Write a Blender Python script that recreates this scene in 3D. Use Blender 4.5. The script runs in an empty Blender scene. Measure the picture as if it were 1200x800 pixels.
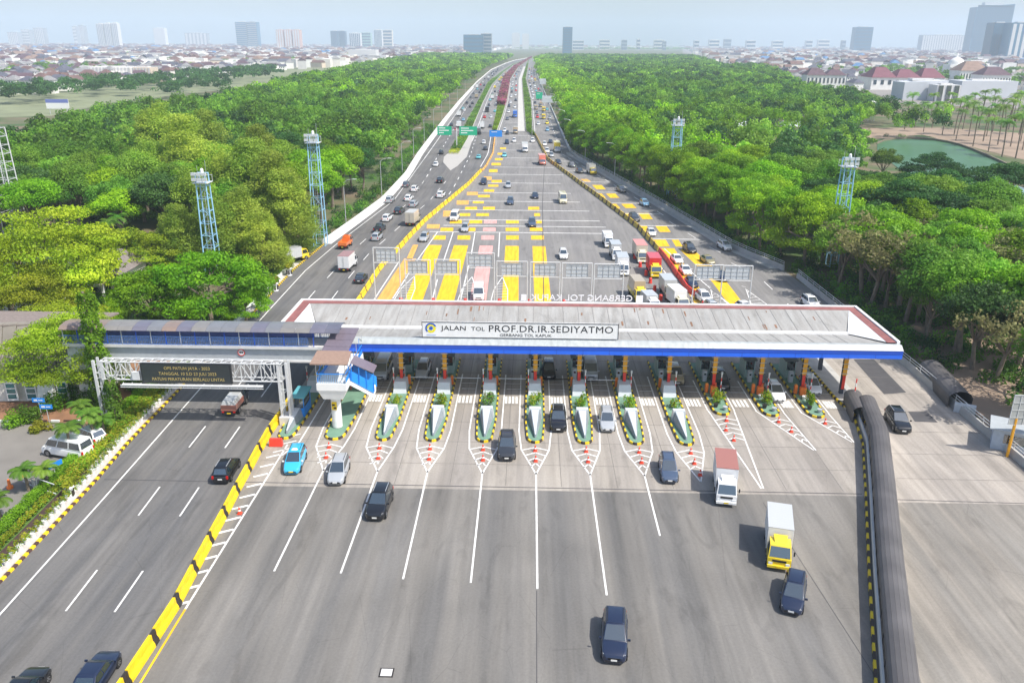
import bpy, bmesh, math, random
import numpy as np
from mathutils import Vector, Matrix

# ------------------------------------------------------------------ camera
SC = bpy.context.scene
H = 40.0; FPX = 950.0
PITCH = math.atan(350.5/950); YAW = math.atan(22*math.cos(PITCH)/950); ROLL = math.radians(.34)
RM = Matrix.Rotation(YAW, 3, 'Z') @ Matrix.Rotation(math.pi/2-PITCH, 3, 'X') @ Matrix.Rotation(ROLL, 3, 'Z')
cam_data = bpy.data.cameras.new('camera'); cam = bpy.data.objects.new('camera', cam_data)
SC.collection.objects.link(cam)
cam.matrix_world = Matrix.Translation((0, 0, H)) @ RM.to_4x4()
cam_data.sensor_width = 36; cam_data.lens = 36*FPX/1200; cam_data.clip_start = 1; cam_data.clip_end = 30000
SC.camera = cam
# ------------------------------------------------------------------ light
SUN = Vector((.66, -.37, 1.05)).normalized()
EL = math.asin(SUN.z); AZ = math.atan2(SUN.x, SUN.y)
w = bpy.data.worlds.new('World'); SC.world = w; w.use_nodes = True
nt = w.node_tree; sky = nt.nodes.new('ShaderNodeTexSky'); sky.sky_type = 'NISHITA'; sky.sun_disc = False
sky.sun_elevation = EL; sky.sun_rotation = AZ; sky.air_density = 1.0; sky.dust_density = 2.2; sky.ozone_density = 1.5; sky.altitude = 0
bg = nt.nodes['Background']; nt.links.new(sky.outputs[0], bg.inputs[0]); bg.inputs[1].default_value = .148
sd = bpy.data.lights.new('sun', 'SUN'); sd.energy = 4.2; sd.angle = math.radians(.55); sd.color = (1, .955, .88)
so = bpy.data.objects.new('sun', sd); SC.collection.objects.link(so); so.rotation_euler = SUN.to_track_quat('Z', 'Y').to_euler()
vs = SC.view_settings; vs.view_transform = 'Standard'; vs.look = 'None'; vs.gamma = 1; vs.exposure = 0.44; vs.use_curve_mapping = False
SC.cycles.volume_bounces = 1
SC.cycles.max_bounces = 6

HAZE = .00017
COL = SC.collection
R = random.Random(7)
NR = np.random.default_rng(11)

def ray(px, py): return RM @ Vector((px-600, 400-py, -FPX))
def P(px, py, z=0.0):
    d = ray(px, py); t = (z-H)/d.z; return Vector((d.x*t, d.y*t, z))
def PD(px, py, Y):
    d = ray(px, py); t = Y/d.y; return Vector((d.x*t, Y, H+d.z*t))
def PRJ(x, y, z):
    q = RM.transposed() @ Vector((x, y, z-H)); return (600-FPX*q.x/q.z, 400+FPX*q.y/q.z)
def itp(y, pts): return float(np.interp(y, [p[0] for p in pts], [p[1] for p in pts]))

# ------------------------------------------------------------------ materials
MC = {}
def M(name, col, rough=.6, metal=0.0, var=0.0, scale=3.0, stretch=None, coat=0.0, bump=0.0, spec=.5, detail=6, obj_rand=0.0):
    if name in MC: return MC[name]
    m = bpy.data.materials.new(name); m.use_nodes = True; n = m.node_tree; b = n.nodes['Principled BSDF']
    b.inputs['Base Color'].default_value = (*col, 1); b.inputs['Roughness'].default_value = rough
    b.inputs['Metallic'].default_value = metal; b.inputs['Coat Weight'].default_value = coat
    b.inputs['Specular IOR Level'].default_value = spec
    if var or bump or obj_rand:
        tc = n.nodes.new('ShaderNodeTexCoord'); mp = n.nodes.new('ShaderNodeMapping')
        n.links.new(tc.outputs['Object'], mp.inputs[0])
        if stretch: mp.inputs['Scale'].default_value = stretch
        nz = n.nodes.new('ShaderNodeTexNoise'); nz.inputs['Scale'].default_value = scale; nz.inputs['Detail'].default_value = detail
        n.links.new(mp.outputs[0], nz.inputs['Vector'])
        mr = n.nodes.new('ShaderNodeMapRange'); mr.inputs['From Min'].default_value = .25; mr.inputs['From Max'].default_value = .75
        mr.inputs['To Min'].default_value = 1-var; mr.inputs['To Max'].default_value = 1+var
        n.links.new(nz.outputs[0], mr.inputs['Value'])
        mx = n.nodes.new('ShaderNodeMix'); mx.data_type = 'RGBA'; mx.blend_type = 'MULTIPLY'; mx.inputs['Factor'].default_value = 1
        mx.inputs['A'].default_value = (*col, 1); n.links.new(mr.outputs[0], mx.inputs['B'])
        out = mx.outputs['Result']
        if obj_rand:
            oi = n.nodes.new('ShaderNodeObjectInfo'); hs = n.nodes.new('ShaderNodeHueSaturation')
            a = n.nodes.new('ShaderNodeMapRange'); a.inputs['To Min'].default_value = 1-obj_rand; a.inputs['To Max'].default_value = 1+obj_rand
            n.links.new(oi.outputs['Random'], a.inputs['Value']); n.links.new(a.outputs[0], hs.inputs['Value'])
            n.links.new(out, hs.inputs['Color']); out = hs.outputs[0]
        n.links.new(out, b.inputs['Base Color'])
        if bump:
            bp = n.nodes.new('ShaderNodeBump'); bp.inputs['Strength'].default_value = bump; n.links.new(nz.outputs[0], bp.inputs['Height'])
            n.links.new(bp.outputs[0], b.inputs['Normal'])
    MC[name] = m; return m

def road_mat(name, base, tint, streak=.22, patch=.15, lane=3.6, ang=0.0, crack=True, bands=0.0):
    """worn pavement: tyre-polished streaks along the road, broad patches, fine grain and thin sealed cracks"""
    m = bpy.data.materials.new(name); m.use_nodes = True; n = m.node_tree; L = n.links; b = n.nodes['Principled BSDF']
    b.inputs['Roughness'].default_value = .85; b.inputs['Specular IOR Level'].default_value = .3
    tc = n.nodes.new('ShaderNodeTexCoord')
    def noise(sc, scale, det=5, dist=0.0):
        mp = n.nodes.new('ShaderNodeMapping'); mp.inputs['Scale'].default_value = sc; mp.inputs['Rotation'].default_value[2] = ang
        L.new(tc.outputs['Object'], mp.inputs[0]); t = n.nodes.new('ShaderNodeTexNoise'); t.inputs['Scale'].default_value = scale
        t.inputs['Detail'].default_value = det; t.inputs['Distortion'].default_value = dist; L.new(mp.outputs[0], t.inputs['Vector']); return t.outputs[0]
    def mr(s, a, c, f0=.3, f1=.7):
        r = n.nodes.new('ShaderNodeMapRange'); r.inputs['From Min'].default_value = f0; r.inputs['From Max'].default_value = f1
        r.inputs['To Min'].default_value = a; r.inputs['To Max'].default_value = c; L.new(s, r.inputs['Value']); return r.outputs[0]
    def mix(a, c, f, mode='MIX'):
        x = n.nodes.new('ShaderNodeMix'); x.data_type = 'RGBA'; x.blend_type = mode
        for k, v in (('A', a), ('B', c), ('Factor', f)):
            if isinstance(v, (tuple, float, int)): x.inputs[k].default_value = (*v, 1) if isinstance(v, tuple) else v
            else: L.new(v, x.inputs[k])
        return x.outputs['Result']
    s = noise((1.0/lane, .012, 1), 2.0, 3, .3)
    c = mix(base, tint, mr(s, 0, 1, .35, .65))
    c = mix(c, mr(noise((1, 1, 1), .07, 6, .6), 1-patch, 1+patch), 1.0, 'MULTIPLY')
    c = mix(c, mr(noise((1.4, .05, 1), 1.3, 4), 1-streak, 1+streak), 1.0, 'MULTIPLY')
    c = mix(c, mr(noise((1, 1, 1), 5.0, 8), .93, 1.07), 1.0, 'MULTIPLY')
    c = mix(c, mr(noise((1, 1, 1), 60.0, 2), .92, 1.08), 1.0, 'MULTIPLY')
    c = mix(c, mr(noise((1.0, .35, 1), .55, 3), 1.0, .80, .62, .74), 1.0, 'MULTIPLY')
    c = mix(c, mr(noise((.5, .12, 1), .9, 5, 1.2), 1.0, .86, .58, .66), 1.0, 'MULTIPLY')
    if bands:      # oil and rubber darkening down the middle of each lane, broken up by noise
        sx = n.nodes.new('ShaderNodeSeparateXYZ'); L.new(tc.outputs['Object'], sx.inputs[0]); wob = noise((1, .03, 1), .25, 2)
        def ma(op, a, c_):
            q = n.nodes.new('ShaderNodeMath'); q.operation = op
            for k, v_ in enumerate((a, c_)):
                if v_ is None: continue
                if isinstance(v_, (int, float)): q.inputs[k].default_value = v_
                else: L.new(v_, q.inputs[k])
            return q.outputs[0]
        t = ma('ADD', ma('DIVIDE', ma('ADD', sx.outputs[0], 18.1), 5.37), ma('MULTIPLY', wob, .25)); d = ma('ABSOLUTE', ma('SUBTRACT', ma('FRACT', ma('ADD', t, .5), None), .5), None)
        bnd = mr(d, 1-bands, 1+bands*.5, .02, .33); msk = mr(noise((.35, .03, 1), .8, 3), 0, 1, .38, .6)
        c = mix(c, mix(c, bnd, 1.0, 'MULTIPLY'), msk)
    if crack:
        v = n.nodes.new('ShaderNodeTexVoronoi'); v.feature = 'DISTANCE_TO_EDGE'; mp = n.nodes.new('ShaderNodeMapping'); mp.inputs['Scale'].default_value = (.09, .016, 1)
        nzv = n.nodes.new('ShaderNodeTexNoise'); nzv.inputs['Scale'].default_value = .5; L.new(tc.outputs['Object'], nzv.inputs['Vector'])
        add = mix(tc.outputs['Object'], nzv.outputs['Color'], .02) if False else None
        L.new(tc.outputs['Object'], mp.inputs[0]); L.new(mp.outputs[0], v.inputs['Vector'])
        c = mix(c, mr(v.outputs['Distance'], .84, 1, 0, .005), 1.0, 'MULTIPLY')
    L.new(c, b.inputs['Base Color']); MC[name] = m; return m

def leaf_mat(name, c1, c2, trans=.42, oscale=.35, rnd=.28):
    m = bpy.data.materials.new(name); m.use_nodes = True; n = m.node_tree; L = n.links; b = n.nodes['Principled BSDF']
    b.inputs['Roughness'].default_value = .55; b.inputs['Specular IOR Level'].default_value = .25
    tc = n.nodes.new('ShaderNodeTexCoord'); t = n.nodes.new('ShaderNodeTexNoise'); t.inputs['Scale'].default_value = oscale; t.inputs['Detail'].default_value = 4
    L.new(tc.outputs['Object'], t.inputs['Vector'])
    r = n.nodes.new('ShaderNodeMapRange'); r.inputs['From Min'].default_value = .35; r.inputs['From Max'].default_value = .65; L.new(t.outputs[0], r.inputs['Value'])
    x = n.nodes.new('ShaderNodeMix'); x.data_type = 'RGBA'; x.inputs['A'].default_value = (*c1, 1); x.inputs['B'].default_value = (*c2, 1); L.new(r.outputs[0], x.inputs['Factor'])
    oi = n.nodes.new('ShaderNodeObjectInfo'); hs = n.nodes.new('ShaderNodeHueSaturation')
    a = n.nodes.new('ShaderNodeMapRange'); a.inputs['To Min'].default_value = 1-rnd; a.inputs['To Max'].default_value = 1+rnd
    h = n.nodes.new('ShaderNodeMapRange'); h.inputs['To Min'].default_value = .485; h.inputs['To Max'].default_value = .515
    mu = n.nodes.new('ShaderNodeMath'); mu.operation = 'FRACT'; m7 = n.nodes.new('ShaderNodeMath'); m7.operation = 'MULTIPLY'; m7.inputs[1].default_value = 7.3
    L.new(oi.outputs['Random'], a.inputs['Value']); L.new(oi.outputs['Random'], m7.inputs[0]); L.new(m7.outputs[0], mu.inputs[0]); L.new(mu.outputs[0], h.inputs['Value'])
    L.new(a.outputs[0], hs.inputs['Value']); L.new(h.outputs[0], hs.inputs['Hue']); L.new(x.outputs['Result'], hs.inputs['Color'])
    t2 = n.nodes.new('ShaderNodeTexNoise'); t2.inputs['Scale'].default_value = .055; t2.inputs['Detail'].default_value = 3; L.new(tc.outputs['Object'], t2.inputs['Vector'])
    r2 = n.nodes.new('ShaderNodeMapRange'); r2.inputs['From Min'].default_value = .35; r2.inputs['From Max'].default_value = .65; r2.inputs['To Min'].default_value = .5; r2.inputs['To Max'].default_value = 1.4; L.new(t2.outputs[0], r2.inputs['Value'])
    x2 = n.nodes.new('ShaderNodeMix'); x2.data_type = 'RGBA'; x2.blend_type = 'MULTIPLY'; x2.inputs['Factor'].default_value = 1; L.new(x.outputs['Result'], x2.inputs['A']); L.new(r2.outputs[0], x2.inputs['B']); L.new(x2.outputs['Result'], hs.inputs['Color'])
    L.new(hs.outputs[0], b.inputs['Base Color'])
    tr = n.nodes.new('ShaderNodeBsdfTranslucent'); L.new(hs.outputs[0], tr.inputs['Color'])
    ms = n.nodes.new('ShaderNodeMixShader'); ms.inputs[0].default_value = trans
    L.new(b.outputs[0], ms.inputs[1]); L.new(tr.outputs[0], ms.inputs[2]); L.new(ms.outputs[0], n.nodes['Material Output'].inputs[0])
    MC[name] = m; return m

white = M('white_paint', (.80, .80, .78), .5, var=.05, scale=2)
mark_w = M('road_paint_white', (.74, .73, .70), .7, var=.22, scale=1.6)
mark_y = M('road_paint_yellow', (.78, .46, .01), .75, var=.26, scale=.9, stretch=(2.5, .25, 1))
mark_o = M('road_paint_orange', (.70, .36, .08), .75, var=.26, scale=.9, stretch=(2.5, .25, 1))
mark_p = M('road_paint_pink', (.66, .34, .31), .75, var=.22, scale=.9, stretch=(2.5, .25, 1))
yel = M('yellow_paint', (.80, .55, .01), .5, var=.2, scale=1.3)
blk = M('black_paint', (.03, .025, .022), .5, var=.3, scale=2)
brn = M('dark_brown_paint', (.09, .045, .035), .6, var=.3, scale=2)
conc = M('concrete', (.45, .44, .42), .85, var=.15, scale=.8)
conc_l = M('pale_concrete', (.62, .61, .59), .8, var=.12, scale=.7)
grey = M('grey_paint', (.42, .45, .47), .5, var=.08, scale=2)
grey_l = M('light_grey_paint', (.55, .58, .60), .45, var=.08, scale=1)
steel = M('galvanised_steel', (.55, .57, .58), .4, .4, var=.08, scale=3)
wsteel = M('white_steel', (.60, .61, .61), .4, var=.06, scale=3)
lblue = M('light_blue_steel', (.30, .55, .75), .4, var=.1, scale=2)
blue = M('royal_blue_panel', (.02, .14, .78), .4, var=.06, scale=1)
blue_d = M('dark_blue_panel', (.015, .08, .50), .4, var=.06, scale=1)
blue_b = M('bright_blue_paint', (.02, .25, .75), .4, var=.08, scale=2)
orange = M('orange_paint', (.85, .20, .03), .5, var=.1, scale=2)
oyel = M('orange_yellow_paint', (.80, .38, .02), .5, var=.1, scale=2)
red = M('red_paint', (.75, .05, .03), .45, var=.1, scale=2)
green_f = M('green_floor_paint', (.15, .27, .19), .7, var=.18, scale=.8)
glass = M('dark_glass', (.02, .035, .045), .06, 0, spec=.9)
glass_t = M('teal_glass', (.03, .16, .17), .07, 0, spec=.9)
rubber = M('tyre_rubber', (.02, .02, .02), .8)
rimm = M('wheel_rim', (.45, .45, .46), .35, .7)
dark = M('dark_trim', (.02, .02, .022), .5)
lampw = M('lamp_lens', (.75, .78, .80), .12, spec=.8)
lampr = M('red_lens', (.5, .01, .01), .2)
platew = M('plate_white', (.75, .75, .72), .5)
platey = M('plate_yellow', (.8, .55, .02), .5)
bark = M('bark', (.20, .16, .12), .9, var=.3, scale=2)
soil = M('soil', (.25, .13, .07), .95, var=.3, scale=.6)
darkroof = M('brown_corrugated', (.10, .094, .094), .6, var=.25, scale=.35, bump=.05)
glass.node_tree.nodes['Principled BSDF'].inputs['IOR'].default_value = 2.1

# ------------------------------------------------------------------ mesh helpers
class MB:
    def __init__(s): s.v = []; s.f = []; s.m = []; s.mats = []
    def mi(s, mat):
        if mat not in s.mats: s.mats.append(mat)
        return s.mats.index(mat)
    def face(s, pts, mat):
        b = len(s.v); s.v += [tuple(p) for p in pts]; s.f.append(tuple(range(b, b+len(pts)))); s.m.append(s.mi(mat))
    def prism(s, poly, z0, z1, mat, top=None):
        n = len(poly); b = len(s.v)
        ar = sum(poly[i][0]*poly[(i+1) % n][1]-poly[(i+1) % n][0]*poly[i][1] for i in range(n))
        if ar < 0: poly = poly[::-1]
        s.v += [(p[0], p[1], z0) for p in poly]+[(p[0], p[1], z1) for p in poly]
        for i in range(n): s.f.append((b+i, b+(i+1) % n, b+n+(i+1) % n, b+n+i)); s.m.append(s.mi(mat))
        s.f.append(tuple(range(b+n, b+2*n))); s.m.append(s.mi(top or mat)); s.f.append(tuple(range(b+n-1, b-1, -1))); s.m.append(s.mi(mat))
    def hexa(s, p, mat):
        """8 points: bottom ring ccw then top ring ccw"""
        b = len(s.v); s.v += [tuple(q) for q in p]; k = s.mi(mat)
        for f in ((0, 3, 2, 1), (4, 5, 6, 7), (0, 1, 5, 4), (1, 2, 6, 5), (2, 3, 7, 6), (3, 0, 4, 7)): s.f.append(tuple(b+i for i in f)); s.m.append(k)
    def box(s, x0, x1, y0, y1, z0, z1, mat):
        s.hexa([(x0, y0, z0), (x1, y0, z0), (x1, y1, z0), (x0, y1, z0), (x0, y0, z1), (x1, y0, z1), (x1, y1, z1), (x0, y1, z1)], mat)
    def cbox(s, c, sz, mat, rz=0):
        hx, hy, hz = sz[0]/2, sz[1]/2, sz[2]/2; co, si = math.cos(rz), math.sin(rz)
        q = [(-hx, -hy), (hx, -hy), (hx, hy), (-hx, hy)]
        q = [(c[0]+x*co-y*si, c[1]+x*si+y*co) for x, y in q]
        s.hexa([(*a, c[2]-hz) for a in q]+[(*a, c[2]+hz) for a in q], mat)
    def tube(s, a, b_, r, mat, r2=None, n=6, caps=True):
        a = Vector(a); b_ = Vector(b_); d = (b_-a)
        if d.length < 1e-6: return
        d.normalize(); u = d.orthogonal().normalized(); v = d.cross(u); r2 = r if r2 is None else r2; b = len(s.v); k = s.mi(mat)
        for (c, rr) in ((a, r), (b_, r2)):
            for i in range(n):
                t = 2*math.pi*i/n; s.v.append(tuple(c+u*(rr*math.cos(t))+v*(rr*math.sin(t))))
        for i in range(n): s.f.append((b+i, b+(i+1) % n, b+n+(i+1) % n, b+n+i)); s.m.append(k)
        if caps: s.f.append(tuple(range(b+n-1, b-1, -1))); s.m.append(k); s.f.append(tuple(range(b+n, b+2*n))); s.m.append(k)
    def path(s, pts, r, mat, n=6):
        for a, b in zip(pts[:-1], pts[1:]): s.tube(a, b, r, mat, n=n)
    def lathe(s, c, prof, mat, n=12):
        b = len(s.v); k = s.mi(mat)
        for (r, z) in prof:
            for i in range(n):
                t = 2*math.pi*i/n; s.v.append((c[0]+r*math.cos(t), c[1]+r*math.sin(t), c[2]+z))
        for j in range(len(prof)-1):
            for i in range(n):
                s.f.append((b+j*n+i, b+j*n+(i+1) % n, b+(j+1)*n+(i+1) % n, b+(j+1)*n+i)); s.m.append(k)
        s.f.append(tuple(b+(len(prof)-1)*n+i for i in range(n))); s.m.append(k)
    def mesh(s, name, smooth=False, bevel=0, seg=2):
        me = bpy.data.meshes.new(name); me.from_pydata(s.v, [], s.f)
        for m in s.mats: me.materials.append(m)
        me.polygons.foreach_set('material_index', s.m)
        if bevel:
            bm = bmesh.new(); bm.from_mesh(me); bmesh.ops.remove_doubles(bm, verts=bm.verts, dist=1e-4)
            ed = [e for e in bm.edges if len(e.link_faces) == 2 and e.calc_face_angle(0) > .45]
            bmesh.ops.bevel(bm, geom=ed, offset=bevel, segments=seg, affect='EDGES', profile=.6, clamp_overlap=True); bm.to_mesh(me); bm.free()
        if smooth:
            me.shade_smooth()
        return me
    def build(s, name, parent=None, smooth=False, bevel=0, seg=2, loc=None, rz=0):
        return ob(name, s.mesh(name, smooth, bevel, seg), parent, loc, rz)
def ob(name, me, parent=None, loc=None, rz=0):
    o = bpy.data.objects.new(name, me); COL.objects.link(o)
    if parent: o.parent = parent
    if loc is not None: o.location = loc
    if rz: o.rotation_euler = (0, 0, rz)
    return o
def one(name, parent, fn, **k):
    b = MB(); fn(b); return b.build(name, parent, **k)
def each(name, parent, fns, **k):
    return [one(name, parent, f, **k) for f in fns]
def tag(o, label=None, cat=None, group=None, kind=None):
    if label: o['label'] = label
    if cat: o['category'] = cat
    if group: o['group'] = group
    if kind: o['kind'] = kind
    return o
def thing(name, label, cat, loc=(0, 0, 0), rz=0, group=None):
    o = bpy.data.objects.new(name, None); COL.objects.link(o); o.location = loc; o.rotation_euler = (0, 0, rz); o.empty_display_size = .3
    return tag(o, label, cat, group)
KIDS = {}
def kids(o): return [c for c in o.children]
def dup(root, loc, rz=0, label=None, group=None, scale=None):
    def rec(o, par):
        c = o.copy(); COL.objects.link(c)
        if par: c.parent = par
        for k in CH.get(o.name, ()): rec(k, c)
        return c
    if root.name not in CH: reg(root)
    r = rec(root, None); r.location = loc; r.rotation_euler = (0, 0, rz)
    if scale is not None: r.scale = scale if isinstance(scale, (tuple, list)) else (scale,)*3
    if label: r['label'] = label
    if group: r['group'] = group
    return r
CH = {}
def reg(o):
    CH[o.name] = list(o.children)
    for k in CH[o.name]: reg(k)
def struct(o): o['kind'] = 'structure'; return o
ORD = ['nearest', 'second nearest', 'third nearest', 'fourth nearest', 'fifth nearest', 'sixth nearest', 'seventh nearest', 'eighth nearest', 'ninth nearest', 'tenth nearest', 'eleventh nearest', 'twelfth nearest', 'thirteenth nearest', 'fourteenth nearest', 'fifteenth nearest', 'sixteenth nearest', 'seventeenth nearest', 'eighteenth nearest', 'nineteenth nearest', 'twentieth nearest']
ORDN = ['first', 'second', 'third', 'fourth', 'fifth', 'sixth', 'seventh', 'eighth', 'ninth', 'tenth', 'eleventh', 'twelfth', 'thirteenth', 'fourteenth', 'fifteenth', 'sixteenth', 'seventeenth', 'eighteenth', 'nineteenth', 'twentieth']
TENS = {2: 'twenty', 3: 'thirty', 4: 'forty', 5: 'fifty', 6: 'sixty', 7: 'seventy', 8: 'eighty', 9: 'ninety'}
def ordn(i):
    if i < 20: return ORDN[i]
    n = i+1
    if n % 10 == 0: return TENS.get(n//10, 'hundred')[:-1]+'ieth' if n < 100 else 'hundredth'
    if n > 100: return 'hundred and '+ordn(n-101)
    return TENS[n//10]+'-'+ORDN[n % 10-1]
def ordnear(i): return 'nearest' if i == 0 else ordn(i)+' nearest'

def text_mesh(s, size, ext, mat, align='CENTER', sx=1.0, name='lettering', bold=0.0, spacing=1.0):
    cu = bpy.data.curves.new(name, 'FONT'); cu.body = s; cu.size = size; cu.extrude = ext; cu.align_x = align; cu.align_y = 'CENTER'; cu.offset = bold; cu.space_character = spacing
    cu.resolution_u = 3
    o = bpy.data.objects.new(name, cu); COL.objects.link(o); bpy.context.view_layer.update()
    me = bpy.data.meshes.new_from_object(o.evaluated_get(bpy.context.evaluated_depsgraph_get())); bpy.data.objects.remove(o); bpy.data.curves.remove(cu)
    me.materials.clear(); me.materials.append(mat); me.name = name
    if sx != 1.0: me.transform(Matrix.Diagonal((sx, 1, 1, 1)))
    return me
def width(me): xs = [v.co.x for v in me.vertices]; return max(xs)-min(xs)

# ------------------------------------------------------------------ edges of the roads as X at Y (metres)
LE = [(20, -40.9), (55, -41.1), (68, -41.5), (76, -42.1), (120, -43.0), (145, -43.8), (166, -43.0), (190, -41.0), (216, -39.2), (260, -39.5), (313, -42.3), (450, -47), (593, -51.2), (900, -58), (1307, -62.2), (1700, -53), (1994, -41), (2474, 5)]
BA = [(20, -26.4), (50, -26.2), (68, -27.4), (79, -28.0), (127, -27.8), (147, -28.0), (160, -27.0), (189, -25.0), (242, -18.5), (280, -15.6), (315, -14.8), (394, -17.2), (624, -21.6), (976, -29), (1450, -27), (1994, -18), (2335, -3), (2474, 8)]
RB = [(20, 24), (42, 25.5), (52, 28.3), (71, 34.6), (80, 37.8), (89, 40.5), (104, 38), (134, 27.2), (156, 26.8), (185, 24.8), (218, 19.6), (298, 6.1), (384, 1.7), (599, -3.0), (979, -9.3), (1500, -14), (1994, -8), (2335, 5), (2474, 10)]
RW = [(20, 50.6), (75, 50.1), (101, 49.8), (146, 48.6), (165, 42.1), (214, 33.9), (276, 22.6), (315, 15.2), (400, 14.0), (481, 13.2), (982, 7.4), (1500, 4), (1918, 6.1), (2474, 12)]
def strip(b, L_, R_, y0, y1, z, mat, step=15):
    ys = [y0]
    while ys[-1] < y1: ys.append(min(y1, ys[-1]+step*(1 if ys[-1] < 400 else 4)))
    f = (lambda p: (lambda y: itp(y, p)) if not callable(p) else p)
    L_ = f(L_); R_ = f(R_)
    for a, c in zip(ys[:-1], ys[1:]):
        b.face([(L_(a), a, z), (R_(a), a, z), (R_(c), c, z), (L_(c), c, z)], mat)
def quadz(b, pts, z, mat):
    b.face([(p[0], p[1], z) for p in pts], mat)
# ================================================================== THE SETTING
def ground_mat():
    m = bpy.data.materials.new('ground'); m.use_nodes = True; n = m.node_tree; L = n.links; b = n.nodes['Principled BSDF']; b.inputs['Roughness'].default_value = .95
    tc = n.nodes.new('ShaderNodeTexCoord')
    def noise(s, d=6):
        t = n.nodes.new('ShaderNodeTexNoise'); t.inputs['Scale'].default_value = s; t.inputs['Detail'].default_value = d; L.new(tc.outputs['Object'], t.inputs['Vector']); return t.outputs[0]
    r = n.nodes.new('ShaderNodeValToRGB'); r.color_ramp.elements[0].position = .38; r.color_ramp.elements[0].color = (.05, .10, .02, 1)
    r.color_ramp.elements[1].position = .62; r.color_ramp.elements[1].color = (.17, .13, .08, 1); L.new(noise(.05), r.inputs[0])
    r2 = n.nodes.new('ShaderNodeMapRange'); r2.inputs['To Min'].default_value = .7; r2.inputs['To Max'].default_value = 1.3; L.new(noise(1.5), r2.inputs['Value'])
    x = n.nodes.new('ShaderNodeMix'); x.data_type = 'RGBA'; x.blend_type = 'MULTIPLY'; x.inputs['Factor'].default_value = 1
    L.new(r.outputs[0], x.inputs['A']); L.new(r2.outputs[0], x.inputs['B']); L.new(x.outputs['Result'], b.inputs['Base Color']); return m
b = MB(); gm = ground_mat(); S = 9000
b.face([(-S, -300, 0), (S, -300, 0), (S, 12000, 0), (-S, 12000, 0)], gm); struct(b.build('ground'))
town_m = M('town_ground', (.24, .22, .20), .95, var=.35, scale=.03)
grass_m = M('dry_grass', (.20, .22, .12), .95, var=.25, scale=.05)
dirt_m = M('bare_dirt', (.30, .22, .16), .95, var=.25, scale=.08)
def poly_px(name, pts, z, mat):
    b = MB(); q = [P(*p) for p in pts]; b.face([(p.x, p.y, z) for p in q], mat); o = b.build(name); return struct(o)
poly_px('town_ground', [(-100, 105), (0, 104), (90, 98), (200, 88), (300, 80), (420, 74), (560, 64), (600, 56), (-100, 55)], .03, town_m)
poly_px('town_ground', [(800, 62), (860, 76), (930, 92), (1010, 105), (1060, 122), (1260, 130), (1260, 58), (800, 57)], .03, town_m)
poly_px('open_grass', [(-60, 140), (60, 136), (130, 121), (240, 108), (330, 98), (420, 78), (420, 72), (290, 84), (200, 98), (90, 104), (-60, 112)], .06, grass_m)
poly_px('bare_earth', [(850, 190), (960, 195), (955, 160), (870, 155)], .05, dirt_m)
poly_px('bare_earth', [(1015, 165), (1080, 158), (1210, 190), (1260, 215), (1260, 160), (1100, 150), (1010, 150)], .05, dirt_m)
poly_px('bare_earth', [(1030, 245), (1110, 290), (1260, 340), (1260, 300), (1130, 215), (1060, 210)], .05, dirt_m)
poly_px('bare_earth', [(1050, 395), (1260, 600), (1260, 440), (1110, 350)], .05, dirt_m)
wt = M('pond_water_green', (.05, .14, .045), .3, var=.15, scale=.05, spec=.4)
wt2 = M('pond_water_grey', (.20, .30, .30), .12, var=.1, scale=.05, spec=.6)
POND = [(1028, 169), (1036, 165.5), (1048, 163.6), (1062, 163), (1078, 163.6), (1095, 165), (1110, 167.5), (1124, 171), (1138, 176), (1152, 182), (1170, 190), (1190, 200), (1185, 207), (1160, 211), (1125, 214), (1095, 213), (1070, 207), (1052, 197), (1038, 186), (1028, 176)]
poly_px('pond', POND, .12, wt)
poly_px('canal_water', [(1085, 232), (1130, 238), (1180, 262), (1260, 300), (1260, 240), (1160, 208), (1100, 205)], .12, wt2)
b = MB()
q = [P(*p) for p in POND[:12]]
for a, c in zip(q[:-1], q[1:]): b.hexa([(a.x, a.y, .05), (c.x, c.y, .05), (c.x+1, c.y+1.5, .05), (a.x+1, a.y+1.5, .05), (a.x, a.y, .9), (c.x, c.y, .9), (c.x+1, c.y+1.5, .9), (a.x+1, a.y+1.5, .9)], bark)
o = b.build('pond_bank'); struct(o)

asph_l = road_mat('asphalt_left', (.125, .123, .122), (.165, .157, .147), .14, .14, 3.7)
asph_f = road_mat('asphalt_front', (.146, .141, .134), (.200, .187, .168), .10, .14, 5.37, bands=.16)
conc_p = road_mat('concrete_plaza', (.36, .325, .28), (.28, .255, .228), .12, .14, 5.37, bands=.16)
conc_b = road_mat('concrete_back', (.235, .225, .212), (.20, .192, .186), .10, .10, 5.37)
conc_r = road_mat('concrete_right', (.38, .34, .295), (.29, .262, .232), .16, .18, 4.5, .1)
asph_r = road_mat('asphalt_right', (.205, .192, .172), (.27, .243, .208), .14, .2, 5.0, .25)
z0 = .010
b = MB()
strip(b, LE, BA, 20, 394, .02, asph_l); strip(b, BA, RB, 20, 67.5, .02, asph_f)
strip(b, BA, RB, 67.5, 118, .02, conc_p, 8); strip(b, BA, RB, 118, 394, .02, conc_b)
strip(b, RB, RW, 20, 66.5, .02, asph_r); strip(b, RB, RW, 66.5, 118, .02, conc_r, 8); strip(b, RB, RW, 118, 394, .02, conc_b)
strip(b, LE, RW, 394, 2474, .02, conc_b)
struct(b.build('road'))
# carriageways up the highway: darker lanes between the medians
b = MB()
off = lambda p, d: (lambda y: itp(y, p)+d)
strip(b, off(LE, 3.5), lambda y: itp(y, [(280, -30), (305, -31.5), (322, -32.4), (594, -39), (890, -47), (1198, -48), (1680, -42), (2474, 6)]), 300, 2400, .034, asph_l)
struct(b.build('carriageway'))
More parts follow.
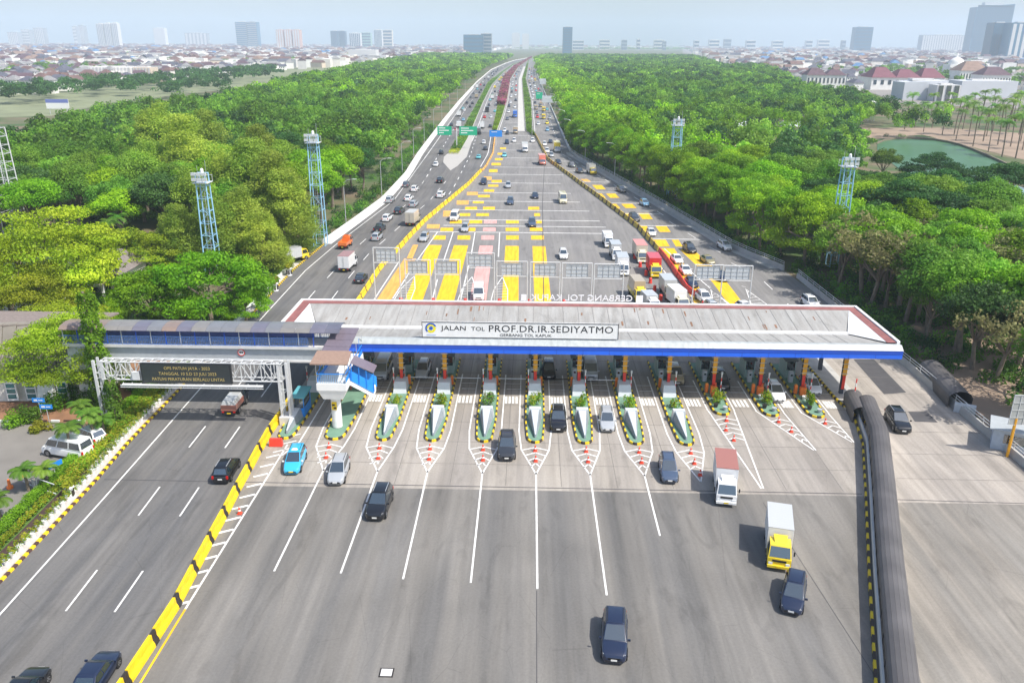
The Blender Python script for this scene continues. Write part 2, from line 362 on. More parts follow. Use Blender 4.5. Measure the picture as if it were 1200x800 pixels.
# green and planted medians
med_g = M('median_grass', (.07, .13, .03), .95, var=.3, scale=.3); kerb_m = M('median_kerb', (.5, .48, .44), .8, var=.1)
b = MB(); L1 = [(322, -31.4), (594, -38.0), (890, -46), (1198, -45), (1680, -38), (2474, 6.5)]; L2 = [(322, -27.6), (374, -28.3), (594, -34.4), (837, -39.9), (1198, -40.3), (1680, -33.5), (2474, 7)]
strip(b, off(L1, -.3), off(L2, .3), 322, 2400, .10, kerb_m); strip(b, L1, L2, 324, 2400, .16, med_g); struct(b.build('median'))
b = MB()
b.face([(-31.4, 323, .06), (-32.2, 304, .06), (-31, 290, .06), (-26.6, 270.8, .06), (-25.2, 281, .06), (-23.8, 305, .06), (-26, 374, .06), (-27.6, 400, .06)][::-1], M('gore_concrete', (.42, .40, .37), .85, var=.1)); struct(b.build('gore'))
b = MB(); L3 = [(394, -18.5), (489, -20.9), (624, -24.7), (976, -32.8), (1450, -31), (2335, -5.5), (2474, 7)]; L4 = [(394, -16.6), (489, -16.9), (624, -18.4), (976, -25), (1450, -24), (2335, -2), (2474, 8)]
strip(b, off(L3, -.3), off(L4, .3), 394, 2400, .10, kerb_m); strip(b, L3, L4, 396, 2400, .16, med_g); struct(b.build('median'))
b = MB(); L5 = [(376, 1.0), (399, -2.3), (599, -5.5), (979, -11.3), (1994, -10.5), (2474, 9.2)]; L6 = [(376, 1.5), (399, .5), (599, -.7), (979, -7.4), (1994, -7.5), (2474, 9.8)]
strip(b, off(L5, -.3), off(L6, .3), 376, 2400, .10, kerb_m); strip(b, L5, L6, 378, 2400, .16, med_g); struct(b.build('median'))
# raised inner shoulder seen beside the right-hand green median
b = MB(); strip(b, off(L5, -4.2), off(L5, -.8), 399, 1500, .05, kerb_m); struct(b.build('shoulder'))

# ---------------- painted markings
mk = MB(); ZM = .036
def ln(x0, y0, x1, y1, wd, mat=mark_w, z=ZM, B=None):
    B = B or mk; dx, dy = x1-x0, y1-y0; l = math.hypot(dx, dy); nx, ny = -dy/l*wd/2, dx/l*wd/2
    B.face([(x0-nx, y0-ny, z), (x1-nx, y1-ny, z), (x1+nx, y1+ny, z), (x0+nx, y0+ny, z)][::-1] if False else [(x0+nx, y0+ny, z), (x0-nx, y0-ny, z), (x1-nx, y1-ny, z), (x1+nx, y1+ny, z)], mat)
def lpx(a, c, wd, mat=mark_w, z=ZM):
    p, q = P(*a), P(*c); ln(p.x, p.y, q.x, q.y, wd, mat, z)
EDG = [(20, -38.3), (48.5, -38.9), (65, -39.3), (90, -40.1), (120, -41.1), (145, -41.6), (166, -40.6), (216, -36.6), (313, -39.2), (593, -47.6), (900, -55)]
LN1 = [(20, -33.6), (51, -34.3), (64, -34.85), (77, -35.5), (130, -36.55), (160, -36), (190, -34.2), (216, -32.0), (260, -32.9), (313, -35.0), (593, -43.8)]
LN2 = [(20, -30.2), (51, -30.6), (64, -31.1), (77, -31.7), (130, -32.65), (157, -32.35), (190, -29.5), (216, -27), (262, -25.5)]
for a in range(20, 900, 5): ln(itp(a, EDG), a, itp(a+5, EDG), a+5, .16 if a < 300 else .25)
k = 0
for i in range(-1, 45):
    y = 49.0+13*i
    ln(itp(y, LN1), y, itp(y+5, LN1), y+5, .15 if y < 250 else .25)
    if y < 255: ln(itp(y, LN2), y, itp(y+5, LN2), y+5, .15)
LN3 = [(200, -23.2), (242, -22.5), (313, -22.9), (400, -25.6), (624, -29)]
for i in range(0, 32):
    y = 200+13*i; ln(itp(y, LN3), y, itp(y+5, LN3), y+5, .22)
for a in range(280, 900, 10): ln(itp(a, BA)-1.6, a, itp(a+10, BA)-1.6, a+10, .25)
for a in range(330, 900, 10): ln(itp(a, L2)+2.6, a, itp(a+10, L2)+2.6, a+10, .25)
# lane island centres
ISX = [-26.0, -20.75, -15.45, -10.15, -4.6, .85, 6.15, 11.65, 17.0, 22.45, 28.07, 33.2, 38.3]
def isx(k): return ISX[k]
# front: solid lines ahead of the islands, gore outlines with chevrons
tipY = {k: 76.9 for k in range(0, 9)}; tipY.update({9: 84.5, 10: 84.4, 11: 84.2})
endY = {1: 54.3, 2: 54.2, 3: 53.6, 4: 53.3, 5: 52.7, 6: 52.1, 7: 60.3, 8: 67.7}
lx = {1: -20.2, 2: -14.8, 3: -9.7, 4: -4.3, 5: .95, 6: 6.3, 7: 11.6, 8: 16.9}
for k in range(1, 9):
    x = isx(k); t = tipY[k]; yj = t-6.3 if k < 8 else t-7.3
    x2 = lx[k]+ (x-lx[k])*.3
    if k in (1, 2): x2 = lx[k]
    ln(x2, yj+.3, lx[k], endY[k], .16) if k < 8 else None
    for s in (-1, 1):
        ln(x+s*1.75, t+3.0, x+s*1.45, t-1.2, .15); ln(x+s*1.45, t-1.2, x2, yj, .15); ln(x+s*1.75, t+3.0, x+s*1.75, 96, .15)
    for j in range(4):
        y = t-1.3-j*1.15; hw = 1.4*(y-yj)/(t-1.2-yj)
        if hw > .2:
            ln(x-hw, y, x+(x2-x)*j*.2, y+.62, .17); ln(x+hw, y, x+(x2-x)*j*.2, y+.62, .17)
for k in (9, 10, 11):
    x = isx(k); t = tipY[k]; e = {9: (21.2, 68.6), 10: (30.2, 76.6), 11: (34.9, 78.6)}[k]
    if k == 9: e = (22.6, 68.6)
    for s in (-1, 1):
        ln(x+s*1.5, t+1.5, e[0]+s*.1, e[1], .15); ln(x+s*1.55, t+1.5, x+s*1.6, 95, .15)
    for j in range(5):
        y = t-1.0-j*1.2; f = (y-e[1])/(t+1.5-e[1])
        if f > .1:
            cx = e[0]+(x-e[0])*f; ln(cx-1.45*f, y, cx, y+.6, .16); ln(cx+1.45*f, y, cx, y+.6, .16)
# left of plaza: edge lines and the hatched strip beside the yellow barrier
ln(-25.3, 76, -25.45, 49.5, .16); ln(-25.45, 49.5, -25.4, 20, .16, mark_y)
ln(-24.0, 95, -24.2, 76.6, .15); ln(-24.2, 76.6, -25.2, 73.6, .15)
for j in range(13):
    y = 50.0+j*1.95; ln(-26.9+.02*j, y-.35, -25.5, y+.35, .28)
for j in range(3): ln(-26.3, 74.2+j*1.6, -24.6, 75.3+j*1.6, .18)
# zebra bars and stop lines at each lane
for k in range(1, 12):
    xa, xb = isx(k)+1.9, isx(k+1)-1.9
    n = 4; yy = 88.2
    for j in range(n):
        x = xa+(xb-xa)*(j+.35)/n; ln(x, yy-1.0, x-.02, yy+1.0, .27)
    for j in range(3):
        x = xa+(xb-xa)*(j+.2)/3; ln(x, 91.4, x+.7, 91.4, .14)
    ln(xa-.2, 93.1, xb+.2, 93.1, .10)
# manhole covers
struct(mk.build('lane_markings'))
mk = MB()
for y in (441.1, 378.8, 347.4, 326, 303.4, 279.6, 263.5, 246.6, 229.6, 216.4, 204.2, 192.2, 185.4, 178.7):
    xl = itp(y, BA)+(1.2 if y < 394 else 4.8)+ (4 if 180 < y < 240 else 2); xr = itp(y, RB)-1.4
    if y < 250: xr = min(xr, 2.5+ (250-y)*.14+6)
    ln(xl, y, xr, y-.1, .42)
for y in (296, 272, 250, 232, 215.5, 201.5, 187.5, 174, 455, 500):
    ln(itp(y, RB)+1.3, y, itp(y, RW)-3.6 if y < 300 else itp(y, RW)-2.6, y-.2, .42)
for a in range(200, 900, 10): ln(itp(a, RW)-3.3, a, itp(a+5, RW)-3.3, a+5, .22)
for a in range(110, 200, 13): ln(itp(a, RW)-(4.2+ (0 if a > 160 else 2.5)), a, itp(a+5, RW)-(4.2+(0 if a+5 > 160 else 2.5)), a+5, .16)
for a in range(400, 900, 10): ln(itp(a, RB)-1-4.0, a, itp(a+10, RB)-1-4, a+10, .25); ln(itp(a, L6)+1.2, a, itp(a+10, L6)+1.2, a+10, .25); ln(itp(a, L4)+1.0, a, itp(a+10, L4)+1.0, a+10, .25)
for (x0, y0, x1, y1) in ((-20.7, 178.4, -21.9, 153.3), (-21.9, 153.3, -22.6, 128), (-17.2, 178.6, -16.6, 146), (-16.5, 140, -15.9, 126), (-12.3, 178.8, -11.7, 158), (-11.6, 150, -11.3, 126), (-6.8, 179.1, -6.2, 156.7), (-25.3, 152, -25.6, 126), (27.9, 165, 33.5, 120), (24.6, 158, 26.6, 120)): ln(x0, y0, x1, y1, .2)
for x in (-20.9, -10.4, -4.9, 31.5, 37.6, 28):     # pointed gores on the entry side
    e = 142 if x < 0 else 136
    for s in (-1, 1):
        ln(x, e, x+s*1.2, e-8, .14); ln(x+s*1.2, e-8, x+s*1.5, 122, .14)
    for j in range(9):
        y = 138-j*1.6; hw = min(1.3, (e-y)*.15); ln(x-hw, y-.7, x+hw, y, .12)
struct(mk.build('lane_markings'))
# coloured lane carpets on the entry side
mk = MB()
def patch(pts, mat): 
    q = [P(*p) for p in pts]; mk.face([(p.x, p.y, .031) for p in q], mat)
for x0, x1, a0, a1, m in ((-21.4, -18.4, -20.0, -17.0, mark_y), (-15.9, -12.9, -15.0, -12.0, mark_y), (-10.5, -7.7, -9.4, -6.7, mark_p), (-5.1, -2.3, -4.1, -1.4, mark_y), (.55, 3.25, 1.1, 3.9, mark_y)):
    mk.face([(a0, 104, .031), (a1, 104, .031), (x1, 166, .031), (x0, 166, .031)], m)
mk.face([(-25.6, 104, .031), (-23.2, 104, .031), (-22.3, 154.5, .031), (-24.6, 154.5, .031)], mark_o)
patch([(490, 287), (484, 287), (476, 304), (483, 304)], mark_o)
def row(y0, y1, xs, m):
    for a, c in xs: patch([(a, y1), (c, y1), (c+.12*(y1-y0)*(600-c)/100, y0), (a+.12*(y1-y0)*(600-a)/100, y0)], m)
row(276, 281, [(507, 522), (536, 551), (593, 608), (622.5, 637.5)], mark_y); row(276, 281, [(564, 579)], mark_p)
row(267, 271, [(516, 531), (546, 557), (592.5, 608), (621, 636)], mark_y); row(267, 271, [(566, 581)], mark_p)
row(258, 262, [(527, 541), (550, 565), (593, 608), (620, 635)], mark_y); row(258, 262, [(567, 582)], mark_p)
row(250, 253.5, [(537, 551), (558, 573), (626, 633)], mark_y); row(242.5, 246, [(545, 559), (566, 580), (619, 632)], mark_y)
row(235.5, 238.5, [(554, 567)], mark_y); row(228.5, 231.5, [(560, 574)], mark_y); row(222, 225, [(567, 579)], mark_y)
row(216.5, 219, [(572, 584)], mark_y); row(211, 214, [(576, 588)], mark_y); row(198.5, 202, [(573, 583)], mark_y); row(191, 194, [(576, 587)], mark_y)
row(185.5, 188, [(580, 589)], mark_y); row(179.3, 181.5, [(583, 589)], mark_y); row(173, 175, [(586, 593)], mark_y)
row(263, 268, [(500, 515)], mark_o); row(247, 254, [(519, 529)], mark_o); row(235, 240, [(535, 549)], mark_o); row(225, 229, [(547, 560)], mark_o); row(207, 211, [(567, 576)], mark_o)
def rowr(y0, y1, xs, m):
    for a, c in xs: patch([(a+3, y1), (c+1, y1), (c-4, y0), (a-2, y0)], m)
rowr(210, 213, [(682, 692)], mark_o); rowr(217, 222, [(684, 691), (696, 709)], mark_y); rowr(227, 232, [(699, 709), (712, 725)], mark_y)
rowr(239, 244, [(716, 726), (730, 745)], mark_y); rowr(250, 257, [(732, 742), (750, 764)], mark_y); rowr(265, 272, [(751, 762), (770, 785)], mark_y); rowr(281, 289, [(768, 784), (789, 799)], mark_y)
patch([(775, 291), (790, 291), (832, 357), (815, 357), (806, 342)], mark_y)
patch([(797, 293), (808, 289), (834, 311), (852, 331), (872, 357), (854, 357), (835, 331), (817, 312)], mark_y)
struct(mk.build('coloured_lane_carpet'))
# repaired asphalt patches, sealed seams
b = MB(); conc_joint = M('slab_joint', (.17, .155, .14), .9, var=.3); pa = M('patch_asphalt', (.075, .072, .075), .85, var=.15, scale=1)
for pts in ([(1064, 482), (1086, 482), (1099, 495), (1072, 494)], [(1000, 421), (1024, 421), (1062, 460), (1036, 462)]):
    q = [P(*p) for p in pts]; b.face([(p.x, p.y, .03) for p in q], pa)
ln(-41, 68.2, 31.8, 67.9, .12, pa, .032, b); ln(34, 67.0, 49.9, 66.6, .10, pa, .032, b)
[ln(itp(y_, BA)+.6, y_, itp(y_, RB)-.5 if y_ > 90 else 31.8+(y_-68)*.3, y_-.1, .06, conc_joint, .0305, b) for y_ in np.arange(72.5, 118, 4.8)]
[ln(x_, 68.3, x_, 104, .05, conc_joint, .0308, b) for x_ in np.arange(-23.5, 34, 5.37)]
[ln(38.5 if y_ > 82 else 36+(y_-67)*.1, y_, 49.7, y_-.15, .06, conc_joint, .0305, b) for y_ in np.arange(71, 118, 5.2)]
ln(.9, 52.5, .75, 20, .06, pa, .033, b); ln(3.2, 215, 2.2, 104, .16, pa, .037, b); ln(3.2, 215, 5, 300, .16, pa, .037, b)
ln(22, 66, 24, 40, .05, pa, .033, b)
struct(b.build('asphalt_patches'))
p = P(453, 788)
t = one('manhole_cover', None, lambda q: (q.box(-.48, .48, -.42, .42, 0, .02, blk), q.box(-.38, .38, -.33, .33, .02, .03, conc_l)), loc=(p.x, p.y, .03))
tag(t, 'square pale manhole cover with dark frame in the front asphalt', 'manhole cover')
# ================================================================== CANOPY AND TOLL GATE
YF, YB = 87.6, 102.2; XL, XR = -30.2, 42.8; ZF = 6.2
roofm = road_mat('ribbed_roof_sheet', (.34, .335, .32), (.29, .28, .262), .08, .14, 1.2, crack=False)
maroon = M('maroon_gutter', (.26, .10, .09), .7, var=.3, scale=.8)
whp = M('white_panel', (.78, .78, .77), .5, var=.07, scale=1)
can = thing('toll_canopy', 'long flat toll gate canopy with grey ribbed roof, white rim and blue front fascia', 'toll canopy', ((XL+XR)/2, YF, 0))
cx = (XL+XR)/2; W2 = (XR-XL)/2; DP = YB-YF
def f_(b):
    b.box(-W2, W2, -.12, 0, ZF, ZF+.55, blue); b.box(-W2, W2, -.16, .04, ZF+.553, ZF+1.0, blue_d)
    for i in range(1, 24): b.box(-W2+i*2*W2/24-.02, -W2+i*2*W2/24+.02, -.135, -.122, ZF, ZF+.55, blue_d)
    b.box(W2-.12, W2, .003, DP*.22, ZF, ZF+.8, blue)
one('fascia', can, f_)
def f_(b):   # rim all round, flat top border
    z = ZF+1.0
    b.hexa([(-W2, -.2, z+.003), (W2, -.2, z+.003), (W2, .9, z+.003), (-W2, .9, z+.003), (-W2+.1, .3, z+.55), (W2-.1, .3, z+.55), (W2-.1, 1.0, z+.45), (-W2+.1, 1.0, z+.45)], M('translucent_edge_sheet', (.40, .43, .43), .45, var=.2, scale=1.5, stretch=(1.2, .1, 1)))
    b.box(-W2, W2, DP-.35, DP, z-.6, z+.75, whp)
    b.box(-W2, -W2+.35, 1.0, DP-.353, z-.6, z+.75, whp); b.box(W2-.35, W2, 1.0, DP-.353, z-.6, z+.75, whp)
one('rim', can, f_)
def f_(b):
    z = ZF+1.5
    b.box(-W2+.38, W2-.38, DP-1.5, DP-.38, z, z+.12, maroon)
    for s in (-1, 1):
        x = s*(W2-.38); b.face([(x, 1.0, z+.1), (x-s*1.1, 1.0, z+.1), (x-s*1.1, DP-1.503, z+.1), (x, DP-1.503, z+.1)], maroon)
        b.face([(x-s*1.12, 1.2, z+.08), (x-s*3.6, 6.3, z-.75), (x-s*1.12, DP-1.52, z+.08)], whp)
one('gutter', can, f_)
def f_(b):
    z = ZF+1.5; xo = W2-1.5; xi = W2-4.0
    b.face([(-xo, DP-1.5, z+.06), (-xi, 6.6, z-.8), (xi, 6.6, z-.8), (xo, DP-1.5, z+.06)], roofm)
    b.face([(-xo, 1.0, z-.05), (xo, 1.0, z-.05), (xi, 6.0, z-.8), (-xi, 6.0, z-.8)], roofm)
    b.box(-xi, xi, 6.0, 6.6, z-.95, z-.60, whp)
    rj = M('roof_joint', (.26, .25, .235), .6, var=.3)
    for i in range(1, 34):
        x = -xi+2*xi*i/34; x2 = x+.02*(i % 3)
        b.hexa([(x-.018, 1.05, z-.055), (x+.018, 1.05, z-.055), (x2+.03, 5.95, z-.79), (x2-.03, 5.95, z-.79), (x-.018, 1.05, z-.025), (x+.018, 1.05, z-.025), (x2+.03, 5.95, z-.76), (x2-.03, 5.95, z-.76)], rj)
        b.hexa([(x-.03, 6.65, z-.79), (x+.03, 6.65, z-.79), (x2+.03, DP-1.55, z+.05), (x2-.03, DP-1.55, z+.05), (x-.03, 6.65, z-.765), (x+.03, 6.65, z-.765), (x2+.03, DP-1.55, z+.085), (x2-.03, DP-1.55, z+.085)], rj)
    ru = M('rust_stain', (.22, .12, .07), .9, var=.4, scale=2); rr = random.Random(3)
    for i in range(24):
        x = rr.uniform(-32, 32); t = rr.uniform(0, .7); l = rr.uniform(.05, .25); w_ = rr.uniform(.04, .14)
        ya, yb = 6.65+(DP-8.2)*(1-t), 6.65+(DP-8.2)*(1-min(1, t+l)); za, zb_ = z-.79+.85*(1-t)+.012, z-.79+.85*(1-min(1, t+l))+.012
        b.face([(x-w_, yb, zb_), (x+w_*.6, yb, zb_), (x+w_, ya, za), (x-w_, ya, za)], ru)
one('roof_sheet', can, f_)
one('soffit', can, lambda b: b.box(-W2+.1, W2-.1, .1, DP-.4, ZF-.02, ZF+.35, M('soffit', (.62, .64, .63), .8)))
for k in range(1, 13):
    x = ISX[k]-cx
    if k == 12: x = 38.0-cx
    def f_(b):
        b.cbox((x, 3.6, ZF/2), (.42, .42, ZF-.04), M('column_dark', (.05, .06, .08), .6))
        b.cbox((x+.03, 3.36, 4.4), (.5, .05, 3.5), oyel)
        for j in range(6): b.cbox((x+.03, 3.30, 2.9+j*.62), (.85, .05, .06), steel)
        b.cbox((x+.03, 3.33, 1.75), (.36, .06, 1.75), red)
    one('column', can, f_)
    one('column', can, lambda b: b.cbox((x, 11.2, ZF/2), (.42, .42, ZF-.04), M('column_dark', (.05, .06, .08), .6)))
# sign board on the roof
sg = thing('sign_board', 'long white board on the canopy roof reading JALAN TOL PROF.DR.IR.SEDIYATMO', 'sign', (-1.0, 88.3, 7.83))
def f_(b):
    b.box(-11.3, 11.3, -.05, .15, 0, 1.9, whp)
    for j in range(12): b.tube((-10.8+j*1.96, .2, .1), (-10.8+j*1.96, 1.5, 0), .05, steel)
one('board', sg, f_)
one('border', sg, lambda b: (b.box(-11.36, 11.36, -.09, -.052, 1.84, 1.92, blk), b.box(-11.36, 11.36, -.09, -.052, -.02, .04, blk), b.box(-11.36, -11.3, -.09, -.052, .042, 1.838, blk), b.box(11.3, 11.36, -.09, -.052, .042, 1.838, blk)))
tk = M('sign_black', (.015, .015, .018), .5)
def put_text(s, size, x, z, parent, mat, wd=None, y=-.06, bold=0.0, spacing=1.0, name='lettering', rev=False, ext=.01):
    me = text_mesh(s, size, ext, mat, bold=bold, spacing=spacing)
    if wd:
        f = wd/width(me); me.transform(Matrix.Diagonal((f, 1, 1, 1)))
    me.transform(Matrix.Rotation(math.pi/2, 4, 'X'))
    if rev: me.transform(Matrix.Rotation(math.pi, 4, 'Z'))
    me.transform(Matrix.Translation((x, y, z)))
    return ob(name, me, parent)
put_text('JALAN', .78, -7.65, 1.12, sg, tk, 2.9); put_text('TOL', .66, -4.85, 1.08, sg, tk, 1.6)
put_text('PROF.DR.IR.SEDIYATMO', 1.15, 3.55, 1.12, sg, tk, 14.3, spacing=1.06); put_text('GERBANG TOL KAPUK', .46, .65, .36, sg, tk, 6.0)
def f_(b):
    b2 = M('logo_blue', (.02, .10, .45), .5); y2 = M('logo_yellow', (.80, .70, .02), .5)
    def ringy(r0, r1, a0, a1, mat, dy):
        n = 28
        for i in range(n):
            t, u = a0+(a1-a0)*i/n, a0+(a1-a0)*(i+1)/n
            b.face([(-10.3+r0*math.cos(t), -.06-dy, 1.1+r0*math.sin(t)), (-10.3+r1*math.cos(t), -.06-dy, 1.1+r1*math.sin(t)), (-10.3+r1*math.cos(u), -.06-dy, 1.1+r1*math.sin(u)), (-10.3+r0*math.cos(u), -.06-dy, 1.1+r0*math.sin(u))], mat)
    ringy(.28, .56, -2.6, 3.3, y2, .006); ringy(.47, .66, .4, 3.9, b2, .012); ringy(0, .22, 0, 6.283, b2, .008)
    b.box(-10.85, -9.75, -.06, -.052, .2, .32, M('logo_caption', (.35, .45, .7), .5))
one('emblem', sg, f_)
# rear letters facing the arriving traffic
rl = thing('sign_letters', 'white free-standing letters GERBANG TOL KAPUK on the rear canopy edge, seen from behind', 'sign', (6.9, YB+.1, 7.95))
me_w = M('letter_white', (.8, .8, .8), .5)
put_text('GERBANG TOL KAPUK', 1.15, 0, .5, rl, me_w, 13.4, y=.0, rev=True, ext=.06)
def f_(b):
    b.cbox((7.6, 0, .5), (.9, .1, .9), me_w)
one('symbol', rl, f_); one('symbol', rl, lambda b: b.cbox((-7.6, 0, .5), (.7, .1, .8), me_w))
def f_(b):
    b.box(-8.2, 8.2, -.05, .05, -.12, -.02, steel)
    for j in range(12): b.tube((-8+j*1.45, -.02, -.25), (-8+j*1.45, -.02, .1), .03, steel)
one('rail', rl, f_)

# ---------------- islands
kerb_y = M('kerb_yellow', (.80, .56, .01), .6, var=.12, scale=2); kerb_b = M('kerb_black', (.055, .04, .035), .7, var=.2)
def island(k, full):
    x = ISX[k]; t = tipY.get(k, 84)
    l = ('wide' if k == 1 else 'long' if full else 'short')
    lab = f'{l} toll island, {ordn(k)} from the left, with yellow and black kerb and green top' if k else 'leftmost toll island, beside the yellow road barrier, with yellow and black kerb'
    o = thing('toll_island', lab, 'toll island', (x, t, 0), 0, 'toll islands between the lanes')
    hw = 1.12; L0 = 101-t; ring = []
    if k == 1: hw = 1.35
    for i in range(13):
        a = math.pi*i/12; ring.append((-math.cos(a)*hw*.82 if full else -math.cos(a)*hw*.9, 1.5-1.35*math.sin(a)))
    side = [(hw, 5.5), (hw, L0), (-hw, L0), (-hw, 5.5)]
    poly = ring+side
    one('base', o, lambda b: b.prism([(p[0]*.86, (p[1]-1)*.97+1.1) for p in poly], .03, .20, green_f))
    def kb(b):
        pts = [Vector((p[0], p[1], 0)) for p in ([(-hw, L0), (-hw, 5.5)]+ring+[(hw, 5.5), (hw, L0)])]
        seg = []; 
        for a, c in zip(pts[:-1], pts[1:]):
            n = max(1, round((c-a).length/.36))
            for j in range(n): seg.append((a.lerp(c, j/n), a.lerp(c, (j+1)/n)))
        j = 0; acc = 0; col = 0
        for a, c in seg:
            d = (c-a); acc += d.length
            if acc > .42: acc = 0; col ^= 1
            m = kerb_y if col else kerb_b
            nn = Vector((-d.y, d.x, 0)).normalized()*.16
            a2 = a-nn*0; 
            b.hexa([(a.x, a.y, .03), (c.x, c.y, .03), (c.x+nn.x, c.y+nn.y, .03), (a.x+nn.x, a.y+nn.y, .03), (a.x, a.y, .28), (c.x, c.y, .28), (c.x+nn.x, c.y+nn.y, .28), (a.x+nn.x, a.y+nn.y, .28)], m)
    one('kerb', o, kb)
    if full and k != 1:
        def wd(b):   # grey crash wedge with a bent crest
            b.hexa([(-.75, 5.9, .2), (-.05, 1.2, .2), (.12, 1.2, .2), (.75, 5.9, .2), (-.5, 5.9, 1.35), (-.04, 1.25, .55), (.10, 1.25, .55), (.5, 5.9, 1.35)][::1], M('wedge_side', (.26, .30, .33), .6, var=.15))
            b.hexa([(-.8, 5.9, .2), (.8, 5.9, .2), (.8, 6.7, .2), (-.8, 6.7, .2), (-.66, 5.905, 1.42), (.66, 5.905, 1.42), (.66, 6.6, 1.42), (-.66, 6.6, 1.42)], grey_l)
            b.face([(-.42, 5.88, 1.36), (-.02, 1.3, .57), (.08, 1.3, .57), (.42, 5.88, 1.36)], grey_l)
        one('crash_wedge', o, wd)
        def bl(b): b.hexa([(-.8, 12.3, .2), (.8, 12.3, .2), (.8, 14.6, .2), (-.8, 14.6, .2), (-.7, 12.9, 1.5), (.7, 12.9, 1.5), (.7, 14.5, 1.5), (-.7, 14.5, 1.5)], grey_l)
        if True: one('concrete_block', o, bl)
    return o
for k in range(0, 12): island(k, k < 9)
# toll booths under the canopy
bd = M('booth_panel', (.34, .46, .43), .5, var=.1)
def booth(x, y, lab, mat, top, sc=1, grp='toll booths under the canopy'):
    o = thing('toll_booth', lab, 'toll booth', (x, y, .2), 0, grp)
    one('cabin', o, lambda b: (b.box(-.62, .62, -1.4, 1.4, 0, 1.05, mat), b.box(-.62, -.54, -1.4, 1.4, 1.053, 2.3, mat), b.box(-.54, .62, 1.3, 1.4, 1.053, 2.3, mat), b.box(.54, .62, -1.4, -1.3, 1.053, 2.3, mat), b.box(.54, .62, 1.2, 1.297, 1.053, 2.3, mat)))
    one('window', o, lambda b: (b.box(-.538, .536, -1.39, -1.36, 1.053, 2.28, glass), b.box(.57, .59, -1.297, 1.197, 1.053, 2.28, glass)))
    one('roof', o, lambda b: b.box(-.8, .8, -1.6, 1.6, 2.303, 2.5, top), bevel=.03)
    return o
for k in range(1, 12): booth(ISX[k], 97.2, f'shaded grey toll booth on the {ordn(k)} island from the left', bd, M('booth_roof', (.10, .12, .13), .6))
p = P(356, 487)
ISL0 = booth(-25.75, 83.8, 'bright blue ticket booth on the leftmost island beside the yellow barrier', blue_b, M('booth_roof_teal', (.12, .42, .48), .5), grp='')
if 'group' in ISL0: del ISL0['group']
# barrier arms, boxes and bollards at the canopy front
for k in range(0, 12):
    x = ISX[k]
    o = thing('barrier_gate', f'orange barrier gate box with white arm, {ordn(k)} island from the left', 'barrier gate', (x+(.75 if k < 6 else -.75), 92.3 if k < 9 else 91, .2), 0, 'lane barrier gates')
    one('cabinet', o, lambda b: (b.cbox((0, 0, .55), (.36, .4, 1.1), orange), b.lathe((0, 0, 1.1), [(.2, 0), (.14, .1)], oyel, 8)), bevel=.03)
    if k in (3, 4, 5, 6, 7, 2): one('arm', o, lambda b: b.cbox(((1.9 if k < 6 else -1.9), -.22, .95), (3.4, .05, .1), wsteel))
    o = thing('lane_post', f'red and white striped warning post on the {ordn(k)} island from the left', 'post', (x-(.8 if k < 6 else -.75), 90.2, .2), 0, 'striped lane posts')
    one('pole', o, lambda b: [b.tube((0, 0, .0+j*.45), (0, 0, .45+j*.45), .06, red if j % 2 == 0 else white) for j in range(6)])
    one('lamp', o, lambda b: b.cbox((0, 0, 2.85), (.2, .16, .3), wsteel))
    t_ = one('guard_box', None, lambda b: (b.cbox((0, 0, .5), (.75, .5, 1.0), orange), b.cbox((.2, -.1, 1.25), (.12, .12, .5), red)), bevel=.03, loc=(x, 91.9 if k < 9 else 90.6, .2))
    tag(t_, f'low orange guard box under the column, {ordn(k)} island from the left', 'guard box', 'orange guard boxes')
# boxy electronics cabinets deeper in the shade
for k in range(1, 12):
    t_ = one('equipment_cabinet', None, lambda b: (b.cbox((0, 0, .7), (.5, .6, 1.4), grey_l), b.cbox((0, -.31, 1.0), (.3, .02, .3), glass)), bevel=.02, loc=(ISX[k]-.3, 94.6, .2))
    tag(t_, f'grey card reader cabinet behind the column, {ordn(k)} island from the left', 'cabinet', 'card reader cabinets')

# ---------------- yellow barriers
def barrier_seg(L_, mb, ms, h=.95, frac=.12):
    """one moulded barrier block, length along +Y"""
    b = MB(); prof = [(-.3, 0), (-.26, .25), (-.13, .5), (-.1, h), (.1, h), (.13, .5), (.26, .25), (.3, 0)]
    def ext(y0, y1, m, g=0):
        n = len(prof); base = len(b.v)
        for y in (y0, y1):
            for (x, z) in prof: b.v.append((x*(1+g), y, z*(1+g)))
        k = b.mi(m)
        for i in range(n-1): b.f.append((base+i+1, base+i, base+n+i, base+n+i+1)); b.m.append(k)
        b.f.append(tuple(base+i for i in range(n))); b.m.append(k); b.f.append(tuple(base+n+i for i in reversed(range(n)))); b.m.append(k)
    a = L_*frac; ext(0, L_-a, mb); ext(L_-a+.01, L_-.02, ms, -.03)
    return b
def run_barrier(pts, y0, y1, L_, name, label, group, mb, ms, cat='barrier', h=.95, frac=.12):
    me = barrier_seg(L_, mb, ms, h, frac).mesh(name); y = y0; i = 0
    while y < y1:
        x0 = itp(y, pts); ang = math.atan2(itp(y+L_, pts)-x0, L_); o = ob(name, me, None, (x0+R.uniform(-.05, .05), y, .03), -ang+R.uniform(-.012, .012))
        tag(o, label(i), cat, group); y += L_*math.cos(ang)+.02; i += 1
run_barrier(BA, 38, 85, 4.05, 'road_barrier', lambda i: f'long yellow road barrier with black end block, {ordn(i)} up from the bottom edge', 'yellow concrete barriers beside the left road', yel, blk, h=1.0, frac=.16)
run_barrier(BA, 106, 268, 4.3, 'road_barrier', lambda i: f'yellow barrier block left of the entry lanes, {ordn(i)} behind the canopy', 'yellow barrier blocks left of the entry lanes', yel, brn, h=1.0)
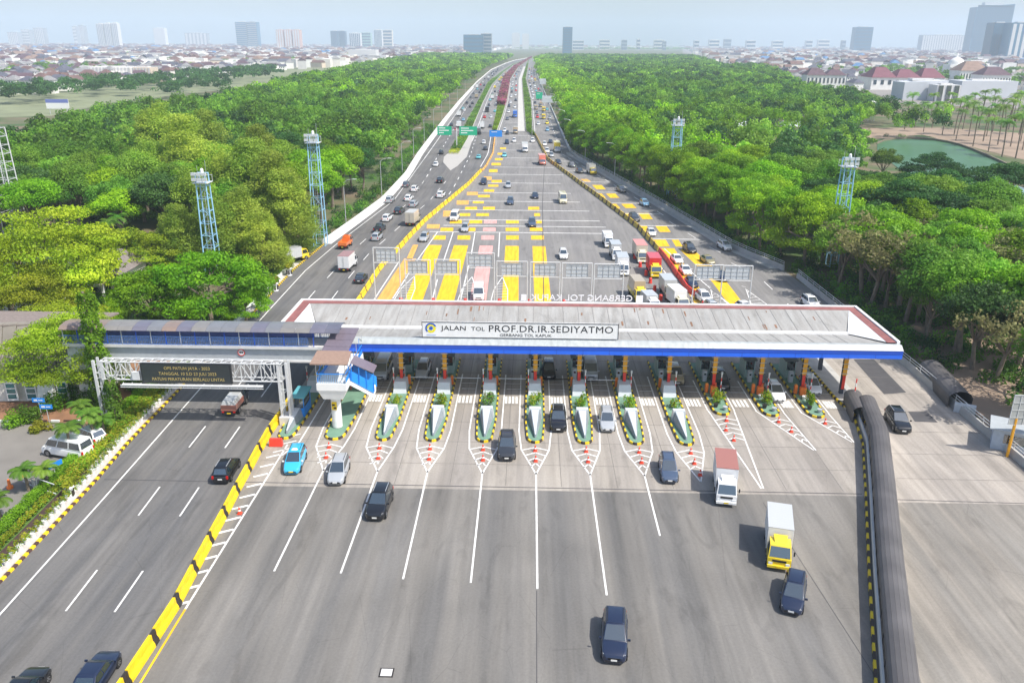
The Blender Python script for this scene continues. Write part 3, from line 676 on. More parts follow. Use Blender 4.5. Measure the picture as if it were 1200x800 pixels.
run_barrier([(y, x+.2) for y, x in BA], 270, 394, 6.0, 'road_barrier', lambda i: f'low orange kerb block, {ordn(i)} on the narrow strip below the median', 'orange kerb blocks on the median nose', mark_o, brn, h=.5)
dy = M('dull_yellow_paint', (.60, .42, .06), .6, var=.15)
run_barrier(RB, 163, 380, 4.3, 'road_barrier', lambda i: f'dull yellow and brown barrier block, {ordn(i)} of the line right of the entry lanes', 'yellow and brown barrier blocks right of the entry lanes', dy, brn, h=1.05, frac=.3)
run_barrier([(y, x+.1) for y, x in RB], 131, 161, 2.1, 'plastic_barrier', lambda i: f'red plastic barrier, {ordn(i)} of the line between trucks and cars behind the canopy', 'red plastic barriers behind the canopy', red, M('red_dark', (.5, .03, .02), .5), h=.9, frac=.08)

# ---------------- pedestrian bridge
pb = thing('pedestrian_bridge', 'covered pedestrian bridge with blue railing and grey girder over the left road', 'footbridge', (-38, 84.3, 0))
zb, zt = 6.0, 7.95
one('girder', pb, lambda b: (b.box(-14.4, 16.6, 0, 2.9, zb, zb+.22, conc_l), b.box(-14.2, 16.6, .2, 2.7, zb+.223, zt-.35, grey), b.box(-14.4, 16.6, -.1, 3.0, zt-.347, zt, conc_l)))
bl_r = M('railing_blue', (.07, .16, .42), .5, var=.15)
def rail_(b, x0, x1, y, z, n):
    b.box(x0, x1, y, y+.04, z+.93, z+1.0, bl_r)
    b.box(x0, x1, y+.01, y+.03, z+.5, z+.54, bl_r); b.box(x0, x1, y, y+.04, z, z+.10, bl_r); b.box(x0, x1, y+.012, y+.028, z+.68, z+.71, bl_r)
    for i in range(n+1):
        x = x0+(x1-x0)*i/n; b.box(x-.02, x+.02, y+.003, y+.037, z+.1, z+.93, bl_r)
lav = M('lavender_panel', (.16, .20, .48), .5, var=.1)
one('railing', pb, lambda b: (rail_(b, -14.3, 13.4, -.05, zt+.003, 150), rail_(b, -14.3, 16.4, 2.9, zt+.003, 150)))
one('railing_panel', pb, lambda b: b.box(-14.3, 13.4, 2.86, 2.89, zt+.1, zt+.9, lav))
def posts(b):
    for i in range(18): 
        for y in (-.02, 2.92): b.box(-14.2+i*1.66-.04, -14.2+i*1.66+.04, y-.03, y+.05, zt, zt+1.75, blue_d if i % 2 else steel)
each('post', pb, [(lambda b, i=i, y=y: b.box(-14.2+i*1.66-.04, -14.2+i*1.66+.04, y-.03, y+.05, zt, zt+1.75, blue_d if i % 2 else steel)) for i in range(18) for y in (-.02, 2.92)])
rc = [(.15, .145, .185), (.21, .20, .19), (.24, .18, .15), (.18, .185, .20), (.12, .12, .155)]
def rf(b):
    n = 19
    for i in range(n):
        x0, x1 = -14.5+i*1.66, -14.5+(i+1)*1.66-.03
        c = rc[(2, 2, 2, 1, 1, 0, 3, 2, 0, 1, 3, 3, 1, 0, 3, 1, 1, 0, 4)[i]]; m = M('roof_sheet_%d%d%d' % tuple(int(v*100) for v in c), c, .35, var=.12, scale=.8)
        pr = [(-.25, 1.72), (.3, 2.02), (1.45, 2.15), (2.6, 2.02), (3.15, 1.72)]
        for (ya, za), (yb_, zb_) in zip(pr[:-1], pr[1:]):
            b.hexa([(x0, ya, zt+za-.04), (x1, ya, zt+za-.04), (x1, yb_, zt+zb_-.04), (x0, yb_, zt+zb_-.04), (x0, ya, zt+za), (x1, ya, zt+za), (x1, yb_, zt+zb_), (x0, yb_, zt+zb_)], m)
one('roof', pb, rf)
one('pier', pb, lambda b: (b.box(-13.8, -12.2, .5, 2.4, 0, zb-.003, conc_l), b.hexa([(-14.0, 0.25, 4.4), (-12.0, .25, 4.4), (-12.0, 2.6, 4.4), (-14.0, 2.6, 4.4), (-14.3, 0.0, zb-.005), (-11.2, 0, zb-.005), (-11.2, 2.85, zb-.005), (-14.3, 2.85, zb-.005)], conc_l)))
# speed limit roundel hanging on the girder
sp = thing('speed_sign', 'round white sign with red ring on the bridge girder', 'road sign', (-32.3, 84.42, 7.1))
one('disc', sp, lambda b: b.tube((0, .02, 0), (0, -.02, 0), .36, white, n=20)); 
def f_(b):
    for i in range(20):
        t, u = 2*math.pi*i/20, 2*math.pi*(i+1)/20; b.face([(.42*math.cos(t), -.03, .42*math.sin(t)), (.42*math.cos(u), -.03, .42*math.sin(u)), (.32*math.cos(u), -.03, .32*math.sin(u)), (.32*math.cos(t), -.03, .32*math.sin(t))], red)
one('ring', sp, f_); one('mark', sp, lambda b: (b.box(-.2, -.03, -.035, -.031, -.1, .12, blk), b.box(.03, .2, -.035, -.031, -.1, .12, blk)))
# landing and stair tower at the bridge end
st = thing('stair_landing', 'white stair landing with blue cabin on a round column at the footbridge end', 'stair tower', (-20.9, 79.8, 0)); st.scale = (1, 1, 1.25)
def f_(b):
    b.lathe((0, .3, .2), [(.55, 0), (.52, 3.3)], white, 18); 
one('column', st, f_, smooth=False)
one('warning_panel', st, lambda b: (b.cbox((-.05, -.27, 2.35), (.55, .06, .75), yel), b.cbox((-.12, -.305, 2.45), (.3, .02, .16), blk, 0), b.cbox((.02, -.305, 2.15), (.3, .02, .16), blk, 0)))
one('landing', st, lambda b: (b.hexa([(-1.0, -.9, 3.2), (1.1, -.9, 3.2), (1.1, 1.2, 3.2), (-1.0, 1.2, 3.2), (-1.5, -1.2, 4.1), (1.6, -1.2, 4.1), (1.6, 1.6, 4.1), (-1.5, 1.6, 4.1)], white), b.box(-1.55, 1.65, -1.25, 8.1, 4.103, 4.75, white)), bevel=.02)
def f_(b):
    for y in (-1.2,): b.box(-1.5, 1.6, y, y+.04, 5.6, 5.68, blue_b)
    for i in range(16): b.box(-1.5+i*.2, -1.46+i*.2, -1.19, -1.17, 4.75, 5.6, lblue)
    for x in (-1.5, 1.56):
        b.box(x, x+.05, -1.2, 7.9, 5.6, 5.68, blue_b); b.box(x+.01, x+.04, -1.15, 7.9, 4.78, 5.2, blue_b)
        for i in range(7): b.box(x, x+.05, -1.2+i*1.5, -1.14+i*1.5, 4.75, 6.6, blue_b if i % 2 else steel)
one('railing', st, f_)
brr = M('brown_roof_sheet', (.30, .20, .15), .5, var=.12); prr = M('purple_roof_sheet', (.17, .14, .17), .45, var=.12)
def f_(b):
    b.hexa([(-2.0, -1.5, 6.55), (2.0, -1.5, 6.55), (1.9, 1.1, 6.95), (-1.8, 1.1, 6.95), (-2.0, -1.5, 6.65), (2.0, -1.5, 6.65), (1.9, 1.1, 7.05), (-1.8, 1.1, 7.05)], brr)
    for i in range(4):
        y0, y1 = 1.15+i*1.65, 1.12+(i+1)*1.65; zz = 6.75+i*.12; b.hexa([(-1.5, y0, zz), (1.4, y0, zz), (1.4, y1, zz+.1), (-1.5, y1, zz+.1), (-1.5, y0, zz+.08), (1.4, y0, zz+.08), (1.4, y1, zz+.18), (-1.5, y1, zz+.18)], prr)
one('roof', st, f_)
def f_(b):   # stair flight going down to the right
    b.hexa([(1.65, .4, 4.1), (1.65, 2.2, 4.1), (3.5, 5.2, 1.9), (3.5, 3.4, 1.9), (1.65, .4, 4.7), (1.65, 2.2, 4.7), (3.5, 5.2, 2.5), (3.5, 3.4, 2.5)][::1], white)
one('stair_flight', st, f_)
def f_(b):
    for dy_ in (0.38, 2.22):
        b.hexa([(1.7, dy_, 4.55), (1.7, dy_+.05, 4.55), (3.6, dy_+3.05, 2.3), (3.6, dy_+3, 2.3), (1.7, dy_, 5.5), (1.7, dy_+.05, 5.5), (3.6, dy_+3.05, 3.3), (3.6, dy_+3, 3.3)], blue_b)
    b.hexa([(1.9, .2, 6.2), (1.9, 2.4, 6.2), (3.7, 5.4, 4.3), (3.7, 3.2, 4.3), (1.9, .2, 6.27), (1.9, 2.4, 6.27), (3.7, 5.4, 4.37), (3.7, 3.2, 4.37)], prr)
    for i in range(4):
        x = 1.9+i*.58; b.box(x-.04, x+.04, .4+i*.97, .48+i*.97, 4.6-i*.7, 6.2-i*.61, blue_b)
one('stair_side', st, f_)

# ---------------- message-sign gantry
gt = thing('sign_gantry', 'white lattice gantry across the left road carrying a dark message screen', 'gantry', (-37, 81, 0))
def truss(b, x0, x1, y0, y1, z0_, z1_, n, mat, r=.06):
    for y in (y0, y1):
        for z in (z0_, z1_): b.tube((x0, y, z), (x1, y, z), r*1.4, mat)
        for i in range(n):
            xa, xb = x0+(x1-x0)*i/n, x0+(x1-x0)*(i+1)/n
            b.tube((xa, y, z0_), (xa, y, z1_), r, mat, n=4); b.tube((xa, y, z0_) if i % 2 else (xa, y, z1_), (xb, y, z1_) if i % 2 else (xb, y, z0_), r*.8, mat, n=4)
    for i in range(n+1):
        xa = x0+(x1-x0)*i/n
        for z in (z0_, z1_): b.tube((xa, y0, z), (xa, y1, z), r*.8, mat, n=4)
        if i < n: b.tube((xa, y0, z1_), (x0+(x1-x0)*(i+1)/n, y1, z1_), r*.7, mat, n=4)
one('truss', gt, lambda b: truss(b, -9.6, 10.2, -.2, .9, 5.15, 7.2, 18, wsteel))
def leg(b, x):
    for dx in (-.45, .45):
        b.box(x+dx-.13, x+dx+.13, -.25, .0, .8 if x > 0 else 0, 7.3, wsteel); b.box(x+dx-.11, x+dx+.11, .7, .92, .8 if x > 0 else 0, 7.3, wsteel)
    for i in range(8): b.tube((x-.45, -.12, 1+i*.8), (x+.45, -.12, 1.8+i*.8 if i % 2 else 1+i*.8), .05, wsteel, n=4)
    b.tube((x-.45, -.12, 6), (x-2.0 if x > 0 else x+2.2, -.12, 5.2), .04, wsteel, n=4)
one('leg', gt, lambda b: leg(b, -9.9)); one('leg', gt, lambda b: leg(b, 10.3))
one('footing', gt, lambda b: (b.cbox((10.3, .3, .5), (1.5, 1.7, 1.0), conc_l), b.cbox((-9.9, .3, .2), (1.5, 1.7, .4), conc_l)), bevel=.04)
one('catwalk', gt, lambda b: (b.box(-7.2, 8.2, -1.1, -.45, 4.75, 4.82, wsteel), b.tube((-7.2, -1.15, 4.9), (8.4, -1.15, 4.9), .05, wsteel), b.tube((-7.2, -1.15, 4.65), (8.4, -1.15, 4.65), .04, wsteel), *[b.tube((-7.2+i*.98, -1.15, 4.65), (-7.2+i*.98, -.4, 4.9), .03, wsteel, n=4) for i in range(16)]))
scr = ob('message_screen', (lambda b: (b.box(-5.0, 4.85, -.62, -.3, 4.95, 7.25, M('screen_case', (.02, .022, .025), .5)), b)[1])(MB()).mesh('message_screen'), gt)
one('display', scr, lambda b: b.box(-4.85, 4.7, -.635, -.622, 5.08, 7.12, M('display_face', (.035, .042, .045), .35)))
E_t = bpy.data.materials.new('led_text'); E_t.use_nodes = True; e_ = E_t.node_tree.nodes['Principled BSDF']; e_.inputs['Base Color'].default_value = (.42, .33, .12, 1); e_.inputs['Emission Color'].default_value = (.75, .55, .15, 1); e_.inputs['Emission Strength'].default_value = .08
for i, (s, wd_) in enumerate((('OPS PATUH JAYA - 2023', 5.0), ('TANGGAL 10 S.D 23 JULI 2023', 6.3), ('PATUHI PERATURAN BERLALU LINTAS', 7.9))):
    put_text(s, .5, .1, 6.72-i*.64, scr, E_t, wd_, y=-.65, ext=.004)
one('service_box', gt, lambda b: b.cbox((-5.7, -.3, 5.7), (.8, .4, .9), wsteel))

# ---------------- lane sign frames behind the canopy
def sign_frame(x, y, wd_, h, board, lab, tall=False):
    o = thing('lane_sign_frame', lab, 'sign', (x, y, 0), 0, 'overhead lane sign frames')
    def fr(b):
        hh = wd_/2
        b.tube((-hh, 0, 0), (-hh, 0, h), .09, wsteel); b.tube((hh, 0, 0), (hh, 0, h), .09, wsteel)
        b.tube((-hh, 0, h), (hh, 0, h), .09, wsteel); b.tube((-hh, 0, h-2.3), (hh, 0, h-2.3), .07, wsteel)
    one('frame', o, fr)
    bw = board/2
    one('board', o, lambda b: b.box(-bw, bw, .05, .10, h-2.15, h-.2, grey_l))
    def sl(b):
        for i in range(5): b.box(-bw+.02+i*(2*bw-.08)/4, -bw+.06+i*(2*bw-.08)/4, -.02, .047, h-2.15, h-.2, steel)
        for i in range(4): b.box(-bw, bw, -.045, -.022, h-2.12+i*.6, h-2.06+i*.6, steel)
    one('rear_brace', o, sl)
    one('footing', o, lambda b: (b.cbox((-wd_/2, 0, .3), (.5, .5, .6), conc), b.cbox((wd_/2, 0, .3), (.5, .5, .6), conc)))
    return o
YS = 118
for i, (x0, x1, yt, wdd) in enumerate(((440, 464, 291, 3.9), (477, 501, 305, 3.8), (512, 536, 305, 3.8), (549, 577, 297, 4.1), (587, 613, 307, 4.6), (626, 652, 308, 4.4), (663, 690, 309, 4.5), (700, 728, 310, 4.4), (817, 845, 311, 4.2), (850, 880, 312, 4.4))):
    a, c = PD(x0, yt, YS), PD(x1, yt, YS); sign_frame((a.x+c.x)/2, YS, wdd, a.z+.1, (c.x-a.x)*.97, f'grey backed lane sign in a steel frame behind the canopy, {ordn(i)} from the left')
# ---------------- cones
def cone_mb(h=.62):
    b = MB(); r1 = M('cone_red', (.80, .07, .03), .5, var=.08)
    b.cbox((0, 0, .03), (.4, .4, .06), r1); b.lathe((0, 0, .06), [(.18, 0), (.14, h*.4)], r1, 10); b.lathe((0, 0, .06+h*.4), [(.138, 0), (.10, h*.2)], white, 10); b.lathe((0, 0, .06+h*.6), [(.10, 0), (.04, h*.4)], r1, 10)
    return b.mesh('traffic_cone')
cm = cone_mb()
def cone(x, y, lab, g='traffic cones ahead of the toll islands'): tag(ob('traffic_cone', cm, None, (x, y, .035)), lab, 'traffic cone', g)
for k in range(1, 12):
    x = ISX[k]; t = tipY[k]
    if k < 9:
        cone(x, t-1.5, f'orange cone close to the tip of the {ordn(k)} island from the left'); cone(x+(lx[k]-x)*.4, t-3.7, f'orange cone farther from the tip of the {ordn(k)} island from the left')
        if k in (8,): cone(x+.1, t-6, f'orange cone farthest from the tip of the {ordn(k)} island from the left')
    else:
        cone(x+(.2 if k > 9 else 0), t-1.2, f'orange cone close to the tip of the {ordn(k)} island from the left')
        if k != 11: cone(x+(-.6 if k == 9 else .9), t-3.6, f'orange cone farther from the tip of the {ordn(k)} island from the left')
        if k == 9: cone(x-.3, t-6, f'orange cone farthest from the tip of the {ordn(k)} island from the left')
p = P(281, 602); cone(p.x, p.y, 'lone orange cone on the hatched strip beside the yellow barrier')
# red plastic barrels behind the canopy
bm_ = MB(); bm_.lathe((0, 0, 0), [(.32, 0), (.34, .1), (.28, .5), (.28, .9), (.2, 1.0)], red, 12); bme = bm_.mesh('plastic_barrel')
i = 0
for x in (-20.9, -15.6, -10.4, -4.9, .0, 5.6, 11.2, 28, 33.5):
    for dyy in (120, 122.2, 124.4) if x != 11.2 else (120,):
        tag(ob('plastic_barrel', bme, None, (x+(dyy-121)*.02, dyy+1.0, .035)), f'red plastic barrel on the entry side hatching, {ordn(i)} counting from the left', 'barrel', 'red barrels behind the canopy'); i += 1
i = 0
for (px, py) in ((744, 303), (750, 313), (757, 323), (762, 332), (767, 341), (774, 352)):
    p = P(px, py); tag(ob('plastic_barrel', bme, None, (p.x, p.y, .035)), f'red plastic barrel between the two truck queues, {ordn(i)} from the far end', 'barrel', 'red barrels between the truck queues'); i += 1
t_ = one('water_barrier', None, lambda b: b.hexa([(-.7, -.3, 0), (.7, -.3, 0), (.7, .3, 0), (-.7, .3, 0), (-.66, -.16, .85), (.66, -.16, .85), (.66, .16, .85), (-.66, .16, .85)], red), bevel=.05, loc=(-26.4, 75.7, .03))
tag(t_, 'bright red water filled barrier at the foot of the gantry leg', 'barrier')
# ================================================================== RIGHT SIDE: covered walkways, parapet, towers
tun = [(1016, 466, 1.9), (1024, 485, 2.0), (1031, 503, 2.0), (1037, 560, 2.0), (1045, 650, 2.0), (1054, 735, 2.0), (1062, 810, 2.0), (1076, 930, 2.0)]
TP = [P(*t) for t in tun]
def arch_run(pts, r, zside, parent, nm='roof'):
    b = MB(); n = 9; rows = []
    # resample
    q = [];
    for a, c in zip(pts[:-1], pts[1:]):
        k = max(1, int((c-a).length/.9))
        for j in range(k): q.append(a.lerp(c, j/k))
    q.append(pts[-1])
    for i, p in enumerate(q):
        d = (q[min(i+1, len(q)-1)]-q[max(i-1, 0)]); d.z = 0; d.normalize(); nx = Vector((d.y, -d.x, 0))
        rr = r*(1+(.018 if i % 2 else 0)); row_ = []
        for j in range(n+1):
            t = math.pi*j/n; row_.append((p.x+nx.x*math.cos(t)*rr, p.y+nx.y*math.cos(t)*rr, zside+math.sin(t)*rr*.72))
        rows.append(row_)
    for a, c in zip(rows[:-1], rows[1:]):
        for j in range(n): b.face([a[j], a[j+1], c[j+1], c[j]], darkroof)
    return b, q
o = thing('covered_walkway', 'long dark brown arched roof walkway running along the right divider', 'covered walkway', (0, 0, 0))
b, q = arch_run(TP, .93, 1.6, o); me = b.mesh('roof', smooth=False); ro = ob('roof', me, o)
md = ro.modifiers.new('thick', 'SOLIDIFY'); md.thickness = .04
for i in range(0, len(q)-1, 3):
    p = q[i]; d = (q[i+1]-q[i]).normalized(); nx = Vector((d.y, -d.x, 0))
    for s in (-1, 1): c = p+nx*(s*.88); one('post', o, lambda b: b.tube((c.x, c.y, 0), (c.x, c.y, 1.6), .05, dark, n=5))
def sidewall(b, ss):
    for a, c in zip(q[:-1], q[1:]):
        d = (c-a).normalized(); nx = Vector((d.y, -d.x, 0))*1.02
        for s, hh, m in ((ss, .75, conc_l),):
            u, v = a+nx*s, c+nx*s; w_ = nx.normalized()*.08
            b.hexa([(u.x-w_.x, u.y-w_.y, 0), (v.x-w_.x, v.y-w_.y, 0), (v.x+w_.x, v.y+w_.y, 0), (u.x+w_.x, u.y+w_.y, 0), (u.x-w_.x, u.y-w_.y, hh), (v.x-w_.x, v.y-w_.y, hh), (v.x+w_.x, v.y+w_.y, hh), (u.x+w_.x, u.y+w_.y, hh)], m)
one('side_wall', o, lambda b: sidewall(b, -1)); one('side_wall', o, lambda b: sidewall(b, 1))
def kb(b):
    for i, (a, c) in enumerate(zip(q[:-1], q[1:])):
        d = (c-a).normalized(); nx = Vector((d.y, -d.x, 0)); u, v = a+nx*1.4, c+nx*1.4; w_ = nx*.09
        for s in (1, ):
            if nx.x > 0: u, v, w_ = a-nx*1.4, c-nx*1.4, nx*.09
            b.hexa([(u.x-w_.x, u.y-w_.y, .02), (v.x-w_.x, v.y-w_.y, .02), (v.x+w_.x, v.y+w_.y, .02), (u.x+w_.x, u.y+w_.y, .02), (u.x-w_.x, u.y-w_.y, .3), (v.x-w_.x, v.y-w_.y, .3), (v.x+w_.x, v.y+w_.y, .3), (u.x+w_.x, u.y+w_.y, .3)], kerb_y if i % 2 else kerb_b)
one('kerb', o, kb)
# the divider between the last lane and the walkway, back to the canopy
def f_(b):
    pts = [Vector((36.3, 86, 0)), Vector((36.6, 88, 0)), Vector((37.0, 104, 0)), Vector((35, 128, 0))]; pts = [Vector((38.3, 82.5, 0)), Vector((37.3, 86, 0)), Vector((36.9, 90, 0)), Vector((36.9, 104, 0))]
    j = 0
    for a, c in zip(pts[:-1], pts[1:]):
        n = int((c-a).length/.5)
        for i in range(n):
            p, r = a.lerp(c, i/n), a.lerp(c, (i+1)/n); b.cbox(((p.x+r.x)/2, (p.y+r.y)/2, .15), (.22, (r-p).length-.003, .28), kerb_y if j % 2 else kerb_b, -math.atan2(r.x-p.x, r.y-p.y)); j += 1
    b.prism([(37.05, 86.3), (39.8, 86.3), (39.8, 104), (37.05, 104)], .02, .22, conc); b.prism([(38.5, 82.4), (39.9, 82.4), (39.8, 86.28), (37.6, 86.28)], .02, .2, conc)
o = thing('divider_island', 'raised divider island under the right end of the canopy with yellow and black kerb', 'toll island'); one('kerb', o, f_)
o = thing('covered_walkway', 'short brown arched shelter under the right end of the canopy beside the long walkway', 'covered walkway')
b, q2 = arch_run([P(998, 461, 1.6)+Vector((.4, .6, 0)), P(1011, 480, 1.6)], 1.0, 1.2, o); ob('roof', b.mesh('roof'), o)
each('side_wall', o, [(lambda b, s=s: b.cbox(((q2[0].x+q2[-1].x)/2+s*.95, (q2[0].y+q2[-1].y)/2, .6), (.1, (q2[0]-q2[-1]).length, 1.2), darkroof, math.atan2(-(q2[-1].x-q2[0].x), q2[-1].y-q2[0].y))) for s in (-1, 1)])
o = thing('lane_post', 'tall red and white pole standing in front of the short brown shelter', 'post', (*P(999, 476)[:2], 0)); one('pole', o, lambda b: [b.tube((0, 0, j*.5), (0, 0, j*.5+.5), .07, red if j % 2 == 0 else white) for j in range(7)])
# shelter below the parapet at the right
o = thing('covered_walkway', 'dark brown arched shed behind the right parapet under the trees', 'covered walkway')
a, c = P(1092, 420, 2.2), P(1128, 458, 2.2); b, q3 = arch_run([a, c], 1.35, 1.1, o); ob('roof', b.mesh('roof'), o)
def f_(b, s):
    d = (c-a).normalized(); nx = Vector((d.y, -d.x, 0))*1.3
    u, v = a+nx*s, c+nx*s; b.hexa([(u.x, u.y, 0), (v.x, v.y, 0), (v.x+.08, v.y+.08, 0), (u.x+.08, u.y+.08, 0), (u.x, u.y, 1.15), (v.x, v.y, 1.15), (v.x+.08, v.y+.08, 1.15), (u.x+.08, u.y+.08, 1.15)], darkroof)
one('side_wall', o, lambda b: f_(b, -1)); one('side_wall', o, lambda b: f_(b, 1)); one('front_box', o, lambda b: b.cbox((c.x, c.y-1.2, .5), (2.2, .8, 1.0), grey_l, -.5))
# kiosk with solar-like sign back
o = thing('kiosk', 'small pale blue grey kiosk behind the right parapet at the photo edge', 'kiosk', (*P(1188, 524)[:2], 0), -.5)
one('wall', o, lambda b: b.box(-2.2, 2.2, -1.5, 1.5, 0, 2.3, M('kiosk_wall', (.42, .48, .55), .6, var=.1))); one('roof', o, lambda b: b.box(-2.6, 2.6, -1.9, 1.9, 2.303, 2.42, grey)); one('window', o, lambda b: b.box(-1.2, .8, -1.53, -1.503, .9, 1.9, glass))
pp = P(1180, 535)
o = thing('billboard', 'grey gridded back of a billboard on a yellow post at the right edge', 'billboard', (pp.x, pp.y, 0), 0)
one('post', o, lambda b: b.tube((0, 0, 0), (0, 0, 4.4), .15, oyel)); one('panel', o, lambda b: b.box(-.7, 4.2, -.05, .05, 3.7, 7.0, M('panel_back', (.38, .39, .38), .5, var=.1)))
one('brace', o, lambda b: ([b.box(-.7+i*.7-.025, -.7+i*.7+.025, -.1, -.052, 3.7, 7.0, wsteel) for i in range(8)], [b.box(-.7, 4.2, -.125, -.103, 3.7+i*.82, 3.75+i*.82, wsteel) for i in range(5)]))
# parapets
def wall_run(name, lab, pts, y0, y1, dx, th, h, mat, rail=False, step=6, cat='wall'):
    o = thing(name, lab, cat)
    ys = [y0]
    while ys[-1] < y1: ys.append(min(y1, ys[-1]+step*(1 if ys[-1] < 300 else 5)))
    def f_(b):
        for a, c in zip(ys[:-1], ys[1:]):
            xa, xc = itp(a, pts)+dx, itp(c, pts)+dx
            b.hexa([(xa, a, 0), (xa+th, a, 0), (xc+th, c, 0), (xc, c, 0), (xa+.08, a, h), (xa+th-.08, a, h), (xc+th-.08, c, h), (xc+.08, c, h)], mat)
    one('wall', o, f_)
    if rail:
        def r_(b):
            for a, c in zip(ys[:-1], ys[1:]):
                xa, xc = itp(a, pts)+dx+th/2, itp(c, pts)+dx+th/2
                for z in (h+.35, h+.7): b.tube((xa, a, z), (xc, c, z), .045, wsteel, n=5)
                b.tube((xa, a, h), (xa, a, h+.7), .04, wsteel, n=5); xm, m_ = (xa+xc)/2, (a+c)/2; b.tube((xm, m_, h), (xm, m_, h+.7), .04, wsteel, n=5)
        one('rail', o, r_)
    return o
pw = M('parapet_grey', (.42, .41, .39), .8, var=.15, scale=.5)
wall_run('parapet', 'low concrete parapet with double white rail along the right road, near section', RW, 40, 144, 0, .4, .9, pw, True)
wall_run('parapet', 'concrete parapet with rail along the right road behind the canopy, far section', [(y, x+ (0 if y > 160 else 0)) for y, x in RW], 149, 320, 0, .4, 1.0, pw, True)
wall_run('parapet', 'pale parapet along the right edge of the distant highway', RW, 322, 2400, 0, .5, 1.0, conc_l)
wall_run('parapet', 'clean white parapet curving along the left edge of the highway beside the woods', LE, 166, 2400, -.6, .5, 1.0, M('white_parapet', (.72, .71, .69), .7, var=.08, scale=.3))
struct(one('road_verge', None, lambda b: (strip(b, lambda y: itp(y, RW)-1.6, RW, 150, 320, .05, pw), strip(b, lambda y: itp(y, LE), lambda y: itp(y, LE)+1.3, 166, 800, .05, conc_l))))

# lattice towers
def tower(x, y, h, wd, lab, mat, n=9, plat=True, lean=0):
    o = thing('lattice_tower', lab, 'lattice tower', (x, y, 0))
    hb, ht = wd*.5, wd*.36
    C4 = lambda z: [(sx*(hb+(ht-hb)*z/h), sy*(hb+(ht-hb)*z/h), z) for sx, sy in ((-1, -1), (1, -1), (1, 1), (-1, 1))]
    def f_(b):
        a, c = C4(0), C4(h)
        for p, q_ in zip(a, c): b.tube(p, q_, .12, mat, n=6)
    one('leg', o, f_)
    def g_(b):
        for i in range(n+1):
            z = h*i/n; c = C4(z)
            for j in range(4): b.tube(c[j], c[(j+1) % 4], .06, mat, n=4)
            if i < n:
                c2 = C4(h*(i+1)/n)
                for j in (0, 2) if i % 2 else (): b.tube(c[j], c2[(j+1) % 4], .045, mat, n=4)
    one('bracing', o, g_)
    def l_(b):
        for s in (-.25, .25): b.tube((s, -ht*.4, .5), (s, -ht*.4, h), .03, wsteel, n=4)
        for i in range(int(h/.6)): b.tube((-.25, -ht*.4, .6+i*.6), (.25, -ht*.4, .6+i*.6), .025, wsteel, n=4)
    one('ladder', o, l_)
    if plat:
        one('platform', o, lambda b: (b.box(-ht-.5, ht+.5, -ht-.5, ht+.5, h-1.6, h-1.5, wsteel), *[b.tube((sx*(ht+.45), sy*(ht+.45), h-1.5), (sx*(ht+.45), sy*(ht+.45), h-.4), .04, wsteel, n=4) for sx in (-1, 1) for sy in (-1, 1)], b.box(-ht-.5, ht+.5, -ht-.52, -ht-.46, h-.5, h-.42, wsteel), b.box(-ht-.5, ht+.5, ht+.46, ht+.52, h-.5, h-.42, wsteel)))
        one('flood_light', o, lambda b: [b.cbox((sx*(ht+.1), -ht-.55, h-.9+dz), (.75, .3, .5), grey_l) for sx in (-1, 0, 1) for dz in (0, .9)])
        one('antenna', o, lambda b: (b.tube((ht, 0, h), (ht, 0, h+2.2), .035, steel, n=4), b.tube((-ht, .3, h), (-ht, .3, h+1.2), .03, steel, n=4), b.lathe((.1, 0, h-.2), [(.1, 0), (.3, .3), (.28, .8), (.1, 1.0)], white, 8)))
    return o
def tw(px, pyb, pyt, wd, lab, mat, pxt=None, **k):
    p = P(px, pyb); t = PD(px, pyt, p.y); tower(p.x, p.y, t.z, wd, lab, mat, **k)
tw(252, 330, 203, 2.2, 'light blue lattice tower standing in front of the olive trees', lblue)
tw(376, 287, 158, 2.4, 'tall light blue lattice tower at the kerb of the left road beside the woods', lblue)
tw(788, 232, 140, 2.8, 'distant light blue lattice tower, smaller of the two on the right', lblue)
tw(977, 311, 185, 2.4, 'light blue lattice tower nearest the toll gate on the right', lblue)
tw(22, 285, 150, 3.4, 'white lattice mast cut by the left edge of the photo', wsteel, n=14, plat=False)

# ================================================================== LEFT COMPOUND
def kbl(b):
    y = 30.0; j = 0
    while y < 166:
        x0, x1 = itp(y, LE), itp(y+.52, LE); b.hexa([(x0-.3, y, 0), (x0, y, 0), (x1, y+.517, 0), (x1-.3, y+.517, 0), (x0-.3, y, .18), (x0-.03, y, .18), (x1-.03, y+.517, .18), (x1-.3, y+.517, .18)], kerb_y if j % 2 else brn); y += .52; j += 1
struct(one('kerb', None, kbl))
drv = M('drive_asphalt', (.20, .185, .165), .9, var=.15, scale=.3)
pth = [( -50, 700), (0, 640), (58, 600), (120, 520), (118, 500), (0, 492), (-120, 492), (-200, 560)]
q = [P(*p) for p in ((-100, 700), (-20, 640), (40, 590), (92, 545), (122, 520), (120, 500), (60, 497), (0, 494), (-160, 494))]
b = MB(); b.face([(p.x, p.y, .02) for p in q], drv); struct(b.build('driveway'))
q = [P(*p) for p in ((-40, 492), (60, 494), (122, 498), (160, 470), (215, 420), (190, 400), (60, 470), (-40, 470))]
b = MB(); b.face([(p.x, p.y, .03) for p in q], soil); struct(b.build('garden_soil'))
lawn = M('lawn', (.09, .17, .03), .95, var=.3, scale=1)
b = MB(); strip(b, lambda y: itp(y, LE)-5.0, lambda y: itp(y, LE)-.3, 30, 118, .035, lawn, 6); struct(b.build('lawn'))
b = MB(); strip(b, lambda y: itp(y, LE)-1.9, lambda y: itp(y, LE)-.32, 30, 150, .05, M('pale_paving', (.5, .46, .42), .9, var=.15), 6); struct(b.build('pavement'))
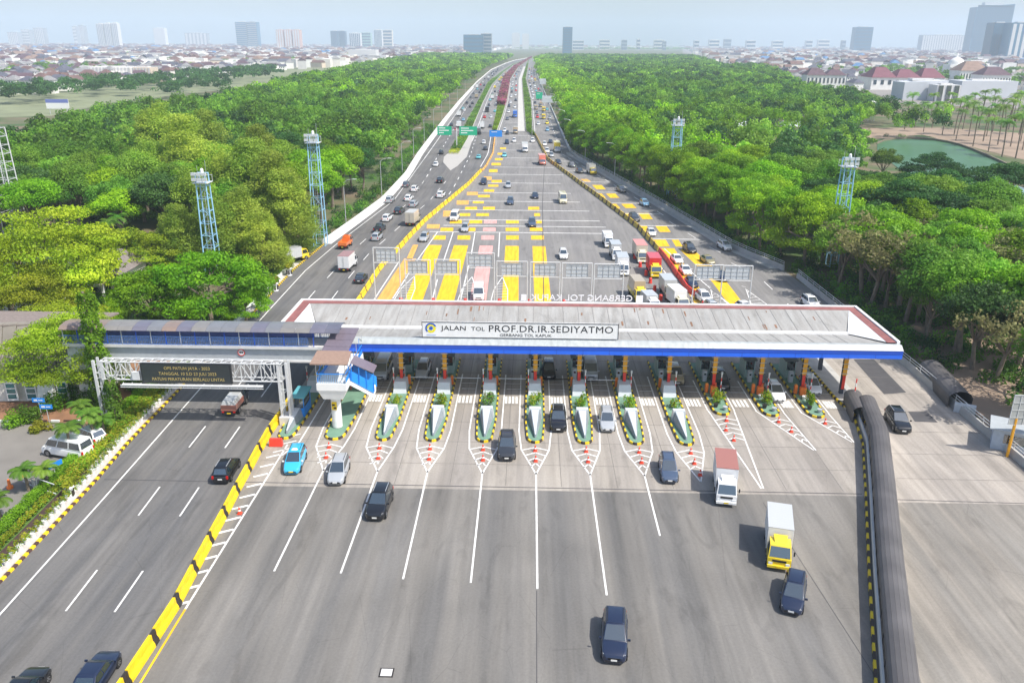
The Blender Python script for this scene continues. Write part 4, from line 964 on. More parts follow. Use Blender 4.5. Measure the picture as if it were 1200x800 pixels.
struct(one('kerb', None, lambda b: [b.cbox((P(-10+i*15, 494).x, P(-10+i*15, 494).y, .1), (.95, .2, .22), white if i % 2 else brn, -.02) for i in range(9)]))
# building with ribbed sloping wall at the left edge
wc = M('weathered_concrete', (.25, .225, .19), .9, var=.22, scale=.5); cream = M('cream_wall', (.62, .60, .54), .8, var=.08)
pb_ = P(30, 476)
o = thing('office_building', 'low office building with sloping ribbed concrete wall and white framed windows at the left edge', 'building', (pb_.x, pb_.y, 0))
one('wall', o, lambda b: (b.hexa([(-12, .6, 0), (5.5, 2.0, 0), (8.5, 9, 0), (-12, 9, 0), (-12, 1.2, 3.4), (5.0, 2.6, 3.4), (8.3, 9, 3.4), (-12, 9, 3.4)], cream),), bevel=.0)
def f_(b):   # sloping ribs leaning back
    for i in range(11):
        x = -9.5+i*1.55; y = .9+i*.19
        b.hexa([(x, y-.25, 2.6), (x+1.48, y-.1, 2.6), (x+1.48, y+1.4, 2.6), (x, y+1.2, 2.6), (x-.55, y+3.2, 8.4), (x+.9, y+3.3, 8.4), (x+.9, y+4.0, 8.4), (x-.55, y+3.9, 8.4)], wc)
one('ribbed_wall', o, f_)
one('roof', o, lambda b: b.hexa([(-12, 3.6, 8.1), (6.5, 6.0, 8.1), (7.5, 10, 8.1), (-12, 10, 8.1), (-12, 3.6, 8.3), (6.5, 6.0, 8.3), (7.5, 10, 8.3), (-12, 10, 8.3)], M('office_roof', (.22, .18, .16), .8, var=.2)))
for i, x in enumerate((-1.8, .4, 4.0)):
    wdo = ob('window', (lambda b: (b.cbox((x, .95+x*.075-(.0), 1.55), (1.25, .2, 2.3), white, .08), b)[1])(MB()).mesh('window'), o)
    one('pane', wdo, lambda b: [b.cbox((x, .84+x*.075, .9+j*.68), (.95, .06, .52), glass_t, .08) for j in range(3)])
one('white_wall', o, lambda b: b.hexa([(1.3, .3, 0), (3.1, .5, 0), (3.1, 1.4, 0), (1.3, 1.2, 0), (1.3, 1.0, 3.0), (3.1, 1.1, 3.0), (3.1, 1.5, 3.0), (1.3, 1.4, 3.0)], white))
# house in the trees
hp = PD(112, 320, 128)
o = thing('house', 'house with grey brown hipped roofs half hidden by the yellow green trees', 'house', (hp.x, 128, 0))
rt = M('slate_roof', (.20, .17, .16), .8, var=.2, scale=2)
one('wall', o, lambda b: b.box(-3.2, 5.2, -2, 7, 0, 4.4, cream))
one('roof', o, lambda b: (b.hexa([(-4.2, -3, 4.4), (5.8, -3, 4.4), (5.8, 8, 4.4), (-4.2, 8, 4.4), (-.5, 1, 7.0), (3.0, 1, 7.0), (3.0, 4, 7.0), (-.5, 4, 7.0)], rt), b.hexa([(-3.2, -5.5, 3.3), (4, -5.5, 3.3), (4, -2.5, 4.2), (-3.2, -2.5, 4.2), (-3.2, -5.5, 3.5), (4, -5.5, 3.5), (4, -2.5, 4.4), (-3.2, -2.5, 4.4)], M('tan_roof', (.42, .27, .20), .8, var=.15))))
one('window', o, lambda b: [b.box(x, x+.9, -2.05, -2.003, 1.3, 2.9, glass) for x in (-2, .2, 2.4)])
one('porch', o, lambda b: (b.box(-3, -2.7, -5.2, -4.9, 0, 3.3, white), b.box(3.4, 3.7, -5.2, -4.9, 0, 3.3, white), b.box(-3.2, 4, -5.6, -5.4, 3.1, 3.52, cream)))
o = thing('house', 'flat pink roofed outbuilding behind the big tree at the left edge', 'house', (PD(12, 350, 112).x, 112, 0))
one('wall', o, lambda b: b.box(-6, 5, 0, 6, 0, 5.8, white)); one('roof', o, lambda b: b.box(-6.3, 5.3, -.4, 6.4, 5.803, 6.1, M('pink_roof', (.55, .40, .34), .8, var=.1)))
# small blue signs, banner, gate rails
for (px, py, ty, lab, a) in ((50, 492, 468, 'small blue and white sign on a post in front of the office building', 0), (59, 500, 480, 'small oval blue sign low among the garden shrubs', 0)):
    p = P(px, py); t = PD(px, py-22, p.y).z
    o = thing('name_sign', lab, 'sign', (p.x, p.y, 0)); one('post', o, lambda b: b.tube((0, 0, 0), (0, 0, 2.2), .04, steel)); one('panel', o, lambda b: (b.box(-.7, .7, -.05, 0, 2.2, 2.7, blue_b), b.box(-.5, -.1, -.06, -.053, 2.35, 2.55, white), b.box(0, .5, -.06, -.053, 2.4, 2.5, white)), bevel=.0)
p = P(66, 562)
o = thing('name_sign', 'tilted blue sign between the palms beside the hedge', 'sign', (p.x, p.y, 0), .5); one('post', o, lambda b: b.tube((0, 0, 0), (0, 0, 1.5), .04, steel)); one('panel', o, lambda b: b.hexa([(-.8, 0, 1.1), (.8, 0, 1.6), (.8, .05, 1.6), (-.8, .05, 1.1), (-.8, 0, 1.6), (.8, 0, 2.1), (.8, .05, 2.1), (-.8, .05, 1.6)], blue_b))
p = P(45, 575)
o = thing('gate_rail', 'white metal rail gate on the drive beside the hedge', 'gate', (p.x, p.y, 0), -.55)
one('rail', o, lambda b: (b.tube((-2.6, 0, .2), (0, 0, 1.5), .05, wsteel), b.tube((0, 0, 0), (0, 0, 1.5), .06, wsteel), b.tube((0, 0, 1.4), (2.6, .3, 1.4), .05, wsteel), b.tube((0, 0, .4), (2.6, .3, .4), .05, wsteel), b.tube((-2.6, 0, .2), (0, 0, .3), .05, wsteel)))
one('panel', o, lambda b: b.box(-.9, -.3, -.04, 0, .1, 1.0, wsteel))
for i, (px, py) in enumerate(((28, 558), (12, 572))):
    p = P(px, py); t_ = one('bollard', None, lambda b: (b.lathe((0, 0, 0), [(.3, 0), (.3, .2), (.16, .25), (.12, .9), (.03, 1.0)], orange, 10)), loc=(p.x, p.y, .03)); tag(t_, ('orange bollard beside the palm trunk, nearer the rail gate', 'orange bollard under the leftmost low palm')[i], 'bollard')
# ================================================================== VEHICLES
PC = {}
def paint(n):
    t = {'black': (.008, .009, .012), 'dark': (.03, .033, .04), 'navy': (.012, .02, .05), 'silver': (.42, .44, .46), 'white': (.78, .78, .78), 'grey': (.13, .14, .15), 'bluegrey': (.07, .10, .16),
         'taxi': (.04, .42, .72), 'teal': (.15, .50, .55), 'lightblue': (.22, .42, .60), 'orange': (.80, .20, .04), 'red': (.65, .03, .03), 'yellow': (.80, .60, .03), 'cream': (.70, .64, .45), 'tan': (.45, .36, .24), 'gold': (.40, .33, .20), 'blue': (.03, .15, .55), 'salmon': (.72, .24, .17), 'rust': (.36, .14, .10), 'greybox': (.50, .51, .51), 'beige': (.55, .50, .42), 'camo': (.25, .22, .10), 'green': (.15, .35, .05)}[n]
    return M('paint_'+n, t, .28, .15 if n in ('silver', 'grey', 'bluegrey') else 0, coat=.7, spec=.5)
def loft(b, st, mat, zb=.24, cap=True):
    rows = []
    for (y, zt, w_) in st:
        rows.append([(-w_*.93, y, zb), (-w_, y, zb+.12), (-w_*1.0, y, (zb+zt)/2), (-w_*.965, y, zt-.10), (-w_*.84, y, zt), (w_*.84, y, zt), (w_*.965, y, zt-.10), (w_, y, (zb+zt)/2), (w_, y, zb+.12), (w_*.93, y, zb)])
    base = len(b.v); n = 10; k = b.mi(mat)
    for r in rows: b.v += r
    for i in range(len(rows)-1):
        for j in range(n): b.f.append((base+i*n+j, base+i*n+(j+1) % n, base+(i+1)*n+(j+1) % n, base+(i+1)*n+j)); b.m.append(k)
    b.f.append(tuple(base+j for j in reversed(range(n)))); b.m.append(k); b.f.append(tuple(base+(len(rows)-1)*n+j for j in range(n))); b.m.append(k)
def panel(b, q, mat, i0=.06, i1=.06, off=.012, ctr=Vector((0, 0, 1.0))):
    q = [Vector(p) for p in q]; c = sum(q, Vector())/4; nrm = (q[1]-q[0]).cross(q[3]-q[0]).normalized()
    if nrm.dot(c-ctr) < 0: nrm = -nrm
    u = [q[0].lerp(q[1], i0), q[0].lerp(q[1], 1-i0), q[3].lerp(q[2], 1-i0), q[3].lerp(q[2], i0)]
    r = [u[0].lerp(u[3], i1), u[1].lerp(u[2], i1), u[1].lerp(u[2], 1-i1), u[0].lerp(u[3], 1-i1)]
    b.face([p+nrm*off for p in r], mat)
WH = {}
def wheels(o, W, ys, r=.32, lite=False, wd=.2):
    key = (round(r, 2), wd)
    if key not in WH:
        b = MB(); n = 16
        b.tube((-wd/2, 0, 0), (wd/2, 0, 0), r, rubber, n=n); t = b.mesh('wheel')
        b = MB(); b.tube((-wd/2-.012, 0, 0), (wd/2+.012, 0, 0), r*.62, rimm, n=12); 
        for i in range(5): 
            a = 2*math.pi*i/5
            for s in (-1, 1): b.cbox((s*(wd/2+.016), math.cos(a)*r*.4, math.sin(a)*r*.4), (.008, .10, .10), dark)
        WH[key] = (t, b.mesh('rim'))
    t, rm = WH[key]
    for y in ys:
        for s in (-1, 1):
            wo = ob('wheel', t, o, (s*(W/2-wd/2+.015), y, r))
            if not lite: ob('rim', rm, wo)
def car_parts(o, kind, col, lite=False):
    c = paint(col)
    D = dict(mpv=(4.4, 1.70, 1.68, .98, -2.10, -1.72, 1.22, .12, .76), suv=(4.7, 1.84, 1.74, 1.05, -2.24, -1.85, 1.12, .05, .88), hatch=(3.9, 1.68, 1.5, .93, -1.84, -1.3, 1.12, .05, .72), sedan=(4.6, 1.78, 1.45, .93, -1.65, -.95, 1.05, .25, .74),
             van=(5.2, 1.88, 2.15, 1.15, -2.52, -2.35, 2.1, 1.35, .95), minibus=(6.2, 2.05, 2.6, 1.25, -3.05, -2.95, 2.75, 2.35, .95), pickup=(5.1, 1.82, 1.78, 1.05, -.55, -.35, 1.05, .35, .98))[kind]
    L_, W, H_, belt, gb0, gt0, gb1, gt1, nose = D; w_ = W/2; f = L_/2
    b = MB()
    rear = [(-f, belt*.70, w_*.78), (-f+.06, belt*.90, w_*.88), (-f+.22, belt*.97, w_*.94), (-f+.5, belt, w_*.985)]
    if kind == 'sedan': rear = [(-f, .6, w_*.84), (-f+.07, belt*.97, w_*.92), (-f+.4, belt+.03, w_*.98)]
    mid = [(-.6, belt, w_), (gb1-.3, belt, w_)]
    front = [(gb1+.1, belt-.02, w_*.99), (f-.6, nose+.08, w_*.965), (f-.3, nose, w_*.91), (f-.12, nose-.08, w_*.82), (f, nose-.24, w_*.66)]
    if kind in ('van', 'minibus'): front = [(gb1+.05, belt-.01, w_*.98), (f-.12, nose, w_*.95), (f-.01, nose-.2, w_*.88)]
    loft(b, rear+mid+front, c)
    wb, wr = w_*.90, w_*.70
    if kind in ('van', 'minibus'): wb, wr = w_*.955, w_*.84
    B4 = [(-wb, gb0, belt-.02), (wb, gb0, belt-.02), (wb, gb1, belt-.02), (-wb, gb1, belt-.02)]; T4 = [(-wr, gt0, H_-.05), (wr, gt0, H_-.05), (wr, gt1, H_-.05), (-wr, gt1, H_-.05)]
    b.hexa(B4+T4, c)
    rz = [(-wr*.98, gt0+.03, H_-.055), (wr*.98, gt0+.03, H_-.055), (wr*.98, gt1-.03, H_-.055), (-wr*.98, gt1-.03, H_-.055)]
    b.hexa(rz+[(x*.86, y*.9, H_) for x, y, z in rz], c)
    body = b.build('body', o, bevel=.075 if not lite else 0, seg=2, smooth=True)
    if kind == 'pickup':
        one('bed', o, lambda b: (b.box(-w_*.8, w_*.8, -f+.12, -.65, belt+.001, belt+.02, dark), b.box(-w_*.95, -w_*.8, -f+.1, -.62, belt-.1, belt+.18, c), b.box(w_*.8, w_*.95, -f+.1, -.62, belt-.1, belt+.18, c)))
    fw = lambda b: panel(b, [B4[3], B4[2], T4[2], T4[3]], glass, .05, .07)
    one('windshield', o, fw)
    one('rear_window', o, lambda b: panel(b, [B4[0], B4[1], T4[1], T4[0]], glass, .09, .16))
    for s in (0, 1):
        i0, i1 = (1, 2) if s else (0, 3)
        def sw(b):
            n = 3 if kind in ('mpv', 'suv', 'van') else 5 if kind == 'minibus' else 2; A, Bq, Ct, Dt = Vector(B4[i0]), Vector(B4[i1]), Vector(T4[i1]), Vector(T4[i0])
            for j in range(n):
                u, v = j/n, (j+1)/n; panel(b, [A.lerp(Bq, u), A.lerp(Bq, v), Dt.lerp(Ct, v), Dt.lerp(Ct, u)], glass, .045, .14)
        one('side_window', o, sw)
    wr_ = .30 if kind in ('hatch', 'mpv', 'sedan') else .36
    wheels(o, W, (-f+.85 if kind != 'minibus' else -f+1.4, f-.86), wr_, lite)
    if lite: return L_
    for s in (-1, 1):
        hy = f-.14 if kind not in ('van', 'minibus') else f-.03
        one('headlight', o, lambda b: b.hexa([(s*w_*.52, hy, nose-.24), (s*w_*.80, hy-.10, nose-.22), (s*w_*.84, hy-.40, nose-.16), (s*w_*.58, hy-.15, nose-.16), (s*w_*.52, hy+.03, nose-.12), (s*w_*.82, hy-.08, nose-.08), (s*w_*.89, hy-.42, nose-.02), (s*w_*.58, hy-.15, nose-.03)], lampw))
        one('tail_light', o, lambda b: b.cbox((s*w_*.80, -f+.055, belt*.80), (.2, .1, .3 if kind != 'sedan' else .16), lampr))
        one('mirror', o, lambda b: b.cbox((s*(w_+.08), gb1-.18, belt+.05), (.2, .1, .15), c if col not in ('taxi',) else white), bevel=.02)
    one('sill', o, lambda b: [b.box(s*w_*.985-.02, s*w_*.985+.02, -f+1.25, f-1.3, .25, .36, dark) for s in (-1, 1)])
    one('wheel_arch', o, lambda b: [b.tube((s*(w_-.015), yy, wr_+.02), (s*(w_+.012), yy, wr_+.02), wr_+.07, dark, n=14) for s in (-1, 1) for yy in (-f+.85, f-.86)] if kind not in ('minibus',) else b.box(-.1, .1, 0, .1, .3, .4, dark))
    one('grille', o, lambda b: (b.cbox((0, f-.03, nose-.30), (W*.46, .06, .14), dark), b.cbox((0, f-.02, .38), (W*.62, .06, .13), dark)))
    one('number_plate', o, lambda b: (b.cbox((0, f+.015, .47), (.42, .02, .13), platey if col in ('yellow', 'taxi') else platew), b.cbox((0, -f-.012, .62), (.42, .02, .13), platey if col in ('yellow', 'taxi') else platew)))
    if kind in ('suv', 'mpv'): one('roof_rail', o, lambda b: [b.box(s*wr*.86-.02, s*wr*.86+.02, gt0+.2, gt1-.15, H_-.03, H_+.03, dark if col != 'black' else steel) for s in (-1, 1)])
    if col in ('taxi', 'teal'): one('roof_sign', o, lambda b: b.hexa([(-.3, -.3, H_), (.3, -.3, H_), (.3, 0, H_), (-.3, 0, H_), (-.18, -.22, H_+.14), (.18, -.22, H_+.14), (.18, -.08, H_+.14), (-.18, -.08, H_+.14)], white))
    return L_
def truck_parts(o, cab, box, roof, L_=6.2, W=2.05, Hb=3.0, lite=False, open_=False):
    cc, bc, rc_ = paint(cab), paint(box), paint(roof); f = L_/2; hc = 2.15; cl = 1.65
    one('chassis', o, lambda b: (b.box(-.45, .45, -f+.1, f-.3, .5, .75, dark), b.box(-W/2+.1, W/2-.1, -f, -f+.1, .45, .65, dark)))
    b = MB(); w_ = W/2*.92
    b.hexa([(-w_, f-cl, .45), (w_, f-cl, .45), (w_, f-.02, .45), (-w_, f-.02, .45), (-w_, f-cl, 1.25), (w_, f-cl, 1.25), (w_, f, 1.2), (-w_, f, 1.2)], cc)
    T = [(-w_*.9, f-cl, hc), (w_*.9, f-cl, hc), (w_*.88, f-.42, hc), (-w_*.88, f-.42, hc)]; B_ = [(-w_, f-cl, 1.25), (w_, f-cl, 1.25), (w_*.98, f-.03, 1.2), (-w_*.98, f-.03, 1.2)]
    b.hexa(B_+T, cc); b.build('cab', o, bevel=.06 if not lite else 0, seg=2, smooth=True)
    one('windshield', o, lambda b: panel(b, [B_[3], B_[2], T[2], T[3]], glass, .05, .08, .015))
    one('side_window', o, lambda b: (panel(b, [B_[0], B_[3], T[3], T[0]], glass, .12, .12, .015), panel(b, [B_[1], B_[2], T[2], T[1]], glass, .12, .12, .015)))
    y1 = f-cl-.12
    if open_ == 'bed':
        one('cargo_bed', o, lambda b: (b.box(-W/2, W/2, -f, y1, .85, .95, bc), b.box(-W/2, -W/2+.06, -f, y1, .953, 1.5, bc), b.box(W/2-.06, W/2, -f, y1, .953, 1.5, bc), b.box(-W/2+.06, W/2-.06, -f, -f+.06, .953, 1.5, bc), b.box(-W/2+.06, W/2-.06, y1-.06, y1, .953, 1.7, bc)))
    elif open_ == 'tarp':
        one('cargo_bed', o, lambda b: b.box(-W/2, W/2, -f, y1, .85, 1.5, bc)); one('cover', o, lambda b: b.hexa([(-W/2+.03, -f+.05, 1.503), (W/2-.03, -f+.05, 1.503), (W/2-.03, y1-.02, 1.503), (-W/2+.03, y1-.02, 1.503), (-W/2+.2, -f+.15, Hb), (W/2-.2, -f+.15, Hb), (W/2-.2, y1-.1, Hb), (-W/2+.2, y1-.1, Hb)], rc_), bevel=.05)
    else:
        cb = one('cargo_box', o, lambda b: b.box(-W/2, W/2, -f, y1, .85, Hb, bc), bevel=.02)
        one('roof_panel', cb, lambda b: b.box(-W/2-.01, W/2+.01, -f-.01, y1+.01, Hb+.002, Hb+.05, rc_))
        if not lite:
            one('rear_door', cb, lambda b: (b.box(-W/2+.08, -.02, -f-.03, -f-.002, .95, Hb-.1, bc), b.box(.02, W/2-.08, -f-.03, -f-.002, .95, Hb-.1, bc), b.tube((-.1, -f-.05, 1), (-.1, -f-.05, Hb-.2), .02, steel), b.tube((.1, -f-.05, 1), (.1, -f-.05, Hb-.2), .02, steel)))
            one('side_rib', cb, lambda b: [b.box(s*W/2-.02, s*W/2+.02, -f+.3+i*.5, -f+.34+i*.5, .9, Hb-.05, bc) for s in (-1, 1) for i in range(int((y1+f)/.5)-1)])
    wheels(o, W*.97, (-f+1.2, f-.8), .40, lite, .26)
    if lite: return
    for s in (-1, 1):
        one('headlight', o, lambda b: b.cbox((s*w_*.72, f+.01, .72), (.32, .06, .2), lampw)); one('mirror', o, lambda b: b.cbox((s*(w_+.18), f-.35, 1.6), (.12, .06, .38), dark)); one('tail_light', o, lambda b: b.cbox((s*w_*.8, -f-.04, .72), (.25, .06, .14), lampr))
    one('air_deflector', o, lambda b: b.hexa([(-w_*.6, f-cl+.1, hc+.003), (w_*.6, f-cl+.1, hc+.003), (w_*.5, f-.8, hc+.003), (-w_*.5, f-.8, hc+.003), (-w_*.6, f-cl+.1, hc+.35), (w_*.6, f-cl+.1, hc+.35), (w_*.5, f-.95, hc+.1), (-w_*.5, f-.95, hc+.1)], cc))
    one('bumper', o, lambda b: b.cbox((0, f+.06, .48), (W*.9, .16, .24), cc if cab == 'yellow' else white), bevel=.02)
    one('number_plate', o, lambda b: (b.cbox((0, f+.15, .5), (.42, .02, .14), platey), b.cbox((0, -f-.02, .55), (.42, .02, .14), platey)))
    one('grille', o, lambda b: b.cbox((0, f+.005, .98), (W*.55, .04, .18), dark))
PROT = {}
def vehicle(key, lite):
    k = (key, lite)
    if k in PROT: return PROT[k]
    a = key.split(':'); names = dict(mpv='car', suv='car', hatch='car', sedan='car', van='van', minibus='minibus', pickup='pickup_truck', truck='box_truck', bed='flatbed_truck', tarp='covered_truck', ptruck='small_pickup', tank='tanker_truck')
    o = thing(names[a[0]], '', '')
    if a[0] == 'truck': truck_parts(o, a[1], a[2], a[3], *(float(v) for v in a[4:]), lite=lite)
    elif a[0] in ('bed', 'tarp'): truck_parts(o, a[1], a[2], a[3], *(float(v) for v in a[4:]), lite=lite, open_=a[0])
    else: car_parts(o, a[0], a[1], lite)
    reg(o); PROT[k] = o; o['_used'] = 0; return o
CAT = dict(car='car', van='van', minibus='minibus', pickup_truck='pickup truck', box_truck='truck', flatbed_truck='truck', covered_truck='truck')
def zone(x, y):
    if y < 100: return 'front'
    return 'A' if x < itp(y, BA) else 'B' if x < itp(y, RB) else 'C'
CNT = {}; PEND = []
USEDP = set()
def place(px, py, key, label=None, dir_=None, dz=.035, gs_=None):
    p = P(px, py, .5 if py > 250 else .2); x, y = p.x, p.y
    z = zone(x, y)
    if y < 118:
        away = x < itp(y, BA); ang = 0 if away else math.pi
        if away: ang = -math.atan2(itp(y+6, LN1)-itp(y, LN1), 6)
    else:
        E0, E1 = {'A': (LE, BA), 'B': (BA, RB), 'C': (RB, RW)}[z]
        u = (x-itp(y, E0))/(itp(y, E1)-itp(y, E0)); y2 = y+8; x2 = itp(y2, E0)+u*(itp(y2, E1)-itp(y2, E0)); ang = -math.atan2(x2-x, 8)
        if z != 'A': ang += math.pi
        if z == 'A' and x > itp(y, L2)+2 and y > 330: pass
        if z == 'B' and y < 300: ang = math.pi+(ang-math.pi)*.6
    if gs_ is not None:
        a_, c_ = P(px, py-12), P(px+gs_*24, py+12); a_ = P(px-gs_*12, py-12); c_ = P(px+gs_*12, py+12); ang = -math.atan2(c_.x-a_.x, c_.y-a_.y)
    if dir_ is not None: ang = math.radians(dir_)
    pr = vehicle(key, y > 262)
    if pr.name not in USEDP: USEDP.add(pr.name); o = pr; o.location = (x, y, dz); o.rotation_euler = (0, 0, ang)
    else: o = dup(pr, (x, y, dz), ang)
    if '_used' in o: del o['_used']
    a = key.split(':'); nm = pr.name.split('.')[0]; o['category'] = CAT[nm]
    if label: o['label'] = label
    else: PEND.append((o, a, nm, z, x, y))
    return o
def V(s):
    for l in s.strip().splitlines():
        t = l.split('|'); q = t[0].split(); place(float(q[0]), float(q[1]), q[2], t[1].strip() if len(t) > 1 and t[1].strip() else None, None, .035, float(q[3]) if len(q) > 3 else None)
